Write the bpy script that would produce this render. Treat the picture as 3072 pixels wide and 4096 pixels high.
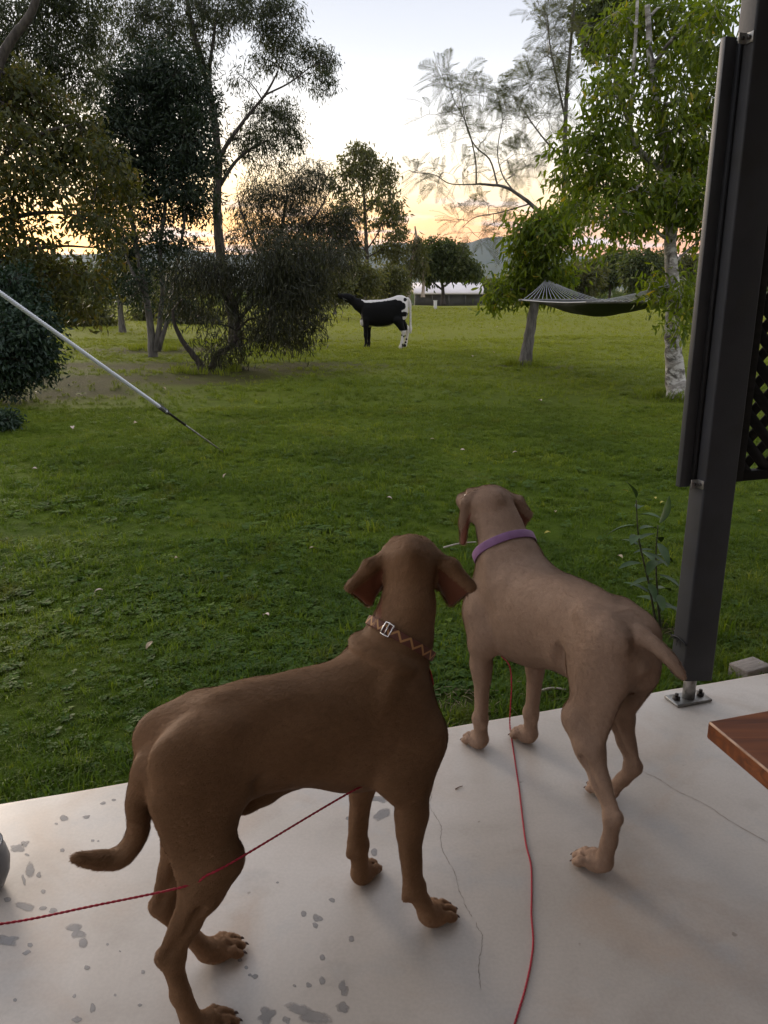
import bpy, bmesh, math, random
import numpy as np
from mathutils import Vector, Matrix, Quaternion

for _o in list(bpy.data.objects):
    bpy.data.objects.remove(_o)
SC = bpy.context.scene
COL = SC.collection
R = math.radians

# ------------------------------------------------------------------ camera
CAM_H = 1.40
PITCH = R(15.7)
FPX = 3200.0            # focal length in pixels of a 3072 x 4096 picture
cam_d = bpy.data.cameras.new('camera')
cam_d.sensor_fit = 'HORIZONTAL'
cam_d.sensor_width = 36.0
cam_d.lens = 36.0 * FPX / 3072.0
cam_d.clip_start = 0.05
cam_d.clip_end = 40000
cam = bpy.data.objects.new('camera', cam_d)
COL.objects.link(cam)
cam.location = (0, 0, CAM_H)
cam.rotation_euler = (R(90) - PITCH, 0, 0)
SC.camera = cam

# ------------------------------------------------------------------ world
SUN_EL, SUN_AZ = R(12.0), R(-32.0)        # azimuth from +Y towards +X
W = bpy.data.worlds.new('World')
SC.world = W
W.use_nodes = True


SKY_GAIN = 3.0 * 0.66


def build_world():
    """dusk sky: physical sky mixed with the pale afterglow of the photograph, even all round, plus thin cloud bars"""
    nt = W.node_tree
    nt.nodes.clear()
    N, L = nt.nodes.new, nt.links.new

    def val(sock, v):
        if isinstance(v, (int, float)):
            sock.default_value = v
        elif isinstance(v, tuple):
            sock.default_value = (*v, 1) if len(sock.default_value) == 4 else v
        else:
            L(v, sock)

    def mth(op, x, y=0.0, clamp=False):
        q = N('ShaderNodeMath')
        q.operation = op
        q.use_clamp = clamp
        val(q.inputs[0], x)
        val(q.inputs[1], y)
        return q.outputs[0]

    def mix(f, x, y, mode='MIX'):
        q = N('ShaderNodeMix')
        q.data_type = 'RGBA'
        q.blend_type = mode
        val(q.inputs[0], f)
        val(q.inputs[6], x)
        val(q.inputs[7], y)
        return q.outputs[2]

    def ramp(src, stops):
        r = N('ShaderNodeValToRGB')
        e = r.color_ramp.elements
        while len(e) < len(stops):
            e.new(0.5)
        for i, (p, c) in enumerate(stops):
            e[i].position = p
            e[i].color = (*c, 1)
        L(src, r.inputs[0])
        return r.outputs[0]
    tc = N('ShaderNodeTexCoord')
    sp = N('ShaderNodeSeparateXYZ')
    L(tc.outputs['Generated'], sp.inputs[0])
    X, Y, Z = sp.outputs
    el = mth('MULTIPLY', mth('ARCSINE', Z), 180 / math.pi)          # degrees
    t = mth('DIVIDE', el, 90.0, True)
    d = 1 / 90
    # stops are a third of the radiance; the strength below multiplies them back
    k3 = lambda *v: tuple(q / 3.0 for q in v)
    # stops are a third of the radiance; the strength below multiplies them back
    k3 = lambda *v: tuple(q / 3.0 for q in v)
    west = ramp(t, [(0.0, k3(0.50, 0.22, 0.12)), (2.4 * d, k3(0.64, 0.235, 0.085)), (4.2 * d, k3(0.82, 0.40, 0.14)), (6.2 * d, k3(0.80, 0.60, 0.35)), (8.6 * d, k3(0.72, 0.67, 0.57)),
                    (11.5 * d, k3(0.56, 0.56, 0.56)), (14.5 * d, k3(0.45, 0.46, 0.49)), (17.5 * d, k3(0.385, 0.40, 0.445)), (35 * d, k3(0.52, 0.54, 0.60)), (1.0, k3(0.54, 0.57, 0.65))])
    east = ramp(t, [(0.0, k3(0.40, 0.36, 0.40)), (6 * d, k3(0.58, 0.49, 0.51)), (16 * d, k3(0.54, 0.53, 0.58)), (35 * d, k3(0.52, 0.54, 0.60)), (1.0, k3(0.54, 0.57, 0.65))])
    # azimuth factor: 1 towards the set sun, 0 away from it
    hor = mth('SQRT', mth('MAXIMUM', mth('ADD', mth('MULTIPLY', X, X), mth('MULTIPLY', Y, Y)), 1e-6))
    ca = mth('DIVIDE', mth('ADD', mth('MULTIPLY', X, math.sin(R(-24))), mth('MULTIPLY', Y, math.cos(R(-24)))), hor)
    q = N('ShaderNodeMath')
    q.operation = 'MULTIPLY_ADD'
    q.inputs[1].default_value = 0.5
    q.inputs[2].default_value = 0.5
    L(ca, q.inputs[0])
    fa = mth('POWER', q.outputs[0], 0.9, True)
    col = mix(fa, east, west)
    # warm glow round the place where the sun went down
    g1 = mth('POWER', mth('MAXIMUM', ca, 0.0), 14.0)
    g2 = mth('POWER', mth('SUBTRACT', 1.0, mth('DIVIDE', mth('ABSOLUTE', mth('SUBTRACT', el, 2.0)), 13.0, True)), 2.0)
    g = mth('MULTIPLY', g1, g2)
    col = mix(mth('MULTIPLY', g, 0.9), col, (0.36, 0.20, 0.045), 'ADD')
    # thin bars of cloud low in the west
    az = mth('ARCTAN2', X, Y)
    cb = N('ShaderNodeCombineXYZ')
    L(mth('MULTIPLY', az, 5.5), cb.inputs[0])
    L(mth('MULTIPLY', el, 0.85), cb.inputs[1])
    nz = N('ShaderNodeTexNoise')
    nz.inputs['Scale'].default_value = 1.25
    nz.inputs['Detail'].default_value = 6
    nz.inputs['Roughness'].default_value = 0.55
    nz.inputs['Distortion'].default_value = 0.3
    L(cb.outputs[0], nz.inputs[0])
    band = ramp(t, [(0.4 * d, (0.75,) * 3), (2.0 * d, (1.0,) * 3), (4.6 * d, (0.9,) * 3), (6.8 * d, (0.12,) * 3), (9 * d, (0.0,) * 3)])
    cl = ramp(nz.outputs[0], [(0.50, (0, 0, 0)), (0.62, (1, 1, 1))])
    sepb = mth('MULTIPLY', band, cl)
    col = mix(mth('MULTIPLY', sepb, 0.9), col, mix(fa, (0.13, 0.13, 0.15), (0.16, 0.145, 0.16)))
    sky = N('ShaderNodeTexSky')
    sky.sky_type = 'NISHITA'
    sky.sun_disc = False
    sky.sun_elevation = SUN_EL
    sky.sun_rotation = SUN_AZ
    sky.air_density = 1.0
    sky.dust_density = 1.0
    b1, b2 = N('ShaderNodeBackground'), N('ShaderNodeBackground')
    L(sky.outputs[0], b1.inputs[0])
    b1.inputs[1].default_value = 0.05
    L(col, b2.inputs[0])
    b2.inputs[1].default_value = SKY_GAIN
    ad = N('ShaderNodeMixShader')
    ad.inputs[0].default_value = 0.88
    L(b1.outputs[0], ad.inputs[1])
    L(b2.outputs[0], ad.inputs[2])
    out = N('ShaderNodeOutputWorld')
    L(ad.outputs[0], out.inputs[0])


build_world()

# ------------------------------------------------------------------ sun
sun_d = bpy.data.lights.new('sun', 'SUN')
sun_d.energy = 1.0
sun_d.angle = R(24)
sun_d.color = (1.0, 0.84, 0.68)
sun = bpy.data.objects.new('sun', sun_d)
COL.objects.link(sun)
_sd = Vector((math.sin(SUN_AZ) * math.cos(SUN_EL), math.cos(SUN_AZ) * math.cos(SUN_EL), math.sin(SUN_EL)))
sun.rotation_euler = (-_sd).to_track_quat('-Z', 'Y').to_euler()
sun.location = (-6, 15, 12)

# ------------------------------------------------------------------ exposure
SC.view_settings.view_transform = 'Standard'
SC.view_settings.look = 'None'
SC.view_settings.exposure = 1.72
SC.view_settings.gamma = 1.0
SC.view_settings.use_curve_mapping = False
SC.render.engine = 'CYCLES'
SC.cycles.use_denoising = True
SC.cycles.max_bounces = 8
SC.cycles.transparent_max_bounces = 8
SC.cycles.volume_bounces = 1

# ------------------------------------------------------------------ helpers
_C = np.array([0, 0, CAM_H])
_F = np.array([0, math.cos(PITCH), -math.sin(PITCH)])
_U = np.array([0, math.sin(PITCH), math.cos(PITCH)])


def _ray(x, y):
    return _F + (x - 1536) / FPX * np.array([1., 0, 0]) - (y - 2048) / FPX * _U


def fl(x, y, z=0.0):
    """point of the horizontal plane z seen at photo pixel x, y"""
    r = _ray(x, y)
    return _C + r * ((z - CAM_H) / r[2])


def at(x, y, Y):
    """point at distance Y in front of the camera seen at photo pixel x, y"""
    r = _ray(x, y)
    return _C + r * (Y / r[1])


def tag(o, label=None, cat=None, group=None, kind=None):
    if label: o['label'] = label
    if cat: o['category'] = cat
    if group: o['group'] = group
    if kind: o['kind'] = kind
    return o


def empty(name, loc=(0, 0, 0), rz=0.0):
    o = bpy.data.objects.new(name, None)
    COL.objects.link(o)
    o.location = loc
    o.rotation_euler = (0, 0, rz)
    o.empty_display_size = 0.1
    return o


def link_mesh(name, me, mat=None, parent=None):
    o = bpy.data.objects.new(name, me)
    COL.objects.link(o)
    if mat is not None and not me.materials:
        me.materials.append(mat)
    if parent is not None:
        o.parent = parent
    return o


def np_mesh(name, V, loops, sizes, smooth=True):
    """fast mesh from numpy arrays: loops = flat vertex indices, sizes = face sizes"""
    V = np.asarray(V, dtype=np.float32)
    loops = np.asarray(loops, dtype=np.int32).ravel()
    sizes = np.asarray(sizes, dtype=np.int32)
    me = bpy.data.meshes.new(name)
    me.vertices.add(len(V))
    me.vertices.foreach_set('co', V.ravel())
    me.loops.add(len(loops))
    me.loops.foreach_set('vertex_index', loops)
    me.polygons.add(len(sizes))
    st = np.zeros(len(sizes), dtype=np.int32)
    st[1:] = np.cumsum(sizes)[:-1]
    me.polygons.foreach_set('loop_start', st)
    if smooth:
        me.polygons.foreach_set('use_smooth', np.ones(len(sizes), dtype=bool))
    me.update(calc_edges=True)
    me.validate()
    return me


def tube_arrays(P, rad, sides=6, cap=True):
    """tube along polyline P (n,3) with radii"""
    P = np.asarray(P, float)
    n = len(P)
    rad = np.broadcast_to(np.asarray(rad, float), (n,))
    T = np.gradient(P, axis=0)
    T /= np.maximum(np.linalg.norm(T, axis=1, keepdims=True), 1e-9)
    a = np.array([0, 0, 1.0]) if abs(T[0, 2]) < 0.9 else np.array([1.0, 0, 0])
    V = []
    u = np.cross(T[0], a)
    u /= np.linalg.norm(u)
    ang = np.arange(sides) * 2 * math.pi / sides
    for i in range(n):
        u = u - T[i] * (u @ T[i])
        u /= max(np.linalg.norm(u), 1e-9)
        v = np.cross(T[i], u)
        V.append(P[i] + rad[i] * (np.cos(ang)[:, None] * u + np.sin(ang)[:, None] * v))
    V = np.concatenate(V)
    q = []
    for i in range(n - 1):
        b = i * sides
        j = np.arange(sides)
        k = (j + 1) % sides
        q.append(np.stack([b + j, b + k, b + sides + k, b + sides + j], 1))
    q = np.concatenate(q)
    return V, q


class MB:
    """collects shapes and links them as one mesh"""

    def __init__(self):
        self.V, self.L, self.S, self.n = [], [], [], 0

    def add(self, V, faces):
        V = np.asarray(V, float)
        self.V.append(V)
        for f in faces:
            self.L.extend([int(i) + self.n for i in f])
            self.S.append(len(f))
        self.n += len(V)
        return self

    def tube(self, P, rad, sides=8, cap=True):
        V, q = tube_arrays(P, rad, sides)
        fs = [tuple(f) for f in q]
        if cap:
            m = len(V)
            fs.append(tuple(range(sides))[::-1])
            fs.append(tuple(range(m - sides, m)))
        return self.add(V, fs)

    def box(self, c, s, rot=None, bev=0.0):
        """box of full size s at c; bev = chamfer of all edges"""
        bm = bmesh.new()
        bmesh.ops.create_cube(bm, size=1.0)
        for v in bm.verts:
            v.co = Vector((v.co.x * s[0], v.co.y * s[1], v.co.z * s[2]))
        if bev > 0:
            bmesh.ops.bevel(bm, geom=list(bm.edges), offset=bev, segments=2, profile=0.5, affect='EDGES')
        M = rot.to_matrix() if isinstance(rot, Quaternion) else (rot if rot is not None else Matrix.Identity(3))
        bm.verts.index_update()
        V = [M @ v.co + Vector(c) for v in bm.verts]
        F = [[v.index for v in f.verts] for f in bm.faces]
        bm.free()
        return self.add([tuple(v) for v in V], F)

    def build(self, name, mat, parent=None, smooth=False):
        me = np_mesh(name, np.concatenate(self.V), self.L, self.S, smooth)
        return link_mesh(name, me, mat, parent)


def spline(P, n, closed=False):
    """Catmull-Rom through control points"""
    P = np.asarray(P, float)
    k = len(P)
    if closed:
        Q = np.vstack([P[-1], P, P[0], P[1]])
        segs = k
    else:
        Q = np.vstack([2 * P[0] - P[1], P, 2 * P[-1] - P[-2]])
        segs = k - 1
    t = np.linspace(0, segs, n, endpoint=not closed)
    i = np.minimum(t.astype(int), segs - 1)
    u = (t - i)[:, None]
    a, b, c, d = Q[i], Q[i + 1], Q[i + 2], Q[i + 3]
    return 0.5 * ((2 * b) + (c - a) * u + (2 * a - 5 * b + 4 * c - d) * u ** 2 + (3 * b - a - 3 * c + d) * u ** 3)


# ------------------------------------------------------------------ materials
def mat_new(name):
    m = bpy.data.materials.new(name)
    m.use_nodes = True
    nt = m.node_tree
    b = nt.nodes['Principled BSDF']
    return m, nt, b


def mat_noise(name, c1, c2, scale=8, rough=0.6, detail=6, bump=0.0, bscale=40, spec=0.4, metal=0.0, stretch=(1, 1, 1), sheen=0.0, c3=None, s3=2.0, coat=0.0):
    m, nt, b = mat_new(name)
    N, L = nt.nodes.new, nt.links.new
    tc = N('ShaderNodeTexCoord')
    mp = N('ShaderNodeMapping')
    mp.inputs['Scale'].default_value = stretch
    L(tc.outputs['Object'], mp.inputs[0])
    nz = N('ShaderNodeTexNoise')
    nz.inputs['Scale'].default_value = scale
    nz.inputs['Detail'].default_value = detail
    L(mp.outputs[0], nz.inputs[0])
    rp = N('ShaderNodeValToRGB')
    rp.color_ramp.elements[0].position = 0.35
    rp.color_ramp.elements[1].position = 0.65
    rp.color_ramp.elements[0].color = (*c1, 1)
    rp.color_ramp.elements[1].color = (*c2, 1)
    L(nz.outputs[0], rp.inputs[0])
    col = rp.outputs[0]
    if c3 is not None:
        n3 = N('ShaderNodeTexNoise')
        n3.inputs['Scale'].default_value = s3
        n3.inputs['Detail'].default_value = 4
        L(mp.outputs[0], n3.inputs[0])
        r3 = N('ShaderNodeValToRGB')
        r3.color_ramp.elements[0].position = 0.5
        r3.color_ramp.elements[1].position = 0.68
        L(n3.outputs[0], r3.inputs[0])
        mx = N('ShaderNodeMix')
        mx.data_type = 'RGBA'
        L(r3.outputs[0], mx.inputs[0])
        L(col, mx.inputs[6])
        mx.inputs[7].default_value = (*c3, 1)
        col = mx.outputs[2]
    L(col, b.inputs['Base Color'])
    b.inputs['Roughness'].default_value = rough
    b.inputs['Specular IOR Level'].default_value = spec
    b.inputs['Metallic'].default_value = metal
    if sheen:
        b.inputs['Sheen Weight'].default_value = sheen
        b.inputs['Sheen Roughness'].default_value = 0.4
    if coat:
        b.inputs['Coat Weight'].default_value = coat
        b.inputs['Coat Roughness'].default_value = 0.25
    if bump:
        bn = N('ShaderNodeTexNoise')
        bn.inputs['Scale'].default_value = bscale
        bn.inputs['Detail'].default_value = 5
        L(mp.outputs[0], bn.inputs[0])
        bp = N('ShaderNodeBump')
        bp.inputs['Strength'].default_value = bump
        bp.inputs['Distance'].default_value = 0.01
        L(bn.outputs[0], bp.inputs['Height'])
        L(bp.outputs[0], b.inputs['Normal'])
    return m

# ------------------------------------------------------------------ slab, ground, hills
EDGE0 = np.array([-1.081, 1.946, 0.0])
EDIR = np.array([0.954, 0.300, 0.0])
EDIR /= np.linalg.norm(EDIR)
EIN = np.array([EDIR[1], -EDIR[0], 0.0])          # from the slab edge towards the house
GZ = -0.06


def patio(u, v, z=0.0):
    """u along the slab edge, v from the edge towards the house"""
    return EDGE0 + EDIR * u + EIN * v + np.array([0, 0, z])


def concrete_mat():
    m, nt, b = mat_new('burnished_concrete')
    N, L = nt.nodes.new, nt.links.new
    tc = N('ShaderNodeTexCoord')

    def noise(sc, det, rough=0.5, dist=0.0):
        n = N('ShaderNodeTexNoise')
        n.inputs['Scale'].default_value = sc
        n.inputs['Detail'].default_value = det
        n.inputs['Roughness'].default_value = rough
        n.inputs['Distortion'].default_value = dist
        L(tc.outputs['Object'], n.inputs[0])
        return n.outputs[0]

    def ramp(src, stops):
        r = N('ShaderNodeValToRGB')
        e = r.color_ramp.elements
        while len(e) < len(stops):
            e.new(0.5)
        for i, (p, c) in enumerate(stops):
            e[i].position = p
            e[i].color = (*c, 1)
        L(src, r.inputs[0])
        return r.outputs[0]

    def mix(f, a, c, mode='MIX'):
        x = N('ShaderNodeMix')
        x.data_type = 'RGBA'
        x.blend_type = mode
        if isinstance(f, float):
            x.inputs[0].default_value = f
        else:
            L(f, x.inputs[0])
        for i, s in ((6, a), (7, c)):
            if isinstance(s, tuple):
                x.inputs[i].default_value = (*s, 1)
            else:
                L(s, x.inputs[i])
        return x.outputs[2]
    base = ramp(noise(1.3, 6, 0.55, 0.6), [(0.30, (0.355, 0.305, 0.255)), (0.50, (0.455, 0.40, 0.345)), (0.72, (0.525, 0.48, 0.43))])
    rust = ramp(noise(2.1, 5, 0.6, 1.0), [(0.52, (0, 0, 0)), (0.72, (0.75, 0.75, 0.75))])
    c = mix(rust, base, (0.40, 0.305, 0.23))
    grey = ramp(noise(3.4, 6, 0.65), [(0.54, (0, 0, 0)), (0.74, (0.8, 0.8, 0.8))])
    c = mix(grey, c, (0.37, 0.355, 0.34))
    smudge = ramp(noise(5.0, 7, 0.66, 0.2), [(0.54, (0, 0, 0)), (0.74, (0.42, 0.42, 0.42))])
    c = mix(smudge, c, (0.285, 0.235, 0.19))
    speck = ramp(noise(120, 3, 0.6), [(0.40, (0.86, 0.86, 0.86)), (0.6, (1.04, 1.04, 1.04))])
    c = mix(0.35, c, speck, 'MULTIPLY')
    dots = ramp(noise(26, 2, 0.5), [(0.745, (1, 1, 1)), (0.775, (0.55, 0.53, 0.5))])
    c = mix(0.8, c, dots, 'MULTIPLY')
    L(c, b.inputs['Base Color'])
    r = ramp(noise(2.6, 5, 0.6), [(0.3, (0.40,) * 3), (0.7, (0.54,) * 3)])
    L(r, b.inputs['Roughness'])
    b.inputs['Specular IOR Level'].default_value = 0.5
    bp = N('ShaderNodeBump')
    bp.inputs['Strength'].default_value = 0.10
    bp.inputs['Distance'].default_value = 0.004
    L(noise(14, 6, 0.6), bp.inputs['Height'])
    L(bp.outputs[0], b.inputs['Normal'])
    return m


M_CONC = concrete_mat()
M_WET = mat_noise('wet_stain', (0.205, 0.19, 0.18), (0.27, 0.25, 0.235), 25, 0.42, spec=0.4)


def wet_alpha():
    """damp fades out unevenly towards the rim of each spot"""
    nt = M_WET.node_tree
    N, L = nt.nodes.new, nt.links.new
    b = nt.nodes['Principled BSDF']
    a = N('ShaderNodeAttribute')
    a.attribute_name = 'wet'
    g = N('ShaderNodeNewGeometry')
    z = N('ShaderNodeTexNoise')
    z.inputs['Scale'].default_value = 70
    z.inputs['Detail'].default_value = 5
    L(g.outputs['Position'], z.inputs[0])
    m = N('ShaderNodeMath')
    m.operation = 'MULTIPLY_ADD'
    L(z.outputs[0], m.inputs[0])
    m.inputs[1].default_value = 1.3
    m.inputs[2].default_value = -0.75
    s = N('ShaderNodeMath')
    s.operation = 'ADD'
    L(a.outputs['Fac'], s.inputs[0])
    L(m.outputs[0], s.inputs[1])
    r = N('ShaderNodeMapRange')
    r.inputs['From Min'].default_value = 0.10
    r.inputs['From Max'].default_value = 0.85
    r.inputs['To Max'].default_value = 0.78
    L(s.outputs[0], r.inputs[0])
    L(r.outputs[0], b.inputs['Alpha'])


wet_alpha()
M_CRACK = mat_noise('crack_dirt', (0.15, 0.125, 0.105), (0.27, 0.23, 0.195), 60, 0.9)
M_CRACK_FAINT = mat_noise('faint_crack', (0.30, 0.255, 0.215), (0.37, 0.32, 0.275), 40, 0.8)


def build_patio():
    ang = math.atan2(EDIR[1], EDIR[0])
    # slab: worn front edge, slightly chamfered
    nu = 140
    us = np.linspace(-6, 7, nu)
    rng = np.random.default_rng(5)
    wob = np.interp(us, np.linspace(-6, 7, 300), np.cumsum(rng.normal(0, 0.0012, 300)) * 0.4 + rng.normal(0, 0.0012, 300))
    prof = [(0.010, -0.14), (0.0, -0.012), (0.008, -0.002), (0.020, 0.0), (5.2, 0.0), (5.2, -0.14)]
    V, F = [], []
    for i, u in enumerate(us):
        for j, (v, z) in enumerate(prof):
            V.append(patio(u, v + (wob[i] if j < 4 else 0), z))
    m = len(prof)
    for i in range(nu - 1):
        for j in range(m - 1):
            F.append((i * m + j, (i + 1) * m + j, (i + 1) * m + j + 1, i * m + j + 1))
    F.append(tuple(range(m)))
    F.append(tuple(range((nu - 1) * m, nu * m))[::-1])
    slab = MB().add(V, F).build('patio_floor', M_CONC)
    tag(slab, kind='structure')

    def blob(cx, cy, rx, ry, rot, rough, rng):
        """irregular flat stain centred on photo pixel cx, cy"""
        n = 28
        t = np.arange(n) * 2 * math.pi / n
        r = np.ones(n)
        for k in (2, 3, 4, 5):
            r += rough / k * rng.normal() * np.cos(k * t + rng.uniform(0, 6))
        r = np.maximum(r, 0.25)
        x, y = rx * r * np.cos(t), ry * r * np.sin(t)
        c, s = math.cos(rot), math.sin(rot)
        P = [fl(cx + a * c - b * s, cy + a * s + b * c, 0.0006) for a, b in zip(x, y)]
        P = np.array(P)
        c_ = P.mean(0)
        Q = np.concatenate([P, c_ + (P - c_) * 0.72, c_ + (P - c_) * 0.4, c_[None]])
        F = []
        for i in range(n):
            j = (i + 1) % n
            F += [(j, i, n + i, n + j), (n + j, n + i, 2 * n + i, 2 * n + j), (2 * n + j, 2 * n + i, 3 * n)]
        return MB().add(Q, F)
    S = [(1290, 3830, 15, 13), (1215, 3655, 16, 13), (1270, 3672, 24, 18), (1262, 3702, 15, 12), (1328, 3600, 14, 11), (1405, 3755, 16, 13),
         (1375, 3955, 22, 36), (1288, 3922, 14, 22), (1235, 3940, 13, 13), (1178, 3942, 9, 8), (1510, 3195, 30, 20), (1528, 3258, 42, 24), (1395, 3273, 14, 10), (1497, 3408, 17, 17),
         (1065, 4065, 46, 36), (1240, 4060, 90, 40), (1370, 4030, 32, 26), (1145, 4080, 20, 16), (960, 3840, 12, 9), (985, 3870, 10, 8), (1000, 3900, 10, 7), (1020, 3905, 16, 12),
         (305, 3722, 44, 28), (332, 3772, 24, 22), (348, 3870, 14, 12), (572, 3887, 10, 9), (371, 4032, 13, 25), (297, 3983, 10, 9), (308, 4078, 22, 16), (345, 3267, 17, 9), (255, 3272, 22, 14), (412, 3212, 14, 7), (455, 3200, 11, 6), (225, 3294, 8, 5),
         (70, 3392, 32, 20), (100, 3374, 20, 14), (10, 3407, 16, 12), (108, 3418, 10, 6), (250, 3401, 13, 8), (371, 3362, 9, 6), (393, 3364, 6, 4),
         (120, 3480, 22, 34), (155, 3500, 12, 14), (95, 3520, 8, 26), (100, 3625, 44, 20), (30, 3598, 18, 12), (172, 3632, 18, 10), (213, 3642, 20, 12), (173, 3566, 13, 9), (30, 3762, 50, 26), (120, 3780, 14, 10), (107, 3810, 22, 10),
         (645, 3310, 24, 14), (655, 3322, 18, 8), (430, 3777, 7, 6), (480, 3805, 6, 4), (1110, 3530, 6, 5), (60, 4000, 9, 8), (460, 3980, 7, 6), (560, 4020, 10, 8), (700, 3760, 6, 5)]
    rng = np.random.default_rng(11)
    for (x, y, rx, ry) in S:
        big = max(rx, ry) > 28
        blob(x, y, rx, ry, rng.uniform(-0.3, 0.3), 0.5 if big else 0.22, rng).build('water_spot', M_WET, slab).data.attributes.new('wet', 'FLOAT', 'POINT').data.foreach_set('value', np.array([0.0] * 28 + [0.75] * 28 + [1.0] * 29, dtype=np.float32))

    def ribbon(px, w, z, name, mat):
        P = spline([fl(x, y, z) for x, y in px], len(px) * 6)
        rng2 = np.random.default_rng(len(px))
        T = np.gradient(P, axis=0)
        Nn = np.stack([-T[:, 1], T[:, 0], 0 * T[:, 0]], 1)
        Nn /= np.linalg.norm(Nn, axis=1, keepdims=True)
        P = P + Nn * rng2.normal(0, 0.0011, (len(P), 1))
        ww = w * rng2.uniform(0.3, 1.3, (len(P), 1))
        ww[0] = ww[-1] = w * 0.1
        V = np.concatenate([P - Nn * ww, P + Nn * ww])
        n = len(P)
        return MB().add(V, [(i, i + 1, n + i + 1, n + i) for i in range(n - 1)]).build(name, mat, slab)
    ribbon([(1715, 3150), (1724, 3190), (1716, 3215), (1738, 3260), (1765, 3310), (1762, 3350), (1768, 3392), (1790, 3440), (1818, 3490), (1832, 3550), (1850, 3590), (1872, 3640), (1888, 3668)], 0.0007, 0.0006, 'crack', M_CRACK)
    ribbon([(1904, 3688), (1912, 3715), (1928, 3735), (1930, 3780), (1918, 3840), (1917, 3900), (1924, 3960)], 0.0007, 0.0006, 'crack', M_CRACK)
    ribbon([(2570, 3085), (2640, 3120), (2720, 3170), (2830, 3222), (2930, 3290), (3072, 3370)], 0.0016, 0.0006, 'crack', M_CRACK_FAINT)
    # unseen house wall and roof, added and shaped to shade the slab
    M_WALL = mat_noise('painted_wall', (0.10, 0.092, 0.084), (0.13, 0.12, 0.11), 3, 0.8)
    M_ROOF = mat_noise('roof_sheet', (0.08, 0.078, 0.075), (0.10, 0.098, 0.095), 3, 0.6)
    rz = Quaternion((0, 0, 1), ang)
    w = MB().box(patio(4.1, 3.9, 1.7), (10, 0.2, 3.7), rz).build('unseen_house_wall', M_WALL)
    tag(w, 'unseen dark house wall behind the patio, set to cut bounced light', 'wall')
    rf = empty('unseen_patio_roof', patio(4.0, 2.3, 3.40))
    tag(rf, 'unseen metal sheet roof over the concrete patio, shaped to shade it', 'roof')
    a = MB().box((0, 0, 0.03), (10, 3.9, 0.04), rz).build('roof_sheet', M_ROOF, rf)
    for u in (-4.9, -3.2, -1.5, 0.2, 1.9, 3.6, 4.9):
        MB().box(tuple(EDIR * u + np.array([0, 0, -0.055])), (0.06, 3.8, 0.12), rz).build('rafter', M_ROOF, rf)
    b = MB().box(tuple(EIN * -1.9 + np.array([0, 0, -0.20])), (10, 0.07, 0.16), rz).build('beam', M_ROOF, rf)
    return slab


SLAB = build_patio()


# ---- lawn and land
def hnoise(x, y, seed, sc):
    """cheap smooth value noise"""
    rng = np.random.default_rng(seed)
    T = rng.uniform(-1, 1, (64, 64))
    u, v = x / sc, y / sc
    i, j = np.floor(u).astype(int), np.floor(v).astype(int)
    a, b = u - i, v - j
    a, b = a * a * (3 - 2 * a), b * b * (3 - 2 * b)
    g = lambda p, q: T[p % 64, q % 64]
    return (g(i, j) * (1 - a) + g(i + 1, j) * a) * (1 - b) + (g(i, j + 1) * (1 - a) + g(i + 1, j + 1) * a) * b


def ground_z(x, y):
    x, y = np.asarray(x, float), np.asarray(y, float)
    r = np.hypot(x, y)
    z = GZ + 0.0 * r
    amp = np.clip((r - 3) / 12, 0, 1)
    z = z + amp * (0.085 * hnoise(x, y, 3, 6.0) + 0.02 * hnoise(x, y, 4, 1.7))
    z = z + 0.010 * np.clip((r - 2.2) / 2, 0, 1) * hnoise(x, y, 8, 0.5)
    far = np.clip((r - 66) / 160, 0, 1)
    far = far * far * (3 - 2 * far)
    z = z - 14 * far + far * 2.0 * hnoise(x, y, 5, 120)
    return z


SOIL = [(-3.0, 14.3, 2.6, 1.3), (-5.6, 19.2, 2.0, 1.2), (-5.0, 15.5, 1.6, 1.0), (-4.5, 11.3, 1.5, 0.9), (2.7, 15.2, 1.1, 0.45), (-4.6, 13.0, 2.2, 0.8), (-1.3, 15.4, 1.6, 0.7), (0.22, 2.62, 0.20, 0.09), (1.25, 3.25, 0.22, 0.14), (-3.4, 12.6, 2.2, 0.6), (4.05, 10.75, 0.6, 0.32)]


def soil(x, y):
    s = np.zeros_like(np.asarray(x, float))
    for (cx, cy, rx, ry) in SOIL:
        d = ((x - cx) / rx) ** 2 + ((y - cy) / ry) ** 2
        d = d + 0.7 * hnoise(x, y, 21, 0.55 * rx) + 0.3 * hnoise(x, y, 22, 0.16 * rx)
        s = np.maximum(s, np.clip(1.35 - d, 0, 1))
    e = -((np.asarray(x, float) - EDGE0[0]) * EIN[0] + (np.asarray(y, float) - EDGE0[1]) * EIN[1])     # worn strip along the slab
    s = np.maximum(s, np.clip(1.1 - e / (0.05 + 0.05 * hnoise(x, y, 23, 0.3)), 0, 1) * (e > -0.3))
    return s


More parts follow.
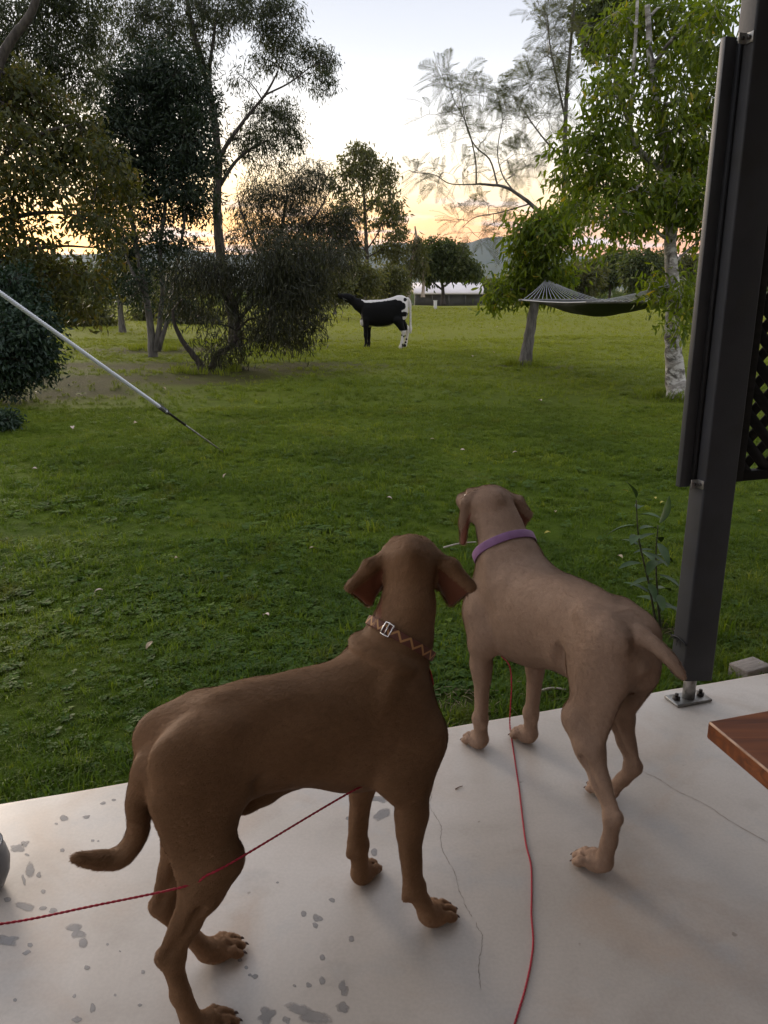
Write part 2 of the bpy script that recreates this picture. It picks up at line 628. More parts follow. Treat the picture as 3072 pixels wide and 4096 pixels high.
def lawn_mat():
    m, nt, b = mat_new('lawn')
    N, L = nt.nodes.new, nt.links.new
    geo = N('ShaderNodeNewGeometry')

    def noise(sc, det, rough=0.5, stretch=(1, 1, 1)):
        mp = N('ShaderNodeMapping')
        mp.inputs['Scale'].default_value = stretch
        L(geo.outputs['Position'], mp.inputs[0])
        n = N('ShaderNodeTexNoise')
        n.inputs['Scale'].default_value = sc
        n.inputs['Detail'].default_value = det
        n.inputs['Roughness'].default_value = rough
        L(mp.outputs[0], n.inputs[0])
        return n.outputs[0]

    def ramp(src, stops):
        r = N('ShaderNodeValToRGB')
        e = r.color_ramp.elements
        while len(e) < len(stops):
            e.new(0.5)
        for i, (p, c) in enumerate(stops):
            e[i].position = p
            e[i].color = (*c, 1)
        L(src, r.inputs[0])
        return r.outputs[0]

    def mix(f, a, c, mode='MIX'):
        x = N('ShaderNodeMix')
        x.data_type = 'RGBA'
        x.blend_type = mode
        if isinstance(f, float):
            x.inputs[0].default_value = f
        else:
            L(f, x.inputs[0])
        for i, s in ((6, a), (7, c)):
            if isinstance(s, tuple):
                x.inputs[i].default_value = (*s, 1)
            else:
                L(s, x.inputs[i])
        return x.outputs[2]
    c = ramp(noise(0.35, 8, 0.65), [(0.30, (0.044, 0.078, 0.008)), (0.5, (0.076, 0.116, 0.011)), (0.72, (0.110, 0.142, 0.016))])
    c2 = ramp(noise(9, 6, 0.7), [(0.3, (0.60, 0.62, 0.55)), (0.7, (1.25, 1.22, 1.1))])
    c = mix(0.85, c, c2, 'MULTIPLY')
    dark = ramp(noise(1.4, 5, 0.6), [(0.60, (0, 0, 0)), (0.72, (0.55,) * 3)])
    c = mix(dark, c, (0.030, 0.042, 0.010))
    dry = ramp(noise(0.9, 6, 0.6), [(0.57, (0, 0, 0)), (0.75, (0.6,) * 3)])
    c = mix(dry, c, (0.100, 0.095, 0.026))
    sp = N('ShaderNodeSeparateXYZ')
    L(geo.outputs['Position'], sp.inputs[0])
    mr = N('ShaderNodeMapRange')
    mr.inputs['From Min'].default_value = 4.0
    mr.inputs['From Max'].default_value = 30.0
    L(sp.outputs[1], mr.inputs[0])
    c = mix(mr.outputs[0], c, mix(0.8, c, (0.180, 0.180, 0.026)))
    at_ = N('ShaderNodeAttribute')
    at_.attribute_name = 'soil'
    sc = ramp(noise(6, 6, 0.7), [(0.3, (0.022, 0.016, 0.010)), (0.55, (0.042, 0.030, 0.018)), (0.75, (0.07, 0.052, 0.033))])
    fq = N('ShaderNodeMath')
    fq.operation = 'MULTIPLY'
    fq.inputs[1].default_value = 0.72
    L(at_.outputs['Fac'], fq.inputs[0])
    c = mix(fq.outputs[0], c, sc)
    L(c, b.inputs['Base Color'])
    b.inputs['Roughness'].default_value = 0.85
    b.inputs['Specular IOR Level'].default_value = 0.04
    bp = N('ShaderNodeBump')
    bp.inputs['Strength'].default_value = 0.9
    bp.inputs['Distance'].default_value = 0.05
    L(noise(22, 8, 0.75), bp.inputs['Height'])
    L(bp.outputs[0], b.inputs['Normal'])
    return m


def build_lawn():
    na = 360
    th = np.linspace(-math.pi, math.pi, na, endpoint=False)
    # finer angles ahead of the camera
    t2 = np.concatenate([np.linspace(-math.pi, -0.62, 60, endpoint=False), np.linspace(-0.62, 0.62, 300, endpoint=False), np.linspace(0.62, math.pi, 60, endpoint=False)])
    rs = np.concatenate([[0.3], 1.2 * (9000 / 1.2) ** np.linspace(0, 1, 260)])
    A, Rr = np.meshgrid(t2, rs)
    X, Y = Rr * np.sin(A), Rr * np.cos(A)
    Z = ground_z(X, Y)
    nr, n = X.shape
    V = np.stack([X.ravel(), Y.ravel(), Z.ravel()], 1)
    i, j = np.meshgrid(np.arange(nr - 1), np.arange(n), indexing='ij')
    jj = (j + 1) % n
    Q = np.stack([i * n + j, i * n + jj, (i + 1) * n + jj, (i + 1) * n + j], -1).reshape(-1, 4)
    V = np.vstack([V, [[0, 0, GZ]]])
    L_ = Q[:, ::-1].ravel().tolist()
    Ss = [4] * len(Q)
    for k in range(n):
        L_ += [len(V) - 1, (k + 1) % n, k]
        Ss.append(3)
    me = np_mesh('lawn', V, L_, Ss, True)
    a = me.attributes.new('soil', 'FLOAT', 'POINT')
    s = np.append(soil(X, Y).ravel(), 0)
    a.data.foreach_set('value', s.astype(np.float32))
    o = link_mesh('lawn', me, lawn_mat())
    tag(o, kind='structure')
    return o


LAWN = build_lawn()


def build_hills():
    M_H = mat_noise('hill_forest', (0.020, 0.034, 0.014), (0.040, 0.055, 0.022), 0.01, 0.9, detail=8)
    # skyline: photo pixel -> elevation at its real distance
    ridges = [
        (2600, [(-700, 1075), (-300, 1040), (0, 1030), (300, 1020), (480, 1005), (560, 985), (640, 965), (720, 985), (820, 1010), (950, 1020), (1100, 1008), (1300, 1000), (1450, 985), (1560, 968),
                (1680, 982), (1760, 990), (1850, 975), (1930, 955), (1985, 938), (2030, 942), (2080, 962), (2160, 990), (2260, 1010), (2350, 1030), (2500, 1050), (2700, 1062), (3000, 1075), (3600, 1090)]),
        (1500, [(-700, 1100), (0, 1090), (500, 1062), (700, 1045), (900, 1055), (1200, 1072), (1500, 1060), (1700, 1070), (1950, 1062), (2150, 1055), (2300, 1040), (2450, 1022), (2600, 1030), (2800, 1045), (3100, 1065), (3600, 1090)]),
    ]
    for (Y, sky) in ridges:
        sky = np.array(sky, float)
        xs = np.linspace(sky[0, 0], sky[-1, 0], 420)
        ys = np.interp(xs, sky[:, 0], sky[:, 1])
        rng = np.random.default_rng(int(Y))
        ys = np.convolve(np.pad(ys, 6, 'edge'), np.ones(13) / 13, 'valid') + rng.normal(0, 0.9, len(xs)) + 3 * hnoise(xs, xs * 0, int(Y), 60)
        top = np.array([at(x, y, Y) for x, y in zip(xs, ys)])
        rows = []
        for k, (dy, f) in enumerate([(-650, 0.0), (-480, 0.22), (-320, 0.48), (-180, 0.72), (-80, 0.9), (0, 1.0), (250, 0.8), (700, 0.0)]):
            P = top.copy()
            P[:, 1] += dy
            P[:, 2] = -14 + (top[:, 2] + 14) * f
            if 0 < f < 1:
                P[:, 2] += 9 * hnoise(P[:, 0], P[:, 1], 7, 130) * f
            rows.append(P)
        V = np.concatenate(rows)
        n = len(xs)
        F = []
        for k in range(len(rows) - 1):
            for i in range(n - 1):
                F.append((k * n + i, k * n + i + 1, (k + 1) * n + i + 1, (k + 1) * n + i))
        o = MB().add(V, F).build('hills', M_H, None, True)
        tag(o, kind='structure')


build_hills()

# ------------------------------------------------------------------ scattering of ground cover and coats
def scatter(name, label, sources, pts, rot, scl, idx):
    """one ground-cover object: points instanced with the unlinked source meshes through geometry nodes"""
    me = bpy.data.meshes.new(name)
    me.vertices.add(len(pts))
    me.vertices.foreach_set('co', np.asarray(pts, np.float32).ravel())
    for nm, ty, dat, key in (('rot', 'FLOAT_VECTOR', rot, 'vector'), ('scl', 'FLOAT', scl, 'value'), ('idx', 'INT', idx, 'value')):
        a = me.attributes.new(nm, ty, 'POINT')
        a.data.foreach_set(key, np.asarray(dat, np.int32 if ty == 'INT' else np.float32).ravel())
    o = bpy.data.objects.new(name, me)
    COL.objects.link(o)
    col = bpy.data.collections.new(name + '_sources')
    for s in sources:
        col.objects.link(s)
    ng = bpy.data.node_groups.new(name, 'GeometryNodeTree')
    ng.interface.new_socket('Geometry', in_out='INPUT', socket_type='NodeSocketGeometry')
    ng.interface.new_socket('Geometry', in_out='OUTPUT', socket_type='NodeSocketGeometry')
    N, L = ng.nodes.new, ng.links.new
    gi, go = N('NodeGroupInput'), N('NodeGroupOutput')
    ci = N('GeometryNodeCollectionInfo')
    ci.inputs['Collection'].default_value = col
    ci.inputs['Separate Children'].default_value = True
    ci.inputs['Reset Children'].default_value = True
    ip = N('GeometryNodeInstanceOnPoints')
    ip.inputs['Pick Instance'].default_value = True

    def attr(nm, ty):
        a = N('GeometryNodeInputNamedAttribute')
        a.data_type = ty
        a.inputs['Name'].default_value = nm
        return [s for s in a.outputs if s.enabled and s.name == 'Attribute'][0]
    L(gi.outputs[0], ip.inputs['Points'])
    L(ci.outputs[0], ip.inputs['Instance'])
    L(attr('idx', 'INT'), ip.inputs['Instance Index'])
    L(attr('rot', 'FLOAT_VECTOR'), ip.inputs['Rotation'])
    L(attr('scl', 'FLOAT'), ip.inputs['Scale'])
    L(ip.outputs[0], go.inputs[0])
    md = o.modifiers.new('scatter', 'NODES')
    md.node_group = ng
    tag(o, label, kind='stuff')
    return o


def fur(dog, name, mat, n, seed):
    """short coat lying back along the body: small tufts of hair scattered on the skin"""
    body = [c for c in dog.children if c.name.startswith('body')][0]
    me = body.data
    nv, nf = len(me.vertices), len(me.polygons)
    co = np.zeros(nv * 3, dtype=np.float32)
    no = np.zeros(nv * 3, dtype=np.float32)
    ea = np.zeros(nv, dtype=np.float32)
    me.vertices.foreach_get('co', co)
    me.vertices.foreach_get('normal', no)
    me.attributes['ear'].data.foreach_get('value', ea)
    co, no = co.reshape(-1, 3), no.reshape(-1, 3)
    ls = np.zeros(len(me.loops), dtype=np.int32)
    me.loops.foreach_get('vertex_index', ls)
    q = ls.reshape(-1, 4)
    ar = np.linalg.norm(np.cross(co[q[:, 2]] - co[q[:, 0]], co[q[:, 3]] - co[q[:, 1]]), axis=1)
    rng = np.random.default_rng(seed)
    f = rng.choice(nf, n, p=ar / ar.sum())
    u, v = rng.uniform(0, 1, (n, 1)), rng.uniform(0, 1, (n, 1))

    def lerp(A):
        return (A[q[f, 0]] * (1 - u) + A[q[f, 1]] * u) * (1 - v) + (A[q[f, 3]] * (1 - u) + A[q[f, 2]] * u) * v
    P, Nn = lerp(co), lerp(no)
    E = lerp(ea[:, None])[:, 0]
    keep = (E < 0.25) & (P[:, 2] > 0.012)
    P, Nn = P[keep], Nn[keep]
    Nn /= np.linalg.norm(Nn, axis=1, keepdims=True)
    m = len(P)
    flow = np.stack([-np.ones(m), 0 * P[:, 0], -0.35 - 1.6 * np.clip((0.42 - P[:, 2]) / 0.2, 0, 1)], 1)
    up = np.clip((P[:, 2] - 0.66) / 0.1, 0, 1)[:, None]
    flow = flow * (1 - up) + up * np.array([-0.5, 0, -1.0])
    flow += rng.normal(0, 0.22, (m, 3))
    T = flow - Nn * (flow * Nn).sum(1, keepdims=True)
    T /= np.maximum(np.linalg.norm(T, axis=1, keepdims=True), 1e-6)
    B = np.cross(Nn, T)
    # matrix columns T, B, N -> XYZ euler
    sy = np.sqrt(T[:, 0] ** 2 + T[:, 1] ** 2)
    rot = np.stack([np.arctan2(B[:, 2], Nn[:, 2]), np.arctan2(-T[:, 2], sy), np.arctan2(T[:, 1], T[:, 0])], 1)
    scl = rng.uniform(0.7, 1.2, m) * np.clip(0.55 + P[:, 2] * 1.1, 0.55, 1.0)
    S = []
    for k in range(3):
        V, F = [], []
        for h in range(6):
            x, y = rng.uniform(-0.004, 0.004), rng.uniform(-0.004, 0.004)
            d = rng.normal(0, 0.18)
            L_ = 0.0085 * rng.uniform(0.7, 1.2)
            w = 0.00034
            i = len(V)
            V += [(x, y - w, -0.0004), (x, y + w, -0.0004), (x + L_ * 0.55, y + w + d * L_ * 0.5, 0.0014), (x + L_ * 0.55, y - w + d * L_ * 0.5, 0.0014), (x + L_, y + d * L_, 0.0017)]
            F += [(i, i + 1, i + 2, i + 3), (i + 3, i + 2, i + 4)]
        hm = bpy.data.meshes.new(name + '_tuft')
        hm.from_pydata(V, [], F)
        hm.materials.append(mat)
        S.append(bpy.data.objects.new(name + '_tuft', hm))
    o = scatter('fur', None, S, P, rot, scl, rng.integers(0, 3, m))
    o.parent = dog
    return o



def hair_mat(name, c1, c2):
    m, nt, b = mat_new(name)
    N, L = nt.nodes.new, nt.links.new
    oi = N('ShaderNodeObjectInfo')
    g = N('ShaderNodeNewGeometry')
    n = N('ShaderNodeTexNoise')
    n.inputs['Scale'].default_value = 5.5
    n.inputs['Detail'].default_value = 5
    L(g.outputs['Position'], n.inputs[0])
    r = N('ShaderNodeValToRGB')
    r.color_ramp.elements[0].position = 0.35
    r.color_ramp.elements[1].position = 0.68
    r.color_ramp.elements[0].color = (*c1, 1)
    r.color_ramp.elements[1].color = (*c2, 1)
    L(n.outputs[0], r.inputs[0])
    v = N('ShaderNodeValToRGB')
    v.color_ramp.elements[0].color = (0.86, 0.85, 0.84, 1)
    v.color_ramp.elements[1].color = (1.14, 1.13, 1.12, 1)
    L(oi.outputs['Random'], v.inputs[0])
    x = N('ShaderNodeMix')
    x.data_type = 'RGBA'
    x.blend_type = 'MULTIPLY'
    x.inputs[0].default_value = 1.0
    L(r.outputs[0], x.inputs[6])
    L(v.outputs[0], x.inputs[7])
    L(x.outputs[2], b.inputs['Base Color'])
    b.inputs['Roughness'].default_value = 0.65
    b.inputs['Specular IOR Level'].default_value = 0.15
    return m

# ------------------------------------------------------------------ animals: smooth distance fields meshed by surface nets
class Field:
    def __init__(self, lo, hi, h):
        self.lo = np.array(lo, float)
        self.h = h
        self.n = np.ceil((np.array(hi) - self.lo) / h).astype(int) + 1
        self.D = np.full(tuple(self.n), 0.5, dtype=np.float32)
        self.ax = [self.lo[i] + h * np.arange(self.n[i]) for i in range(3)]

    def _sl(self, lo, hi):
        a = np.clip(np.floor((np.array(lo) - self.lo) / self.h).astype(int), 0, self.n - 1)
        b = np.clip(np.ceil((np.array(hi) - self.lo) / self.h).astype(int) + 1, 1, self.n)
        s = tuple(slice(i, j) for i, j in zip(a, b))
        X = self.ax[0][s[0]][:, None, None]
        Y = self.ax[1][s[1]][None, :, None]
        Z = self.ax[2][s[2]][None, None, :]
        return s, X, Y, Z

    def _mix(self, s, d, k, sub=False):
        a = self.D[s]
        if sub:
            d = -d
            h = np.clip(0.5 - 0.5 * (a - d) / k, 0, 1)     # smooth max
            r = a + (d - a) * h + k * h * (1 - h)
        else:
            h = np.clip(0.5 + 0.5 * (a - d) / k, 0, 1)
            r = a + (d - a) * h - k * h * (1 - h)
        self.D[s] = r

    def cone(self, a, b, ra, rb, k=0.02, sub=False, sy=1.0, ydir=None):
        """round cone; sy < 1 squeezes the section along unit vector ydir"""
        a, b = np.array(a, float), np.array(b, float)
        m = k + 3 * self.h
        r = max(ra, rb)
        s, X, Y, Z = self._sl(np.minimum(a, b) - r - m, np.maximum(a, b) + r + m)
        px, py, pz = X - a[0], Y - a[1], Z - a[2]
        ba = b - a
        L2 = max(ba @ ba, 1e-9)
        t = np.clip((px * ba[0] + py * ba[1] + pz * ba[2]) / L2, 0, 1)
        qx, qy, qz = px - t * ba[0], py - t * ba[1], pz - t * ba[2]
        rr = ra + (rb - ra) * t
        q2 = qx * qx + qy * qy + qz * qz
        if ydir is not None and sy != 1.0:
            yd = np.array(ydir, float)
            yd /= np.linalg.norm(yd)
            l = qx * yd[0] + qy * yd[1] + qz * yd[2]
            q2 = q2 + l * l * (1 / sy ** 2 - 1)
            d = (np.sqrt(q2) - rr) * (0.5 + 0.5 * sy)
        else:
            d = np.sqrt(q2) - rr
        self._mix(s, d.astype(np.float32), k, sub)

    def chain(self, P, rad, k=0.02, **kw):
        for i in range(len(P) - 1):
            self.cone(P[i], P[i + 1], rad[i], rad[i + 1], k, **kw)

    def ell(self, c, r, M=None, k=0.02, sub=False):
        """ellipsoid with radii r, axes = columns of M"""
        c, r = np.array(c, float), np.array(r, float)
        m = k + 3 * self.h
        M = np.eye(3) if M is None else np.array(M, float)
        ext = np.sqrt(((M * r) ** 2).sum(1))
        s, X, Y, Z = self._sl(c - ext - m, c + ext + m)
        p = (X - c[0], Y - c[1], Z - c[2])
        u = [(p[0] * M[0, i] + p[1] * M[1, i] + p[2] * M[2, i]) for i in range(3)]
        k0 = np.sqrt(sum((u[i] / r[i]) ** 2 for i in range(3)))
        k1 = np.sqrt(sum((u[i] / r[i] ** 2) ** 2 for i in range(3)))
        d = k0 * (k0 - 1) / np.maximum(k1, 1e-6)
        self._mix(s, d.astype(np.float32), k, sub)

    def tri(self, a, b, c, th, k=0.008):
        """thin rounded triangle plate"""
        a, b, c = [np.array(v, float) for v in (a, b, c)]
        m = k + th + 3 * self.h
        s, X, Y, Z = self._sl(np.minimum(np.minimum(a, b), c) - m, np.maximum(np.maximum(a, b), c) + m)
        n = np.cross(b - a, c - a)
        n /= np.linalg.norm(n)
        sh = np.broadcast_shapes(X.shape, Y.shape, Z.shape)
        P = np.stack([np.broadcast_to(X, sh), np.broadcast_to(Y, sh), np.broadcast_to(Z, sh)], -1)

        def seg(p0, p1):
            e = p1 - p0
            w = P - p0
            t = np.clip((w @ e) / (e @ e), 0, 1)
            q = w - t[..., None] * e
            return (q * q).sum(-1), (w @ np.cross(n, e)) >= 0
        d1, s1 = seg(a, b)
        d2, s2 = seg(b, c)
        d3, s3 = seg(c, a)
        ins = s1 & s2 & s3
        d = np.sqrt(np.where(ins, ((P - a) @ n) ** 2, np.minimum(np.minimum(d1, d2), d3))) - th
        self._mix(s, d.astype(np.float32), k)

    def barrel(self, T, k=0.03, e=2.0):
        """loft along x: rows x, top, bottom, half width (spline interpolated)"""
        T = np.array(T, float)
        Q = spline(T, 160)
        o = np.argsort(Q[:, 0])
        Q = Q[o]
        m = k + 3 * self.h
        w = Q[:, 3].max()
        s, X, Y, Z = self._sl((Q[0, 0] - m, -w - m, Q[:, 2].min() - m), (Q[-1, 0] + m, w + m, Q[:, 1].max() + m))
        xs = X.ravel()
        top = np.interp(xs, Q[:, 0], Q[:, 1])
        bot = np.interp(xs, Q[:, 0], Q[:, 2])
        ww = np.maximum(np.interp(xs, Q[:, 0], Q[:, 3]), 0.004)
        zc = ((top + bot) / 2)[:, None, None]
        hh = np.maximum((top - bot) / 2, 0.004)[:, None, None]
        ww = ww[:, None, None]
        over = np.maximum(np.maximum(Q[0, 0] - X, X - Q[-1, 0]), 0)
        f = ((np.abs(Y) / ww) ** e + (np.abs(Z - zc) / hh) ** e) ** (1 / e)
        d = (f - 1) * np.minimum(ww, hh) * 0.9 + over
        self._mix(s, d.astype(np.float32), k)

    def sample(self, P):
        g = (np.asarray(P) - self.lo) / self.h
        g = np.clip(g, 0, self.n - 1.001)
        i = g.astype(int)
        f = g - i
        r = 0
        for dx in (0, 1):
            for dy in (0, 1):
                for dz in (0, 1):
                    w = (f[..., 0] if dx else 1 - f[..., 0]) * (f[..., 1] if dy else 1 - f[..., 1]) * (f[..., 2] if dz else 1 - f[..., 2])
                    r = r + w * self.D[i[..., 0] + dx, i[..., 1] + dy, i[..., 2] + dz]
        return r

    def hit(self, c, d, rmax=0.4):
        """last radius along d from c that is inside"""
        d = np.array(d, float)
        d /= np.linalg.norm(d)
        t = np.arange(0, rmax, 0.002)
        v = self.sample(np.array(c) + t[:, None] * d)
        pos = np.nonzero(v > 0)[0]
        return t[pos[0]] if len(pos) else rmax

    def mesh(self, name, smooth=2, rough=0.0):
        D = self.D
        if rough:
            rg = np.random.default_rng(3)
            m_ = np.abs(D) < 4 * self.h
            ijk = np.argwhere(m_)
            Pw = self.lo + self.h * ijk
            nz = np.zeros(len(Pw))
            for _ in range(16):                                   # faint lumps of muscle and bone under the skin
                kv = rg.normal(0, 1, 3)
                kv *= 2 * math.pi / rg.uniform(0.035, 0.10) / np.linalg.norm(kv)
                nz += np.sin(Pw @ kv + rg.uniform(0, 6.28))
            D[m_] += (rough * nz / 4).astype(np.float32)
        n = np.array(D.shape)
        ins = D < 0
        # keep cells with a sign change
        cs = np.zeros(tuple(n - 1), dtype=np.int8)
        corners = [(i, j, k) for i in (0, 1) for j in (0, 1) for k in (0, 1)]
        for (i, j, k) in corners:
            cs += ins[i:n[0] - 1 + i, j:n[1] - 1 + j, k:n[2] - 1 + k]
        act = (cs > 0) & (cs < 8)
        idx = np.full(tuple(n - 1), -1, dtype=np.int64)
        cells = np.argwhere(act)
        idx[act] = np.arange(len(cells))
        acc = np.zeros((len(cells), 3))
        cnt = np.zeros(len(cells))
        for p in range(8):
            for q in range(p + 1, 8):
                A, B = np.array(corners[p]), np.array(corners[q])
                if np.abs(A - B).sum() != 1:
                    continue
                ca, cb = cells + A, cells + B
                da = D[ca[:, 0], ca[:, 1], ca[:, 2]]
                db = D[cb[:, 0], cb[:, 1], cb[:, 2]]
                mk = (da < 0) != (db < 0)
                t = da[mk] / (da[mk] - db[mk])
                acc[mk] += A + (B - A) * t[:, None]
                cnt[mk] += 1
        V = self.lo + self.h * (cells + acc / cnt[:, None])
        quads = []
        for ax in range(3):
            o1, o2 = (ax + 1) % 3, (ax + 2) % 3
            sl0 = [slice(None)] * 3
            sl1 = [slice(None)] * 3
            sl0[ax] = slice(0, n[ax] - 1)
            sl1[ax] = slice(1, n[ax])
            for o in (o1, o2):
                sl0[o] = slice(1, n[o] - 1)
                sl1[o] = slice(1, n[o] - 1)
            a, b = ins[tuple(sl0)], ins[tuple(sl1)]
            ch = np.argwhere(a != b)
            flip = a[a != b]
            base = ch.copy()
            base[:, o1] += 1
            base[:, o2] += 1
            ids = []
            for (u, v) in ((-1, -1), (0, -1), (0, 0), (-1, 0)):
                c = base.copy()
                c[:, o1] += u
                c[:, o2] += v
                ids.append(idx[c[:, 0], c[:, 1], c[:, 2]])
            q = np.stack(ids, 1)
            q[~flip] = q[~flip][:, ::-1]
            quads.append(q)
        Q = np.concatenate(quads)
        Q = Q[(Q >= 0).all(1)]
        # light smoothing
        E = np.concatenate([Q[:, [0, 1]], Q[:, [1, 2]], Q[:, [2, 3]], Q[:, [3, 0]]])
        deg = np.bincount(E.ravel(), minlength=len(V)).astype(float)[:, None]
        for _ in range(smooth):
            S = np.zeros_like(V)
            for c in range(3):
                S[:, c] = np.bincount(E[:, 0], V[E[:, 1], c], len(V)) + np.bincount(E[:, 1], V[E[:, 0], c], len(V))
            V = 0.5 * V + 0.5 * S / np.maximum(deg, 1)
        return np_mesh(name, V, Q, np.full(len(Q), 4), True)


def rotz(a):
    c, s = math.cos(a), math.sin(a)
    return np.array([[c, -s, 0], [s, c, 0], [0, 0, 1.0]])


def roty(a):            # positive pitches the nose up
    c, s = math.cos(a), math.sin(a)
    return np.array([[c, 0, -s], [0, 1, 0], [s, 0, c]])


def rotx(a):
    c, s = math.cos(a), math.sin(a)
    return np.array([[1, 0, 0], [0, c, -s], [0, s, c]])


def paw(Fd, claws, p, yaw, sc=1.0, wrist=None):
    """paw with four toes at floor point p heading yaw"""
    M = rotz(yaw)
    p = np.array(p, float)

    def g(x, y, z):
        return p + M @ (np.array([x, y, z]) * sc)
    Fd.ell(g(-0.004, 0, 0.024), (0.036 * sc, 0.029 * sc, 0.022 * sc), M, 0.012)
    for i, (ly, fx, sp) in enumerate(((-0.027, 0.026, -0.30), (-0.0095, 0.042, -0.08), (0.0095, 0.042, 0.08), (0.027, 0.026, 0.30))):
        dx, dy = math.cos(sp), math.sin(sp)
        k0 = g(0.0, ly * 0.7, 0.030)
        k1 = g(fx - 0.006, ly, 0.033)
        k2 = g(fx + 0.014 * dx, ly + 0.014 * dy, 0.016)
        Fd.cone(k0, k1, 0.013 * sc, 0.0138 * sc, 0.006)
        Fd.cone(k1, k2, 0.0138 * sc, 0.0122 * sc, 0.004)
        Fd.ell(g(fx + 0.006, ly, 0.009), (0.012 * sc, 0.0095 * sc, 0.009 * sc), M, 0.003)   # toe pad
        claws.append((g(fx + 0.020 * dx, ly + 0.018 * dy, 0.017), g(fx + 0.033 * dx, ly + 0.030 * dy, 0.008)))
    for a, b in (((-0.0185), 0.02), ((0.0), 0.036), ((0.0185), 0.02)):                       # grooves between the toes
        Fd.cone(g(b - 0.008, a, 0.050), g(b + 0.026, a * 1.25, 0.018), 0.0042 * sc, 0.0045 * sc, 0.006, sub=True)


